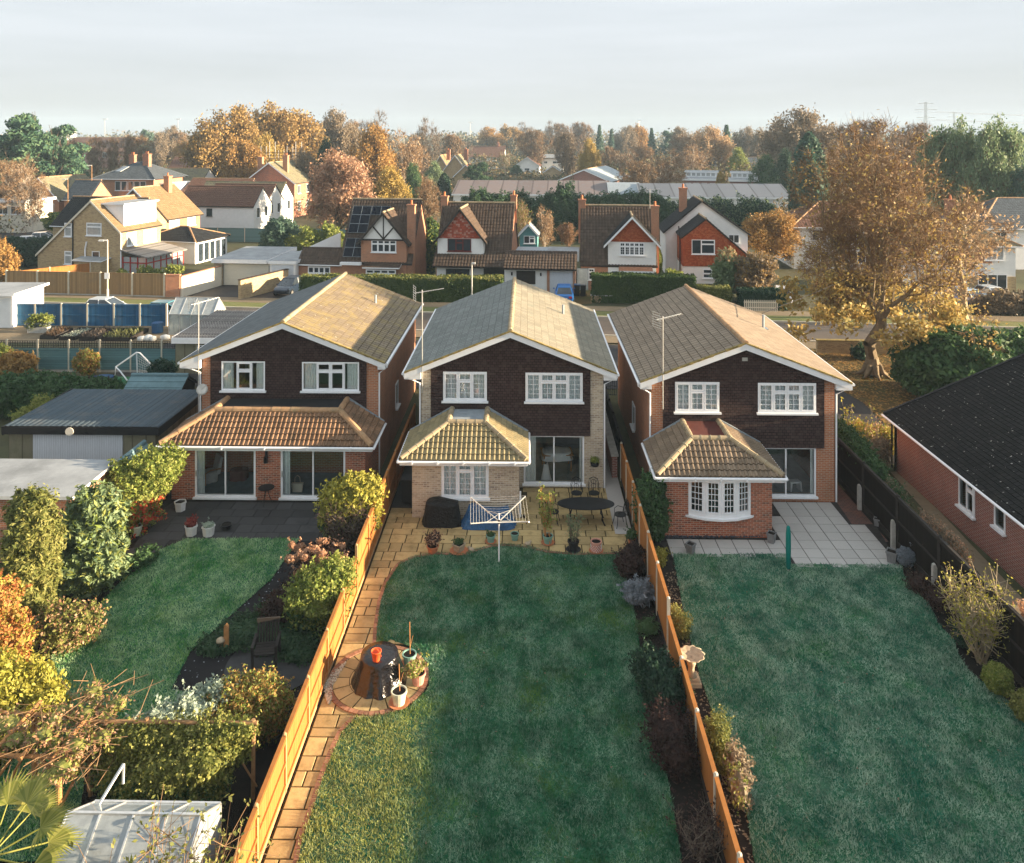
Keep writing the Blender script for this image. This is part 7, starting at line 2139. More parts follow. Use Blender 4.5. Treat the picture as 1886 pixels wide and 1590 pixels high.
def blobpts(rs, blobs, dens, inner=.55, bump=.16, freq=4.0):
    """points in the outer part of a union of ellipsoids"""
    C, N = [], []
    for (x, y, z, rx, ry, rz) in blobs:
        k = int(dens * 4 * PI * ((rx * ry) ** 1.6 / 3 + (rx * rz) ** 1.6 / 3 + (ry * rz) ** 1.6 / 3) ** (1 / 1.6)) + 8
        n = rnd_unit(rs, k)
        f = inner + (1 - inner) * rs.random(k) ** .5
        f = f * (1 + bump * np.sin(freq * n[:, 0] * 2 + x * 3) * np.sin(freq * n[:, 1] * 2 + y * 5 + 1) + bump * .8 * np.sin(freq * 2.3 * n[:, 2] + 4 * n[:, 0] + z))
        C.append(n * f[:, None] * np.array([rx, ry, rz]) + np.array([x, y, z])); N.append(n)
        # shoots that break the outline
        j = max(3, int(k * .011)) if bump > .07 else 1
        d = rnd_unit(rs, j); d[:, 2] = np.abs(d[:, 2]) * .9 + .05
        t = rs.random((j, 11, 1)) ** .8 * .34 + .9
        e = min(rx, ry, rz)
        q = (d[:, None] * np.array([rx, ry, rz]) * .9 + d[:, None] * (t - .9) * min(1.0, .45 + e * .5) * rs.uniform(.5, 1.5, (j, 1, 1)) + rs.normal(0, .018 + .02 * e, (j, 11, 3)))
        C.append(q.reshape(-1, 3) + np.array([x, y, z])); N.append(np.repeat(d, 11, 0))
    C, N = np.concatenate(C), np.concatenate(N)
    k = C[:, 2] > .02
    return C[k], N[k]
def cores(m, blobs, f=.72, mi=0):
    for (x, y, z, rx, ry, rz) in blobs:
        n = 9
        prof = [(max(.02, math.sin(PI * i / 7)), -math.cos(PI * i / 7)) for i in range(8)]
        vs, fs = [], []
        for r, zz in prof:
            for j in range(n):
                w_ = 1 + .08 * math.sin(3 * j + zz * 4 + x)
                vs.append((x + r * rx * f * w_ * math.cos(2 * PI * j / n), y + r * ry * f * w_ * math.sin(2 * PI * j / n), max(.0, z + zz * rz * f)))
        for i in range(7):
            for j in range(n): fs.append((i * n + j, i * n + (j + 1) % n, (i + 1) * n + (j + 1) % n, (i + 1) * n + j))
        m.add(vs, fs, mi)
def mesh_arrays(m):
    V = np.array(m.v); return np.array([[V[i] for i in f] for f in m.f if len(f) == 4])
SEED = [100]
def shrub(name, label, base, blobs, size, dens, mat, core=None, inner=.6, bump=.16, elong=1.6, stems=0, extra=None, cat='shrub', group=None, z=0.0, up=0.0, trail=None):
    """leafy bush: foliage (with some stems inside) as one mesh; extra = (share, material) of leaves of another colour"""
    SEED[0] += 1
    rs = np.random.default_rng(SEED[0])
    if base[1] < 40: size, dens = size * .8, dens * 1.45
    C, N = blobpts(rs, blobs, dens, inner, bump)
    V = leaves(rs, C, size, elong, out=N * .6 + np.array([0, 0, up]))
    mi = np.zeros(len(V), int)
    mats = [mat]
    if extra:
        mats.append(extra[1]); sel = rs.random(len(V)) < extra[0]
        if len(extra) > 2: sel &= extra[2](C)
        mi[sel] = 1
    m = MB(); cores(m, blobs)
    K = mesh_arrays(m)
    if core: mats.append(core)
    V = np.concatenate([V, K]); mi = np.concatenate([mi, np.full(len(K), (len(mats) - 1) if core else 0)])
    if stems:
        b = blobs[0]
        P = np.zeros((stems, 3)); P[:, :2] = rs.normal(0, .08, (stems, 2)) + np.array([b[0], b[1]]) * .3
        e = C[rs.choice(len(C), stems)]
        S = np.concatenate([P, e, np.full((stems, 1), .022), np.full((stems, 1), .008)], 1)
        Tn = tubes_np(S, 4); mats.append('bark'); V = np.concatenate([V, Tn]); mi = np.concatenate([mi, np.full(len(Tn), len(mats) - 1)])
    o = quads(name, V, mats, mi=mi)
    o.location = (base[0], base[1], z)
    return tag(o, label, cat, group)
def twiggy(name, label, base, h, w_, n, mat, tip=None, tipsize=.05, z=0, cat='shrub', kids=6, wob=.25, r=.014, lean=(0, 0)):
    """bare many stemmed bush with tips"""
    SEED[0] += 1
    rs = np.random.default_rng(SEED[0])
    S, T = [], []
    for i in range(n):
        a = rs.random() * 2 * PI; rr = w_ / 2 * rs.random() ** .5
        p = np.array([rs.normal(0, .06), rs.normal(0, .06), 0]); e = np.array([rr * math.cos(a) + lean[0], rr * math.sin(a) + lean[1], h * rs.uniform(.7, 1.05)])
        q = p
        for j in range(4):
            f = (j + 1) / 4
            s = p + (e - p) * np.array([f ** .8, f ** .8, f ** 1.1]) + rs.normal(0, wob * .14, 3) * w_ * .5
            S.append((*q, *s, r * (1.3 - .25 * j), r * (1.1 - .25 * j)))
            if j >= 1:
                for k in range(kids // 2):
                    g = s + rs.normal(0, 1, 3) * np.array([.13, .13, .12]) * w_ + np.array([0, 0, .1 * h])
                    S.append((*s, *g, r * .5, r * .3)); T.append(g)
            q = s
        T.append(q)
    V = tubes_np(np.array(S), 3); mats = [mat]; mi = np.zeros(len(V), int)
    if tip:
        C = np.repeat(np.array(T), 3, 0); C = C + rs.normal(0, .045, C.shape)
        L = leaves(rs, C, tipsize, 1.5); V = np.concatenate([V, L]); mats.append(tip); mi = np.concatenate([mi, np.ones(len(L), int)])
    o = quads(name, V, mats, mi=mi); o.location = (base[0], base[1], z)
    return tag(o, label, cat)
def hedge(label, a, b, wd, h, size, dens, mat, top=None, name='hedge', wav=.06, cat='hedge', base=0.0):
    """clipped hedge from a to b"""
    SEED[0] += 1
    rs = np.random.default_rng(SEED[0])
    v = Vector((b[0] - a[0], b[1] - a[1])); L = v.length
    F, N, = [], []
    for (n, o, u, w_, su, sw) in (((0, -1, 0), (0, -wd / 2, base), (1, 0, 0), (0, 0, 1), L, h - base), ((0, 1, 0), (0, wd / 2, base), (1, 0, 0), (0, 0, 1), L, h - base), ((0, 0, 1), (0, -wd / 2, h), (1, 0, 0), (0, 1, 0), L, wd),
                                 ((-1, 0, 0), (0, -wd / 2, base), (0, 1, 0), (0, 0, 1), wd, h - base), ((1, 0, 0), (L, -wd / 2, base), (0, 1, 0), (0, 0, 1), wd, h - base)):
        k = int(su * sw * dens)
        r1, r2 = rs.random((k, 1)) * su, rs.random((k, 1)) * sw
        P = np.array(o) + r1 * np.array(u) + r2 * np.array(w_)
        P = P + np.array(n) * (wav * np.sin(r1 * 1.7 + r2 * 2) + rs.normal(0, wav * .8, (k, 1)) - wav)
        F.append(P); N.append(np.tile(np.array(n, float), (k, 1)))
    C, N = np.concatenate(F), np.concatenate(N)
    V = leaves(rs, C, size, 1.5, out=N * .7)
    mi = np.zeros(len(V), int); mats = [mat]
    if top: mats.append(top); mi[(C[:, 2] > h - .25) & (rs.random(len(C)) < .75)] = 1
    m = MB(); m.box(wav * 2, L - wav * 2, -wd / 2 + wav * 2, wd / 2 - wav * 2, base, h - wav * 2)
    K = mesh_arrays(m); V = np.concatenate([V, K]); mi = np.concatenate([mi, np.zeros(len(K), int)])
    o = quads(name, V, mats, mi=mi); o.location = (*a, 0); o.rotation_euler = (0, 0, math.atan2(v.y, v.x))
    return tag(o, label, cat)
# ================================================================== planting of the three gardens
random.seed(21)
shrub('columnar_yew', 'tall columnar golden yew at the left edge of the left lawn', gp(58, 1150), [(0, 0, .9, .68, .68, 1.1), (.05, 0, 2.2, .78, .76, 1.6), (-.2, .1, 3.3, .5, .5, .85), (.25, -.1, 3.3, .5, .5, .85)], .09, 640, 'leaf_yew', inner=.7, bump=.1, elong=2.2, up=.5, cat='conifer')
shrub('juniper', 'feathery pale green juniper beside the columnar yew', gp(165, 1085), [(0, 0, 1.0, .95, .9, 1.2), (.1, .3, 2.1, .8, .75, 1.1), (-.4, .2, 1.8, .6, .6, 1.0), (.5, -.2, 1.2, .7, .6, .8)], .12, 420, 'leaf_grey', inner=.55, bump=.28, elong=2.6, up=.3, cat='conifer', extra=(.25, 'leaf_lime'))
shrub('cotoneaster', 'yellow leaved bush with red berries beside the cream pot', gp(243, 978), [(0, 0, 1.0, 1.0, .8, 1.1), (.35, .6, 1.9, .8, .8, .9), (-.5, .3, 1.7, .8, .7, .8), (.75, 1.3, 2.0, .6, .7, .7)], .1, 430, 'leaf_lime', bump=.25, extra=(.5, 'leaf_berry', lambda C: (C[:, 0] > .3) & (C[:, 2] < 1.4) & (C[:, 1] < .2)), stems=12)
shrub('red_robin_shrub', 'orange and red leaved shrub at the far left edge below the yew', gp(-12, 1275), [(0, 0, 1.1, .85, .8, 1.2), (-.2, .4, 2.1, .6, .6, .8), (.3, -.4, 1.0, .7, .6, .9)], .085, 480, 'leaf_robin', extra=(.35, 'leaf_golden'), bump=.2)
shrub('golden_shrub', 'bright yellow shrub at the left edge beside the pergola', gp(15, 1372), [(0, 0, .9, 1.0, .9, 1.0), (-.3, -.5, 1.2, .9, .9, 1.1), (.4, .3, .7, .7, .7, .8)], .09, 520, 'leaf_golden', bump=.2)
shrub('spreading_shrub', 'olive yellow spreading shrub at the foot of the columnar yew', gp(120, 1190), [(0, 0, .4, .75, .7, .55), (.45, .2, .6, .55, .5, .42), (-.3, .1, .65, .55, .55, .45)], .08, 480, 'leaf_yew', bump=.3, extra=(.3, 'leaf_dry'), stems=14)
shrub('trailing_plant', 'low leafy trailing plant at the edge of the left lawn below the juniper', gp(215, 1060), [(0, 0, .2, .6, .5, .3), (-.7, -.9, .2, .6, .5, .35), (.6, .7, .25, .4, .5, .3)], .1, 200, 'leaf_green', bump=.3, cat='plant')
shrub('golden_bush', 'clipped golden green dome of a bush by the patio doors of the left house', gp(645, 1005), [(0, 0, 1.1, 1.05, .95, 1.0), (.25, .2, 1.75, .85, .8, .75), (-.35, .15, 1.5, .75, .75, .75)], .1, 640, 'leaf_golden', inner=.72, bump=.1, extra=(.4, 'leaf_green', lambda C: C[:, 2] < 1.2))
twiggy('barberry', 'dark red twiggy bush in front of the golden dome bush', gp(637, 1022), 1.55, 1.7, 60, 'twig_grey', 'leaf_plum', .06, kids=10)
shrub('hydrangea', 'hydrangea with faded orange brown flower heads by the orange fence', gp(585, 1105), [(0, 0, .8, .85, .8, .75), (.5, .3, 1.2, .5, .5, .5)], .1, 130, 'leaf_plum', stems=26, bump=.3)
hx, hy = gp(585, 1105)
rs = np.random.default_rng(5)
Hd = []
for i in range(34):
    a = rs.random() * 6.28; r = rs.random() ** .5
    Hd.append((.95 * r * math.cos(a) - .1, .8 * r * math.sin(a) + .1, 1.35 + .55 * rs.random() - .3 * r, .14, .14, .11))
shrub('hydrangea_heads', 'orange brown dried flower heads of the hydrangea by the fence', (hx, hy), Hd, .07, 380, 'leaf_dry', inner=.6, bump=.05)
ob = bpy.data.objects['hydrangea_heads']; par_ = bpy.data.objects['hydrangea']
def reparent(o, p, nm):
    for k in ('label', 'category', 'group'):
        if k in o: del o[k]
    o.parent = p; o.location = (o.location.x - p.location.x, o.location.y - p.location.y, o.location.z - p.location.z); o.name = nm
reparent(ob, par_, 'flower_heads')
shrub('euonymus', 'yellow green leafy shrub in front of the hydrangea by the fence', gp(585, 1160), [(0, 0, .9, .8, .7, .9), (.3, .2, 1.3, .65, .6, .55), (-.35, -.1, 1.0, .5, .5, .6), (.5, .5, 1.4, .5, .5, .5)], .09, 420, 'leaf_lime', bump=.25, extra=(.4, 'leaf_green', lambda C: C[:, 2] < .8), stems=10)
shrub('dark_shrub', 'low dark brown shrub left of the yellow green shrub', gp(520, 1150), [(0, 0, .5, .6, .55, .55)], .07, 500, 'leaf_plum')
o = shrub('ground_cover', '', gp(455, 1170), [(0, 0, .08, 1.0, .9, .3), (.9, .6, .08, .7, .7, .28), (1.3, -.4, .08, .9, .7, .3), (-.7, -.6, .05, .6, .5, .22), (.4, 1.2, .06, .5, .5, .22), (1.9, -.9, .05, .6, .5, .25)], .07, 420, 'leaf_conifer', cat=None)
tag(o, 'low green ground cover between the gravel path and the orange fence', 'ground cover', kind='stuff')
shrub('barberry_hedge', 'orange and yellow autumn hedge shrub by the fence above the ivy trellis', gp(448, 1362), [(0, 0, .6, 1.0, .65, .65), (-.6, -.2, .5, .6, .55, .6), (.5, .2, .7, .6, .6, .65), (-.1, .2, .9, .8, .5, .45)], .06, 850, 'leaf_orange', bump=.22, extra=(.5, 'leaf_lime'), stems=20)
shrub('silver_shrub', 'whitish green variegated shrub sloping down behind the ivy trellis', gp(305, 1400), [(0, 0, .75, .6, .5, .5), (.5, .4, .85, .55, .5, .45), (-.5, -.3, .65, .5, .45, .45), (.95, .8, .9, .45, .4, .4)], .075, 620, 'leaf_silver', bump=.2)
ivb = []
for i in range(18):
    x = -9.9 + 3.3 * i / 17
    ivb.append((x + rs.normal(0, .05), 17.72 + rs.normal(0, .06), 1.2 + rs.normal(0, .16), .36, .28, .45 if i < 14 else .28))
for i in range(4): ivb.append((-7.0 + .2 * i, 17.75, 1.62 + rs.normal(0, .05), .26, .22, .2))
for i in range(9):
    ivb.append((-9.4 + .3 * i, 17.45 + rs.normal(0, .1), .55 + rs.normal(0, .1), .35, .35, .45))
for i in range(5):
    ivb.append((-8.3 + .32 * i, 17.2, .9 + rs.normal(0, .1), .35, .35, .5))
shrub('ivy', 'sunlit ivy and yellow leaves climbing all over the rustic trellis', (0, 0), ivb, .078, 520, 'leaf_ivy', inner=.45, bump=.3, elong=1.2, cat='climber', extra=(.35, 'leaf_green', lambda C: C[:, 2] < .9))
clb = [(-10.4 + rs.normal(0, .45), 17.4 + rs.normal(0, .45), 1.72 + rs.normal(0, .08), .28, .28, .16) for i in range(16)] + [(-10.05, 17.3, 1.4, .25, .3, .4), (-10.0, 17.1, 1.1, .15, .2, .3), (-11.9, 17.6, 1.72, .5, .4, .15)]
shrub('climber', 'dry brown climber with pale leaves draped over the pergola beams', (0, 0), clb, .075, 170, 'leaf_ivy', inner=.2, bump=.4, extra=(.5, 'leaf_dry'), cat='climber')
P_, Q_ = [], []
for i in range(260):
    c = clb[rs.integers(0, len(clb))]; p = np.array(c[:3]) + rs.normal(0, .2, 3) * [1.5, 1.5, .5]; P_.append(p); Q_.append(p + rs.normal(0, .35, 3) * [1.2, 1.2, .4])
o = quads('vine_stems', tubes_np(np.concatenate([np.array(P_), np.array(Q_), np.full((260, 1), .01), np.full((260, 1), .006)], 1), 3), 'twig', bpy.data.objects['climber'])
# leafy shoots over the greenhouse
for lab, px, py, zz, w_, h_, n_ in (('leafy shrub with bronze tips growing over the front of the aluminium greenhouse', 330, 1590, 0, 2.2, 2.15, 46), ('thin upright shoot with green leaves left of the aluminium greenhouse', 112, 1590, 0, .6, 2.0, 8)):
    bx_, by_ = (xat(px, 13.55), 13.55)
    twiggy('shrub', lab, (bx_, by_), h_, w_, n_, 'twig', 'leaf_yew', .065, kids=12, wob=.3)
# fan palm reaching in at the lower left corner
t = thing('fan_palm', 'fan palm with stiff pale fronds reaching in at the lower left corner', 'palm', (-9.05, 13.0, 0))
m = MB(); m.tube([(0, 0, 0), (.05, 0, 1.6), (0, 0, 2.95)], .12, 10); m.build('trunk', 'bark', t)
lm('leaf_palm', (.10, .13, .02), (.24, .25, .05), (.42, .38, .12))
PF = MB()
for i, (az, el, L) in enumerate(((20, 20, 1.0), (-15, 5, 1.15), (60, 38, .95), (100, 30, .9), (-50, 15, 1.0), (150, 25, 1.0), (200, 10, 1.0), (250, 0, .9), (300, 5, 1.0), (35, -12, 1.1), (75, 5, 1.0))):
    a, e = R(az), R(el)
    d = Vector((math.cos(a) * math.cos(e), math.sin(a) * math.cos(e), math.sin(e)))
    b = Vector((0, 0, 3.0)); c = b + d * L * .8
    s = d.cross(Vector((0, 0, 1))).normalized(); u = s.cross(d)
    F = MB()
    F.tube([b, c], .014, 5)
    for j in range(26):
        f = R(-95 + 190 * j / 25)
        v = d * math.cos(f) + s * math.sin(f) + u * (.12 * abs(math.sin(f)))
        l = .62 * (1 - .25 * abs(math.sin(f)))
        q = v.cross(u).normalized() * .02
        mid = c + v * l * .55 + u * .0; tip = c + v * l - Vector((0, 0, .06))
        F.add([c, mid + q, tip, mid - q], [(0, 1, 2, 3)])
        F.add([c, mid - q + u * .012, tip, mid + q + u * .012], [(3, 2, 1, 0)])
    F.build('frond', 'leaf_palm', t)
# ---- middle garden
shrub('heather_plant', '', (P1.location.x, P1.location.y), [(0, 0, .45, .28, .28, .2), (.1, .05, .5, .2, .2, .2)], .06, 700, 'leaf_plum', extra=(.4, 'leaf_dry'), inner=.3)
def into(nm, pot_, newname='plant', dz=0):
    o = [x for x in bpy.data.objects if x.name.startswith(nm) and x.parent is None][-1]
    for k in ('label', 'category', 'group'):
        if k in o: del o[k]
    o.parent = pot_; o.location = (0, 0, dz); o.rotation_euler = (0, 0, 0); o.name = newname
into('heather_plant', P1)
def potplant(p, blobs, size, dens, mat, **k):
    shrub('zz_plant', 'x', (0, 0), blobs, size, dens, mat, **k); into('zz_plant', p)
potplant(P2, [(0, 0, .36, .16, .16, .1)], .05, 900, 'leaf_green')
potplant(P3, [(0, 0, .3, .13, .13, .08)], .05, 900, 'leaf_green')
potplant(P8, [(0, 0, .35, .2, .2, .2)], .06, 600, 'leaf_green')
potplant(P11, [(-.15, -.05, .45, .24, .22, .18), (.1, .1, .4, .16, .16, .12)], .065, 600, 'leaf_lime', extra=(.3, 'leaf_dry'))
potplant(P12, [(0, 0, .47, .2, .2, .14)], .06, 800, 'leaf_red')
potplant(P13, [(0, 0, .4, .2, .2, .07)], .05, 800, 'leaf_silver')
twiggy('zz_plant', 'x', (0, 0), 1.75, .6, 9, 'rust_wood', 'leaf_lime', .07, kids=12); into('zz_plant', P5)
twiggy('zz_plant', 'x', (0, 0), 1.15, .6, 10, 'twig_grey', 'leaf_grey', .04, kids=12); into('zz_plant', P6)
hb = bpy.data.objects['hanging_basket']
shrub('zz_plant', 'x', (0, 0), [(0, 0, .25, .2, .17, .13)], .06, 700, 'leaf_lime'); into('zz_plant', hb)
for lab, nm, px, py, bl, sz, dn, mt, kw in (
    ('dark red leaved shrub at the patio corner by the right fence', 'dark_shrub', 1160, 1062, [(0, 0, .45, .5, .5, .5), (.2, .4, .6, .35, .35, .35)], .07, 420, 'leaf_plum', {}),
    ('grey blue lavender below the dark red shrub in the long bed', 'lavender', 1177, 1110, [(0, 0, .35, .5, .45, .35)], .07, 420, 'leaf_lavender', dict(elong=3, up=.5)),
    ('low dark green plant in the middle of the long bed', 'bed_plant', 1192, 1165, [(0, 0, .15, .4, .35, .2)], .06, 300, 'leaf_green', {}),
    ('rounded dark green bush spreading over the lawn by the right fence', 'box_bush', 1215, 1290, [(0, 0, .5, .55, .6, .55), (-.2, .5, .55, .45, .45, .5), (.15, -.45, .5, .5, .5, .5)], .07, 640, 'leaf_dark', dict(bump=.2)),
    ('dark brown bush below the rounded green one in the long bed', 'dark_shrub', 1232, 1385, [(0, 0, .5, .6, .6, .55), (.1, -.5, .35, .5, .5, .4)], .06, 520, 'leaf_plum', dict(bump=.25))):
    shrub(nm, lab, gp(px, py), bl, sz, dn, mt, **kw)
twiggy('autumn_shrub', 'twiggy shrub with coppery leaves at the lower end of the long bed', gp(1290, 1580), .7, 1.2, 26, 'twig_grey', 'leaf_plum', .045, kids=6)
# fallen leaves and odd bits over the dark beds
def scatter(poly, k, size, mat, label, z=.02, cat='fallen leaves'):
    P = np.array(poly); lo, hi = P.min(0), P.max(0)
    q = lo + rng.random((k * 2, 2)) * (hi - lo); q = q[inpoly(q, poly)][:k]
    C = np.concatenate([q, np.full((len(q), 1), z)], 1)
    V = leaves(rng, C, size, 1.3, flat=2.5); V[:, :, 2] = np.maximum(V[:, :, 2], z - .01)
    return tag(quads('fallen_leaves', V, mat), label, cat, kind='stuff')
bedp = gpoly([(1142, 1022), (1170, 1110), (1188, 1240), (1205, 1330), (1227, 1400), (1260, 1590), (1345, 1590), (1290, 1390), (1235, 1180), (1200, 1060), (1175, 1020)])
scatter(bedp, 900, .06, 'leaf_plum', 'fallen leaves and low growth in the long dark bed')
scatter(gpoly([(1245, 1040), (1262, 1150), (1290, 1250), (1325, 1350), (1390, 1590), (1360, 1590), (1290, 1330), (1225, 1060)]), 500, .06, 'leaf_brown', 'fallen leaves along the bed right of the fence')
scatter(gpoly([(1665, 1045), (1760, 1185), (1840, 1275), (1960, 1400), (1960, 1330), (1840, 1200), (1690, 1040)]), 500, .05, 'leaf_brown', 'fallen leaves in the bed below the black fence')
scatter(gpoly([(1455, 668), (1500, 640), (1720, 650), (1800, 742), (1640, 792), (1590, 742)]), 5000, .13, 'leaf_orange', 'carpet of fallen chestnut leaves on the grass', .03)
scatter(gpoly([(610, 995), (540, 1075), (480, 1130), (420, 1195), (480, 1215), (560, 1180), (640, 1030)]), 700, .05, 'leaf_green', 'low growth over the bed beside the gravel path')
scatter(LM, 160, .045, 'leaf_brown', 'a few dead leaves on the middle lawn', .09)
scatter(LR, 160, .045, 'leaf_brown', 'a few dead leaves on the right lawn', .09)
# ---- right garden
shrub('holly_bush', 'rounded glossy dark green bush between the fence and the bow window wall', gp(1200, 992), [(0, 0, 1.0, .6, .62, 1.0), (0, 0, 1.75, .52, .52, .65), (.05, -.05, .6, .55, .55, .6)], .085, 760, 'leaf_green', inner=.75, bump=.08)
shrub('small_conifer', 'small yellow bush behind the fence near the holly bush', gp(1216, 1042), [(0, 0, .3, .25, .25, .3)], .05, 800, 'leaf_golden')
shrub('small_conifer', 'olive rounded bush just above the bird bath', gp(1256, 1175), [(0, 0, .35, .28, .32, .38), (-.1, .6, .3, .22, .25, .3)], .05, 800, 'leaf_yew')
shrub('small_conifer', 'olive green conifer hanging over the bed below the bird bath', gp(1322, 1395), [(0, 0, .5, .3, .4, .5), (.05, -.5, .3, .25, .3, .3)], .05, 800, 'leaf_yew')
shrub('hydrangea', 'hydrangea with brown heads and pale yellow leaves right of the fence', gp(1362, 1480), [(0, 0, .4, .26, .5, .42), (.1, .5, .45, .26, .4, .42)], .065, 330, 'leaf_brown', bump=.35, extra=(.45, 'leaf_lime', lambda C: (C[:, 0] < .1) & (C[:, 1] < .3)), stems=12)
twiggy('twiggy_tree', 'bare multi stemmed shrub with yellow tips before the black fence', gp(1810, 1222), 2.0, 1.7, 34, 'bark_pale', 'leaf_golden', .05, kids=14, r=.016, lean=(-.15, .25))
shrub('box_ball', 'clipped yellow green ball in the bed below the twiggy shrub', gp(1838, 1276), [(0, 0, .38, .38, .38, .38)], .055, 1500, 'leaf_lime', inner=.8, bump=.06)
shrub('box_ball', 'silvery clipped ball beside the large grey planter', gp(1668, 1042), [(0, 0, .31, .32, .32, .31)], .05, 1500, 'leaf_lavender', inner=.8, bump=.06)
shrub('box_ball', 'green clipped bush cut off by the right border', gp(1893, 1330), [(0, 0, .36, .38, .38, .38)], .055, 1200, 'leaf_yew', inner=.8, bump=.08)
shrub('dark_shrub', 'dark round bush tucked behind the stem of the twiggy shrub', gp(1785, 1195), [(0, 0, .38, .42, .42, .4)], .05, 700, 'leaf_dark')
shrub('dark_shrub', 'dark brown low shrub at the lawn corner by the black fence', gp(1735, 1120), [(0, 0, .3, .5, .6, .35), (-.3, .9, .25, .4, .4, .3)], .05, 560, 'leaf_plum')
shrub('ivy', 'bright green ivy bulging over the black fence beside the right house', (14.15, 33.2), [(0, 0, 1.5, .5, .9, .6), (.1, 1.4, 1.5, .55, 1.0, .65), (-.05, -1.2, 1.5, .4, .8, .5), (.15, 2.8, 1.5, .5, .9, .6)], .08, 560, 'leaf_green', cat='climber')
shrub('golden_privet', 'golden yellow low hedge beyond the black fence', (14.6, 37.6), [(0, 0, .6, 1.0, .7, .8), (1.4, .1, .6, .9, .7, .75), (2.6, .2, .5, .8, .7, .6)], .08, 460, 'leaf_golden', extra=(.35, 'leaf_orange'))
twiggy('bare_rose', 'bare branching rose with pale yellow blooms above the golden hedge', (15.4, 36.6), 2.2, 1.3, 7, 'bark_pale', 'leaf_golden', .09, kids=4, r=.022)
twiggy('bare_rose', 'bare thin shrub by the corner of the bungalow', (16.2, 36.9), 1.7, .9, 6, 'bark_pale', 'leaf_dry', .06, kids=5, r=.018)
shrub('heath_shrub', 'brown heathy shrub along the bungalow side of the black fence', (14.2, 27.0), [(0, 0, .9, .35, .8, .95), (.1, 1.1, .8, .35, .6, .85), (0, -1.0, .9, .3, .6, .95)], .06, 500, 'leaf_brown', extra=(.35, 'leaf_dry'))
shrub('heath_shrub', 'dark leafy shrub row behind the far part of the black fence', (14.2, 30.4), [(0, 0, .9, .35, .9, .9), (.1, 1.3, .8, .35, .7, .8)], .06, 440, 'leaf_green', extra=(.4, 'leaf_brown'))
shrub('brown_shrub', 'brown twiggy shrub before the corner of the bungalow', (15.6, 35.6), [(0, 0, .6, .8, .6, .7), (.5, .3, .9, .5, .5, .5)], .06, 420, 'leaf_brown', stems=14)
shrub('heath_shrub', 'russet plant showing over the black fence at the right border', (14.15, 22.2), [(0, 0, 1.2, .35, .5, .75)], .06, 500, 'leaf_dry')
# ---- left of the houses
shrub('laurel_hedge', 'broad dark green hedge behind the black fascia garage', (-24.6, 41.2), [(-3.6, .6, .9, 1.8, 1.2, 1.1), (-1.8, .4, 1.0, 1.7, 1.3, 1.2), (0, 0, 1.0, 1.6, 1.2, 1.2), (1.6, .3, .9, 1.4, 1.2, 1.1), (2.9, .5, .7, 1.0, 1.0, .9)], .12, 300, 'leaf_green', bump=.15, cat='hedge')
shrub('yellow_shrub', 'yellow flowering shrub in front of the broad dark hedge', (-24.6, 39.4), [(0, 0, .9, .8, .6, .9), (-.8, -.2, .6, .7, .6, .6)], .1, 320, 'leaf_lime')
shrub('autumn_bush', 'orange domed bush before the left end of the trellis fence', (xat(28, 47.5), 47.5), [(0, 0, .75, 1.15, .9, .85)], .1, 620, 'leaf_orange', up=.3, elong=2.4)
shrub('autumn_bush', 'small rust and yellow bush before the trellis fence', (xat(159, 48), 48), [(0, 0, .95, .72, .6, .72)], .1, 640, 'leaf_orange', extra=(.4, 'leaf_lime'), stems=10)
shrub('green_bush', 'light green bush at the left border beside the orange dome', (xat(2, 48.3), 48.3), [(0, 0, 1.0, .7, .6, .9)], .1, 520, 'leaf_lime')
shrub('dark_shrub', 'dark bush behind the toppled goal', (xat(298, 46.8), 46.8), [(0, 0, .7, .8, .6, .8)], .1, 420, 'leaf_dark')
shrub('dark_shrub', 'dark red low bush beside the blue tub', (xat(178, 45.5), 45.5), [(0, 0, .4, .9, .5, .45)], .08, 420, 'leaf_plum')
tr_ = bpy.data.objects['flower_trough']
shrub('zz_plant', 'x', (0, 0), [(.5, .3, .8, .55, .4, .55), (1.2, .3, .9, .55, .4, .5), (.15, .2, .6, .45, .35, .4)], .09, 420, 'leaf_lime', extra=(.5, 'leaf_lavender', lambda C: C[:, 2] < .8)); into('zz_plant', tr_)
# ---- along the street
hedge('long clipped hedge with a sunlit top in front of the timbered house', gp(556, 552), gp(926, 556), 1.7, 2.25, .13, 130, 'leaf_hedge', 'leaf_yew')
hedge('clipped dark hedge before the right white house', gp(1090, 554), gp(1280, 558), 1.8, 2.45, .13, 130, 'leaf_hedge')
hedge('lower yellowing hedge before the red tiled house', (xat(1284, 69.3), 69.3), (xat(1345, 69), 69), 1.3, 1.7, .13, 130, 'leaf_yew')
hedge('short dark hedge behind the white picket fence', (xat(1360, 68.4), 68.4), (xat(1445, 68.0), 68.0), 2.2, 1.6, .13, 120, 'leaf_dark')
shrub('green_bush', 'tall loose green bush beside the red tiled house', (xat(1337, 71.5), 71.5), [(0, 0, 1.6, 1.0, .9, 1.7), (.1, 0, 3.4, 1.0, .9, 1.2), (-.3, .2, 2.6, .9, .8, 1.0)], .16, 170, 'leaf_grey', extra=(.6, 'leaf_pale', lambda C: C[:, 2] > 3.6), bump=.25)
shrub('brown_bush', 'large brown bush left of the chestnut tree', (xat(1388, 71), 71), [(0, 0, 1.6, 1.6, 1.2, 1.7), (.6, .2, 3.0, 1.5, 1.2, 1.3), (-.5, .1, 2.9, 1.1, 1.0, 1.1)], .16, 170, 'leaf_brown', extra=(.3, 'leaf_ochre'), bump=.25)
shrub('golden_bush', 'small bright yellow bush above the right clipped hedge', (xat(1240, 73.5), 73.5), [(0, 0, 1.2, 1.3, .8, 1.2)], .12, 260, 'leaf_lime')
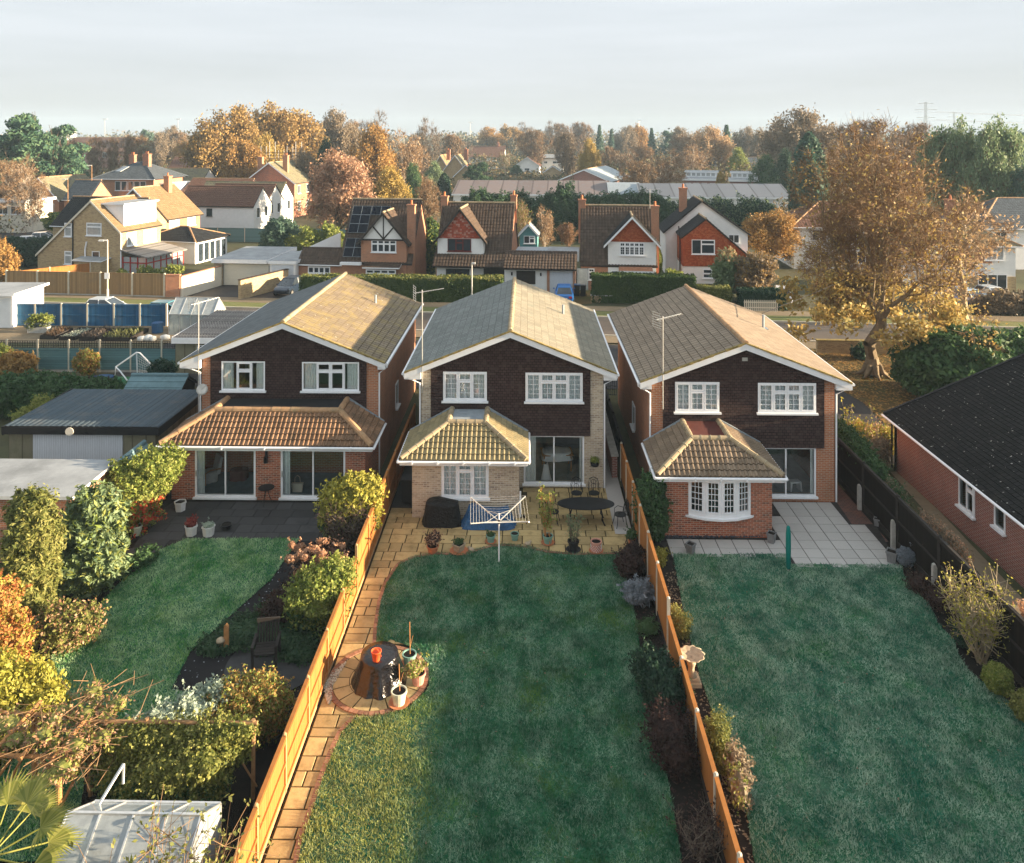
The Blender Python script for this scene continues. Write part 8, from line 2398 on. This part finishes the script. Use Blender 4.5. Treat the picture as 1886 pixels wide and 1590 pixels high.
shrub('rhododendron', 'great domed rhododendron behind the bungalow roof', gp(1765, 735), [(0, 0, 1.6, 3.2, 2.8, 2.2), (1.6, .6, 2.2, 2.4, 2.3, 1.7), (-1.3, .5, 1.7, 2.0, 2.0, 1.8), (4.2, .6, 1.9, 2.2, 2.2, 1.9)], .2, 150, 'leaf_green', bump=.12, extra=(.25, 'leaf_grey', lambda C: C[:, 0] > 2.2))
shrub('brown_bush', 'low brown hedge before the parked blue cars', (xat(1850, 66.5), 66.5), [(0, 0, .9, 1.8, .9, 1.1), (2.4, 0, .9, 1.5, .9, 1.0), (-1.6, .2, .6, 1.2, .8, .8)], .14, 200, 'leaf_brown')
shrub('dark_shrub', 'small dark round bush at the foot of the chestnut tree', (xat(1588, 53), 53), [(0, 0, .4, .75, .6, .5)], .1, 320, 'leaf_dark')
shrub('green_bush', 'big round blue green bush behind the cream roller door garage', (xat(516, 97), 97), [(0, 0, 2.0, 2.3, 1.9, 2.1), (.1, 0, 3.2, 1.8, 1.6, 1.4)], .2, 130, 'leaf_bluegreen')
shrub('dark_hedge', 'dark hedge at the left border before the tan brick house', (-54.5, 88), [(0, 0, 1.6, 3.0, 1.6, 1.7), (3.6, .5, 1.5, 2.2, 1.6, 1.6), (-3.5, 0, 1.6, 2.6, 1.6, 1.7)], .2, 110, 'leaf_dark', cat='hedge')
shrub('dark_hedge', 'second dark hedge higher up beside the side street', (-57, 97), [(0, 0, 1.2, 3.2, 1.4, 1.4), (3.6, .4, 1.2, 2.6, 1.4, 1.3)], .2, 110, 'leaf_hedge', cat='hedge')
shrub('autumn_bush', 'orange bush cut by the left border above the board fence', (-52.2, 77.5), [(0, 0, 1.8, 1.1, 1.0, 1.8), (-.6, 0, 3.4, .8, .8, 1.1)], .14, 160, 'leaf_orange', bump=.3)
shrub('green_bush', 'leafy green plant on top of the orange wall end', (xat(320, 73.6), 73.6), [(0, 0, 2.2, .9, .5, .5)], .12, 300, 'leaf_lime')
for px_, lab in ((225, 'leftmost'), (262, 'second'), (275, 'third'), (292, 'rightmost')):
    shrub('flower_bed_plant', lab + ' small green plant before the red glazed conservatory', (xat(px_, 77.0), 77.0), [(0, 0, 1.0, .5, .4, 1.0 if px_ in (262, 275) else .7)], .12, 260, 'leaf_lime')
shrub('green_bush', 'dense green bush between the timbered and the first white house', (xat(788, 84), 84), [(0, 0, 2.0, 1.3, 1.3, 2.0), (0, 0, 4.2, 1.2, 1.2, 1.7)], .18, 190, 'leaf_green', extra=(.3, 'leaf_lime'))
shrub('topiary', 'narrow clipped green topiary beside the right white house', (xat(1206, 79.5), 79.5), [(0, 0, 2.1, .75, .75, 1.9)], .12, 520, 'leaf_lime', inner=.8, bump=.04)
shrub('pale_shrub', 'pale dry shrub behind the chimney of the right white house', (xat(1216, 93), 93), [(0, 0, 2.2, 1.3, 1.1, 2.0)], .16, 170, 'leaf_pale', bump=.3)
shrub('golden_bush', 'yellow green bushes left of the solar panelled roof', (xat(570, 96), 96), [(0, 0, 1.5, 1.8, 1.2, 1.9), (2.6, .3, 1.8, 1.6, 1.2, 2.0), (-1.8, 0, 1.2, 1.2, 1, 1.4)], .18, 150, 'leaf_lime', bump=.25)
shrub('green_bush', 'long light green hedge above the white dormer roof', (xat(195, 106), 106), [(-6, 0, 3.0, 2.6, 1.3, 1.4), (-2.5, .3, 3.3, 2.4, 1.3, 1.6), (1, 0, 3.8, 2.4, 1.3, 1.9), (4, .3, 3.4, 2.2, 1.2, 1.6)], .22, 110, 'leaf_lime', extra=(.4, 'leaf_green'))
hb_ = []
rs = np.random.default_rng(77)
for i in range(30):
    px_ = 868 + 345 * i / 29
    hb_.append((xat(px_, 112) + rs.normal(0, .3), 112 + rs.normal(0, .8), 3.0 + rs.normal(0, .3), 1.9, 1.7, 3.4 + rs.normal(0, .5)))
shrub('conifer_hedge', 'tall dark green conifer hedge behind the pair of white houses', (0, 0), hb_, .28, 60, 'leaf_conifer', bump=.22, cat='hedge', up=.3)
shrub('conifer_hedge', 'lower dark conifers and shrubs right of the tall hedge', (0, 0), [(xat(1225 + 22 * i, 118) + rs.normal(0, .4), 118, 2.2, 2.2, 1.8, 3.0 + rs.normal(0, .7)) for i in range(9)], .28, 60, 'leaf_dark', bump=.3, cat='hedge', extra=(.3, 'leaf_grey'))

# ================================================================== trees
def near_tree(name, label, x, y, mesh, cat='tree'):
    t = thing(name, label, cat, (x, y, 0))
    for o in mesh: o.parent = t
    return t
def keepf(rs, C):
    z = C[:, 2]
    p = np.where(z < 6.5, 1.0, np.where(z < 8.5, .5, .24))
    r = np.hypot(C[:, 0], C[:, 1])
    p = np.where((r < 3.2) & (z > 6.5), p * .45, p)
    return (rs.random(len(C)) < p) & (z > 1.6)
lm('leaf_chestnut', (.20, .135, .04), (.36, .25, .075), (.48, .34, .10), (.42, .36, .14), (.26, .24, .10), big=.35)
bigx, bigy = gp(1618, 692)
ct = tree_meshes('chestnut', 42, 14.8, 11.3, 4.0, .39, .135, 12, .33, 5, .8, .013, 'leaf_chestnut', bmat='bark_mid', tmat='twig', keep=keepf, sides=(8, 4), levels=5, kids=3, limbs=8, ang=(.2, 1.15), up=.04, wob=.24)
near_tree('chestnut_tree', 'great golden chestnut tree with spreading bare limbs right of the houses', bigx - .35, bigy, ct)
def browner(o, mats, zlo, zhi):
    me = o.data; k = len(me.polygons)
    c = np.empty(k * 3); me.polygons.foreach_get('center', c); c = c.reshape(-1, 3)
    mi = np.empty(k, np.int32); me.polygons.foreach_get('material_index', mi)
    n0 = len(me.materials)
    for m_ in mats: me.materials.append(M[m_])
    rr = np.random.default_rng(3).random((k, 2))
    s = (mi == 0) & (rr[:, 0] < np.clip((c[:, 2] - zlo) / (zhi - zlo), 0, .4))
    mi[s] = n0 + (rr[s, 1] * len(mats)).astype(int); me.polygons.foreach_set('material_index', mi)
browner(ct[1], ['leaf_pale', 'leaf_brown', 'leaf_ochre'], 5.5, 10.5)
lo = []
rs = np.random.default_rng(9)
for i in range(40):
    a = rs.random() * 6.28; r = 1.0 + 4.6 * rs.random() ** .6
    lo.append((r * math.cos(a), r * math.sin(a) * .9, 3.7 + rs.random() * 2.4 - .2 * r, .85, .85, .6))
C, N = blobpts(rs, lo, 22, .15, .3)
bpy.data.objects['chestnut_tree'].rotation_euler = (0, 0, 2.6)
quads('low_boughs', leaves(rs, C, .2, 1.6), 'leaf_chestnut', bpy.data.objects['chestnut_tree'])
m = MB()
for i in range(7):
    a = 2 * PI * i / 7 + .3
    m.tube([(.35 * math.cos(a), .35 * math.sin(a), .7), (.62 * math.cos(a), .62 * math.sin(a), .22), (1.05 * math.cos(a), 1.05 * math.sin(a), .0)], .2, 7, r2=.05)
m.build('root_flare', 'bark_mid', bpy.data.objects['chestnut_tree'], smooth=True)
x, y = gp(1775, 590)
st = tree_meshes('pollard', 43, 9.5, 9.5, 5.5, .3, .2, 4, .4, 5, .8, .014, 'leaf_pale', bmat='bark_pale', tmat='twig', levels=4, kids=3, limbs=6, ang=(.5, 1.6), up=-.02)
near_tree('plane_tree', 'slender pale barked tree with rusty leaves right of the chestnut', x, y, st)
random.seed(4)
tree('scots_pine', 'large dark green pine at the upper left corner', 'pine', 48, 158, 213, 200, 'leaf_pine')
tree('scots_pine', 'smaller pine tucked behind the large pine at the upper left', 'pine', 96, 162, 238, 62, 'leaf_pine')
tree('oak_tree', 'broad ochre oak behind the white gabled houses, left of the scaffolding', 'oak', 418, 175, 205, 140, 'leaf_ochre')
tree('oak_tree', 'yellowish oak behind the scaffolding', 'oak2', 520, 186, 207, 140, 'leaf_ochre')
tree('oak_tree', 'tall brown oak top rising behind the scaffolded roof', 'oak', 626, 205, 211, 84, 'leaf_brown')
tree('maple_tree', 'dense orange maple above the timbered house', 'round', 688, 150, 240, 100, 'leaf_orange')
tree('beech_tree', 'copper coloured tree with visible branches left of the solar roof', 'oak2', 622, 112, 292, 150, 'leaf_copper')
tree('maple_tree', 'bright yellow maple directly behind the solar roof', 'round', 718, 122, 313, 84, 'leaf_yellow')
tree('birch_tree', 'pale orange birch right of the dense orange maple', 'birch', 748, 160, 246, 84, 'leaf_pale')
tree('bare_tree', 'bare pale tree on the skyline behind the dense orange maple', 'bare', 690, 215, 210, 86)
tree('bare_tree', 'dark bare tree standing alone on the skyline right of centre left', 'bare', 781, 235, 222, 72)
tree('conifer', 'dark green tree between the yellowish oak and the orange maple', 'round', 600, 152, 262, 52, 'leaf_dark')
tree('birch_tree', 'brown twiggy tree above the first white house', 'bare2', 785, 108, 335, 66, None)
tree('evergreen_tree', 'green bushy evergreen right of the timbered house roof', 'round', 760, 150, 305, 44, 'leaf_green')
tree('cypress', 'dark slim cypress left of the long pink roof', 'cypress', 818, 160, 318, 30, 'leaf_dark')
tree('small_pine', 'bushy green pine above the left part of the long pink roof', 'pine', 882, 178, 300, 66, 'leaf_conifer')
tree('bare_tree', 'rounded tree of fine ochre twigs left of the red topped house', 'bare2', 985, 285, 243, 74, 'leaf_brown')
tree('bare_tree', 'vase shaped bare tree beside the metal gabled hall', 'bare2', 1046, 205, 248, 62, None, 'twig_grey')
tree('golden_tree', 'small golden tree right of the vase shaped bare tree', 'round', 1086, 200, 261, 46, 'leaf_yellow')
tree('weeping_birch', 'weeping birch with white limbs behind the tall conifer hedge', 'weep', 1222, 172, 282, 78, 'leaf_brown')
tree('small_tree', 'small yellow leaved conifer shaped tree before the school block', 'cypress', 1327, 172, 315, 22, 'leaf_yellow')
tree('autumn_tree', 'yellow twiggy tree behind the first white house chimney', 'birch', 958, 100, 372, 46, 'leaf_lime')
tree('autumn_tree', 'pale peach tree beside the teal summer house', 'birch', 1003, 95, 384, 44, 'leaf_pale')
tree('autumn_tree', 'small brown tree right of the pale peach one', 'bare2', 1046, 98, 412, 40, 'leaf_copper')
tree('cypress', 'dark green cypress left of the chestnut crown', 'cypress', 1490, 120, 243, 74, 'leaf_bluegreen')
tree('oak_tree', 'brown feathery oak on the skyline left of the chestnut', 'oak', 1478, 190, 210, 150, 'leaf_brown')
tree('oak_tree', 'orange leaved tree low left of the chestnut tree', 'oak2', 1418, 88, 395, 110, 'leaf_orange')
tree('eucalyptus', 'tall grey green eucalyptus right of the chestnut crown', 'oak2', 1830, 108, 238, 110, 'leaf_grey')
tree('eucalyptus', 'second grey green eucalyptus partly behind the chestnut crown', 'oak2', 1752, 112, 240, 100, 'leaf_grey')
tree('eucalyptus', 'blue green tree cut by the right border', 'oak2', 1905, 104, 310, 90, 'leaf_bluegreen')
for px_, top, wp, d_, lab in ((140, 262, 40, 178, 'leftmost'), (172, 256, 42, 186, 'second'), (204, 258, 42, 180, 'third'), (236, 252, 44, 190, 'fourth'), (266, 254, 46, 184, 'rightmost')):
    tree('poplar', lab + ' of the bare poplars behind the slate roofed house', 'poplar', px_, d_, top, wp, None, None, 'row of bare poplars')
for px_, top, wp, d_, lab, kd in ((40, 296, 80, 120, 'bare birch leaning over the side street', 'birch'), (62, 318, 56, 112, 'white stemmed birch beside the parked white car', 'birch'), (14, 300, 70, 128, 'bare brown tree at the left border before the pine', 'bare2')):
    tree('birch_tree', lab, kd, px_, d_, top, wp, 'leaf_brown')
far = [
    (332, 300, 246, 60, 'bare2', None, 'brown bare tree left of the broad ochre oak'), (300, 280, 250, 54, 'oak', 'leaf_brown', 'brown tree behind the red roofed far house'),
    (270, 340, 240, 40, 'pine', 'leaf_bluegreen', 'bluish pine on the left skyline'), (312, 360, 236, 46, 'oak', 'leaf_brown', 'hazy brown crown on the left skyline'),
    (348, 250, 262, 48, 'oak2', 'leaf_orange', 'orange tree at the left foot of the broad ochre oak'), (590, 260, 228, 60, 'oak', 'leaf_brown', 'brown crown between the oak tops'),
    (650, 240, 228, 60, 'bare2', None, 'bare twigs between the oak tops'), (828, 270, 250, 60, 'bare2', None, 'bare grey tree above the mossy roofed houses'),
    (850, 300, 255, 50, 'bare', None, 'thin bare tree left of the brown hip roof'), (905, 400, 238, 60, 'oak', 'leaf_orange', 'orange tree on the centre skyline'),
    (938, 420, 236, 50, 'oak2', 'leaf_ochre', 'ochre tree on the centre skyline'), (965, 430, 228, 60, 'bare', None, 'wide bare tree on the skyline over the white cottage'),
    (930, 265, 278, 30, 'birch', 'leaf_grey', 'greenish birch left of the white cottage'), (1012, 400, 226, 50, 'bare', None, 'tall bare tree on the skyline over the red topped house'),
    (1030, 380, 230, 44, 'bare2', None, 'bare tree behind the vase shaped tree'), (1066, 390, 228, 54, 'bare2', 'leaf_brown', 'tawny bare tree behind the golden tree'),
    (1104, 340, 230, 36, 'spruce', 'leaf_bluegreen', 'blue spruce behind the golden tree'), (1126, 350, 238, 30, 'spruce', 'leaf_bluegreen', 'second shorter blue spruce'),
    (1150, 360, 236, 50, 'oak', 'leaf_brown', 'brown crown right of the two spruces'), (1178, 370, 236, 44, 'oak2', 'leaf_orange', 'soft orange crown right of the two spruces'),
    (1122, 250, 272, 50, 'bare2', 'leaf_brown', 'rust twiggy tree behind the pale vaulted roof'), (1150, 240, 276, 56, 'birch', 'leaf_brown', 'brown birch above the pale vaulted roof'),
    (1180, 250, 270, 50, 'bare2', 'leaf_brown', 'tawny tree left of the weeping birch'), (1200, 330, 236, 36, 'spruce', 'leaf_bluegreen', 'slim blue spruce above the weeping birch'),
    (1232, 350, 242, 50, 'pine', 'leaf_bluegreen', 'blue green pine above the weeping birch'), (1260, 260, 252, 54, 'poplar', None, 'pale stemmed bare tree right of the weeping birch'),
    (1258, 330, 238, 50, 'oak', 'leaf_brown', 'tall brown crown on the right skyline'), (1310, 255, 238, 84, 'oak', 'leaf_pale', 'large peach coloured oak above the school blocks'),
    (1338, 280, 230, 50, 'spruce', 'leaf_bluegreen', 'tall dark spruce right of the peach oak'), (1372, 330, 238, 50, 'oak', 'leaf_brown', 'brown crown right of the dark spruce'),
    (1400, 300, 244, 60, 'oak2', 'leaf_brown', 'feathery brown tree above the right school block'), (1430, 250, 252, 66, 'bare2', 'leaf_brown', 'pale brown tree above the end of the school block'),
    (1410, 175, 290, 60, 'round', 'leaf_green', 'green bushy tree behind the right school block'), (1445, 160, 280, 44, 'round', 'leaf_dark', 'dark green bushy tree beside the chestnut crown'),
    (1085, 230, 285, 60, 'bare2', 'leaf_brown', 'brown scrubby tree behind the metal hall'), (1170, 165, 300, 70, 'bare2', 'leaf_brown', 'brown scrubby tree behind the tall conifer hedge'),
    (1280, 235, 268, 60, 'birch', 'leaf_pale', 'pale birch behind the left school block'), (1360, 245, 275, 40, 'round', 'leaf_lime', 'light green tree behind the right school block'),
    (1600, 170, 226, 130, 'bare2', 'leaf_brown', 'tawny tree rising behind the top of the chestnut'), (1690, 180, 232, 90, 'bare2', 'leaf_brown', 'twiggy tree behind the right shoulder of the chestnut'),
    (120, 240, 262, 60, 'bare2', None, 'bare bush mass right of the large pine'), (560, 150, 285, 60, 'oak2', 'leaf_brown', 'brown leaved tree behind the red brick house'),
    (440, 158, 262, 90, 'oak2', 'leaf_orange', 'orange undergrowth tree below the broad ochre oak'), (485, 172, 255, 70, 'oak', 'leaf_yellow', 'yellow tree behind the scaffold poles'),
    (770, 205, 270, 50, 'birch', 'leaf_pale', 'peach birch left of the mossy roofed houses'), (800, 190, 300, 40, 'round', 'leaf_grey', 'grey green bush tree before the mossy roofed houses'),
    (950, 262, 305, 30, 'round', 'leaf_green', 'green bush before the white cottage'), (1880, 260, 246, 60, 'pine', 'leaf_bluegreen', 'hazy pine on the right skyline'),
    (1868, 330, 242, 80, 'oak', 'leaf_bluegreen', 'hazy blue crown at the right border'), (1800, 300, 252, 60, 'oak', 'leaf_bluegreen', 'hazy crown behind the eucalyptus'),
]
for px_, d_, top, wp, kd, lf, lab in far:
    tree('tree', lab, kd, px_, d_, top, wp, lf)
# woods that read as one mass
def woods(name, label, specs, size, mat):
    rs = np.random.default_rng(55); A = []
    for (p0, p1, d0, d1, z0, z1, k, per, rad) in specs:
        for i in range(k):
            px_ = rs.uniform(p0, p1); d_ = rs.uniform(d0, d1); t = (px_ - 943) / FOC
            x, y = t * d_ * _c - d_ * _s, t * d_ * _s + d_ * _c
            zt = rs.uniform(z0, z1); r = rad * rs.uniform(.7, 1.3)
            n = rnd_unit(rs, per) * rs.random((per, 1)) ** .35
            C = n * np.array([r, r, zt / 2]) + np.array([x, y, zt / 2])
            A.append(leaves(rs, C, size * d_ / 300, 1.2))
    return tag(quads(name, np.concatenate(A), mat), label, 'woodland', kind='stuff')
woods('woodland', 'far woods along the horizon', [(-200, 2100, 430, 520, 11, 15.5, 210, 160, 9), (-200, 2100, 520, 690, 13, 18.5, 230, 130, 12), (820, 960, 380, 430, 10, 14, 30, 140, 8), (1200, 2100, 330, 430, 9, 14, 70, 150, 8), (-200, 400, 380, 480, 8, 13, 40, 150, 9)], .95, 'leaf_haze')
lm('leaf_under', (.10, .075, .04), (.17, .11, .05), (.05, .075, .03), (.2, .14, .07), (.12, .13, .06), big=.05)
woods('undergrowth', 'scrub and low garden growth among the far houses', [(-150, 850, 165, 240, 2.5, 5.5, 110, 200, 4), (-150, 850, 240, 400, 3, 8, 130, 150, 6), (780, 1130, 225, 275, 1.5, 3, 40, 150, 3.5), (780, 1130, 300, 400, 4, 8, 70, 150, 6), (1130, 1480, 200, 420, 3, 8, 110, 150, 6), (1480, 2000, 130, 330, 3, 9, 100, 170, 5),
       (560, 840, 118, 165, 2, 4.5, 34, 220, 3), (1240, 1480, 120, 138, 2, 4, 18, 220, 2.5), (-150, 130, 110, 160, 1.5, 4, 24, 220, 3)], .8, 'leaf_under')

# ================================================================== vehicles, lamps and street furniture
def paint(name, c):
    M[name] = plain(name, c, .28, .05, 3, spec=.6)
for n_, c in (('paint_white', (.66, .68, .70)), ('paint_silver', (.45, .49, .52)), ('paint_blue', (.02, .14, .42)), ('paint_navy', (.012, .022, .04)), ('paint_teal', (.05, .16, .2)), ('paint_lblue', (.30, .42, .55))):
    paint(n_, c)
def loft(mb, secs, mi=0, closed=True):
    """secs: rings with equal counts"""
    n = len(secs[0]); vs = [p for s in secs for p in s]; fs = []
    for i in range(len(secs) - 1):
        for j in range(n if closed else n - 1):
            fs.append((i * n + j, i * n + (j + 1) % n, (i + 1) * n + (j + 1) % n, (i + 1) * n + j))
    fs += [tuple(range(n))[::-1], tuple(range((len(secs) - 1) * n, len(secs) * n))]
    mb.add(vs, fs, mi)
def car(label, mat, loc, rz, van=False, est=False):
    """length along x, nose at +x"""
    t = thing('parked_car', label, 'car', (*loc, 0.0) if len(loc) == 2 else loc, rz)
    m = MB()
    prof = [(-2.0, .42, .80, .72), (-1.95, .30, .88, .78), (-1.3, .22, .92, .84), (0, .2, .92, .86), (1.0, .22, .90, .85), (1.6, .25, .82, .80), (1.95, .32, .70, .70), (2.03, .42, .60, .62)]
    secs = []
    for x, z0, z1, w_ in prof:
        secs.append([(x, -w_ * .92, z0), (x, -w_, z0 + .18), (x, -w_, z1 - .14), (x, -w_ * .88, z1), (x, w_ * .88, z1), (x, w_, z1 - .14), (x, w_, z0 + .18), (x, w_ * .92, z0)])
    loft(m, secs); body = m.build('body', mat, t, smooth=False)
    rb = -1.9 if est else -1.55
    a = [(rb - .1, .72, .88), (-1.0, .74, .9), (.35, .72, .9), (1.05, .68, .86)]
    g0 = [(rb - .12, -.72, .88), (1.15, -.70, .86), (1.15, .70, .86), (rb - .12, .72, .88)]
    g1 = [(rb + .28, -.58, 1.42), (.18, -.58, 1.43), (.18, .58, 1.43), (rb + .28, .58, 1.42)]
    m = MB(); m.add(g0 + g1, [(0, 1, 5, 4), (1, 2, 6, 5), (2, 3, 7, 6), (3, 0, 4, 7)]); m.build('windows', 'darkglass', t)
    m = MB(); r_ = [(p[0] + (.03 if p[0] > -1 else -.03), p[1] * 1.02, p[2]) for p in g1]
    m.add(r_ + [(p[0] * .96 - .02, p[1] * .9, p[2] + .06) for p in r_], [(0, 1, 5, 4), (1, 2, 6, 5), (2, 3, 7, 6), (3, 0, 4, 7), (4, 5, 6, 7)]); m.build('roof', mat, t)
    for s in (-1, 1):
        m = MB()
        for p, q in ((g0[1], g1[1]), (g0[0], g1[0]), ((-.35, -.71, .88), (-.4, -.585, 1.43))):
            m.bar((p[0], s * abs(p[1]) * 1.005, p[2]), (q[0], s * abs(q[1]) * 1.005, q[2]), .07, .05)
        m.build('pillar', mat, t)
        m = MB(); m.lathe([(.04, -.06), (.08, 0), (.05, .06)], 8, (.75, s * .93, .95), sy=1.1); m.build('wing_mirror', mat, t)
        m = MB(); m.box(-2.06, -1.98, s * .52 - .13, s * .52 + .13, .62, .78); m.build('tail_light', 'lamp_red', t)
        m = MB(); m.lathe([(.05, -.02), (.13, 0), (.1, .06)], 8, (1.9, s * .5, .58), sx=.6); m.build('headlight', 'lamp_clear', t)
        for x in (-1.25, 1.25):
            m = MB(); m.tube([(x, s * .70, .31), (x, s * .87, .31)], .31, 18); w1 = m.build('wheel', 'tyre', t)
            m = MB(); m.tube([(x, s * .86, .31), (x, s * .885, .31)], .19, 14); m.build('rim', 'steel', w1)
    m = MB(); m.box(-2.07, -2.0, -.26, .26, .52, .63); m.build('number_plate', 'offwhite', t)
    return t
car('silver saloon parked behind the blue board fence', 'paint_silver', (xat(198, 64.4), 64.4), R(-5))
car('dark car roof showing between the blue fence and the small greenhouse', 'paint_teal', (xat(312, 63.2), 63.2), R(-5))
car('dark navy car on the drive before the white garage door', 'paint_navy', (xat(534, 73.8), 73.8), R(-100))
car('bright blue hatchback facing the white garage door', 'paint_blue', (xat(1039, 71.0), 71.0), R(88))
car('white car beside the clipped hedge under the chestnut', 'paint_white', (xat(1440, 70.6), 70.6), R(75))
car('white hatchback on the side street behind the birch', 'paint_white', (xat(57, 103), 103), R(15))
car('second white car further along the side street by the black roof', 'paint_white', (xat(82, 107), 107), R(20))
car('teal car roof at the left border beside the dark hedge', 'paint_teal', (xat(14, 92), 92), R(60))
car('pale blue estate car behind the slender pale tree', 'paint_lblue', (xat(1788, 69.3), 69.3), R(-75), est=True)
car('bright blue small car left of the pale blue estate', 'paint_blue', (xat(1745, 70.3), 70.3), R(-80))
car('silver car parked by the white weatherboarded house', 'paint_silver', (xat(1830, 70.4), 70.4), R(-80))
for px_, lid, lab in ((1063, 'tarp_blue', 'dark wheelie bin with a blue lid beside the white garage'), (1074, 'pot_grey', 'dark wheelie bin with a grey lid right of the blue lidded one')):
    t = thing('wheelie_bin', lab, 'bin', at(px_, 72.8), RZ); bin_parts(t, 'black', lid); t.scale = (1.1, 1.1, 1.1)
def lamp(label, px, d, base_y, top_y, arm=.0, sign=False, mat='concrete_warm', armdir=-1):
    x, y = gp(px, base_y) if base_y else (xat(px, d), d)
    dd = math.hypot(x, y); d_ = -x * _s + y * _c
    H = CAMH - (top_y - HY) / FOC * d_
    t = thing('street_lamp', label, 'street lamp', (x, y, 0))
    m = MB(); m.tube([(0, 0, 0), (0, 0, 1.0)], .11, 10); m.tube([(0, 0, 1.0), (0, 0, H)], .07, 10, r2=.05); m.build('pole', mat, t)
    m = MB(); m.bar((0, 0, H), (armdir * .75, -.05, H + .02), .16, .1); m.box(*sorted((armdir * .3, armdir * .8)), -.12, .02, H - .08, H + .04); m.build('lantern', 'offwhite', t)
    if sign:
        m = MB(); m.box(-.22, .22, -.13, -.1, 1.95, 2.5); m.build('sign_plate', 'white', t)
lamp('pale concrete street lamp with a white sign plate beside the tan board fence', 198, 70, 553, 443, sign=True)
lamp('slim grey street lamp before the left clipped hedge', 869, 69, None, 485, mat='metal', armdir=.4)
lamp('tall pale lamp column right of the chestnut trunk', 1733, 60, 612, 425, mat='concrete_warm', armdir=.6)
lamp('thin lamp column among the bare poplars', 169, 128, None, 305, mat='wood')
lamp('wooden pole before the orange brick bungalow', 125, 116, None, 330, mat='wood')
# picket fence
t = thing('picket_fence', 'short white picket fence across the street left of the chestnut', 'fence', (xat(1370, 66.9), 66.9, 0), R(-4))
m = MB()
for z in (.35, .8): m.box(0, 2.8, 0, .04, z - .04, z + .04)
m.build('rail', 'render_cream', t)
for i in range(17):
    m = MB(); x = .03 + i * .168; m.prism([(x, .05), (x + .085, .05), (x + .085, .95), (x + .042, 1.03), (x, .95)], 'y', -.03, 0); m.build('picket', 'render_cream', t)
# power line pylons on the right horizon
def pylon(label, px, d, top, hw):
    t_ = (px - 943) / FOC; x, y = t_ * d * _c - d * _s, t_ * d * _s + d * _c
    H = CAMH - (top - HY) / FOC * d
    t = thing('pylon', label, 'pylon', (x, y, 0))
    m = MB()
    b, tp = hw, .5
    f = lambda z: b + (tp - b) * min(1, z / (H * .72))
    zs = [0, H * .2, H * .38, H * .52, H * .63, H * .72, H * .82, H * .92, H]
    for sx in (-1, 1):
        for sy in (-1, 1):
            for z0, z1 in zip(zs[:-1], zs[1:]): m.bar((sx * f(z0), sy * f(z0), z0), (sx * f(z1), sy * f(z1), z1), .16, .16)
    for z0, z1 in zip(zs[:-1], zs[1:]):
        for sy in (-1, 1):
            m.bar((-f(z0), sy * f(z0), z0), (f(z1), sy * f(z1), z1), .1, .1); m.bar((f(z0), sy * f(z0), z0), (-f(z1), sy * f(z1), z1), .1, .1)
    m.build('lattice', 'metal', t)
    for z, l in ((H * .72, 5.5), (H * .86, 6.5), (H * .97, 4.5)):
        m = MB()
        for s in (-1, 1): m.bar((0, 0, z + .6), (s * l, 0, z), .16, .16); m.bar((0, 0, z), (s * l, 0, z), .16, .16)
        m.build('cross_arm', 'metal', t)
    return x, y, H
pa = pylon('lattice power pylon on the right horizon above the chestnut', 1705, 470, 188, 2.6)
pb = pylon('smaller fainter pylon further off to the right', 1757, 700, 206, 2.2)
t = thing('power_cable', 'thin power cables running right from the lattice pylon', 'cable', (pa[0], pa[1], pa[2]))
e = (300.0, 60.0, 0)
m = MB()
for z, l in ((-.14, 6.5), (-.28, 5.5)):
    for s in (-1, 1):
        pts = [(s * l + e[0] * i / 8, e[1] * i / 8, pa[2] * z - 1 - 30 * (i / 8) * (1 - i / 8) * .4) for i in range(9)]
        m.tube(pts, .07, 4)
m.build('cable', 'metal', t)
for px_, d_, top, lab in ((193, 420, 219, 'very tall slim light mast on the left horizon'), (328, 430, 219, 'tall slim light mast left of the broad ochre oak'), (866, 520, 225, 'faint thin mast on the centre skyline'), (1177, 480, 222, 'faint thin light mast above the two spruces')):
    t_ = (px_ - 943) / FOC; x, y = t_ * d_ * _c - d_ * _s, t_ * d_ * _s + d_ * _c; H = CAMH - (top - HY) / FOC * d_
    t = thing('light_mast', lab, 'mast', (x, y, 0))
    m = MB(); m.tube([(0, 0, 0), (0, 0, H)], .22, 6, r2=.12); m.build('pole', 'metal', t)
    m = MB(); m.box(-1.4, 1.4, -.2, .2, H - .3, H); m.build('lamp_head', 'offwhite', t)

# a cable slung from the right house to the lamp column
t = thing('overhead_cable', 'thin overhead cable from the right house roof towards the chestnut', 'cable', (h3.location.x + 2.7, 39.0, 0))
q = gp(1733, 612); q = (q[0] - t.location.x, q[1] - t.location.y, 8.2); p_ = (0, 0, 6.25)
m = MB(); m.tube([tuple(p_[k] + (q[k] - p_[k]) * i / 8 - (.5 * math.sin(PI * i / 8) if k == 2 else 0) for k in range(3)) for i in range(9)], .018, 5); m.build('cable', 'black', t)
# ================================================================== haze
if True:
    m = bpy.data.materials.new('haze_air'); m.use_nodes = True
    nt = m.node_tree
    nt.nodes.remove(nt.nodes['Principled BSDF'])
    v = nd(nt, 'ShaderNodeVolumePrincipled', {'Color': (0.6, 0.81, 1.0, 1), 'Density': 0.00026, 'Anisotropy': 0.0})
    nt.links.new(v.outputs[0], nt.nodes['Material Output'].inputs['Volume'])
    mb = MB(); mb.box(-790, 790, -480, 1080, -1.1, 36)
    me = bpy.data.meshes.new('haze'); me.from_pydata(mb.v, [], mb.f); me.materials.append(m)
    o = bpy.data.objects.new('haze', me); COL.objects.link(o)
    o['kind'] = 'stuff'
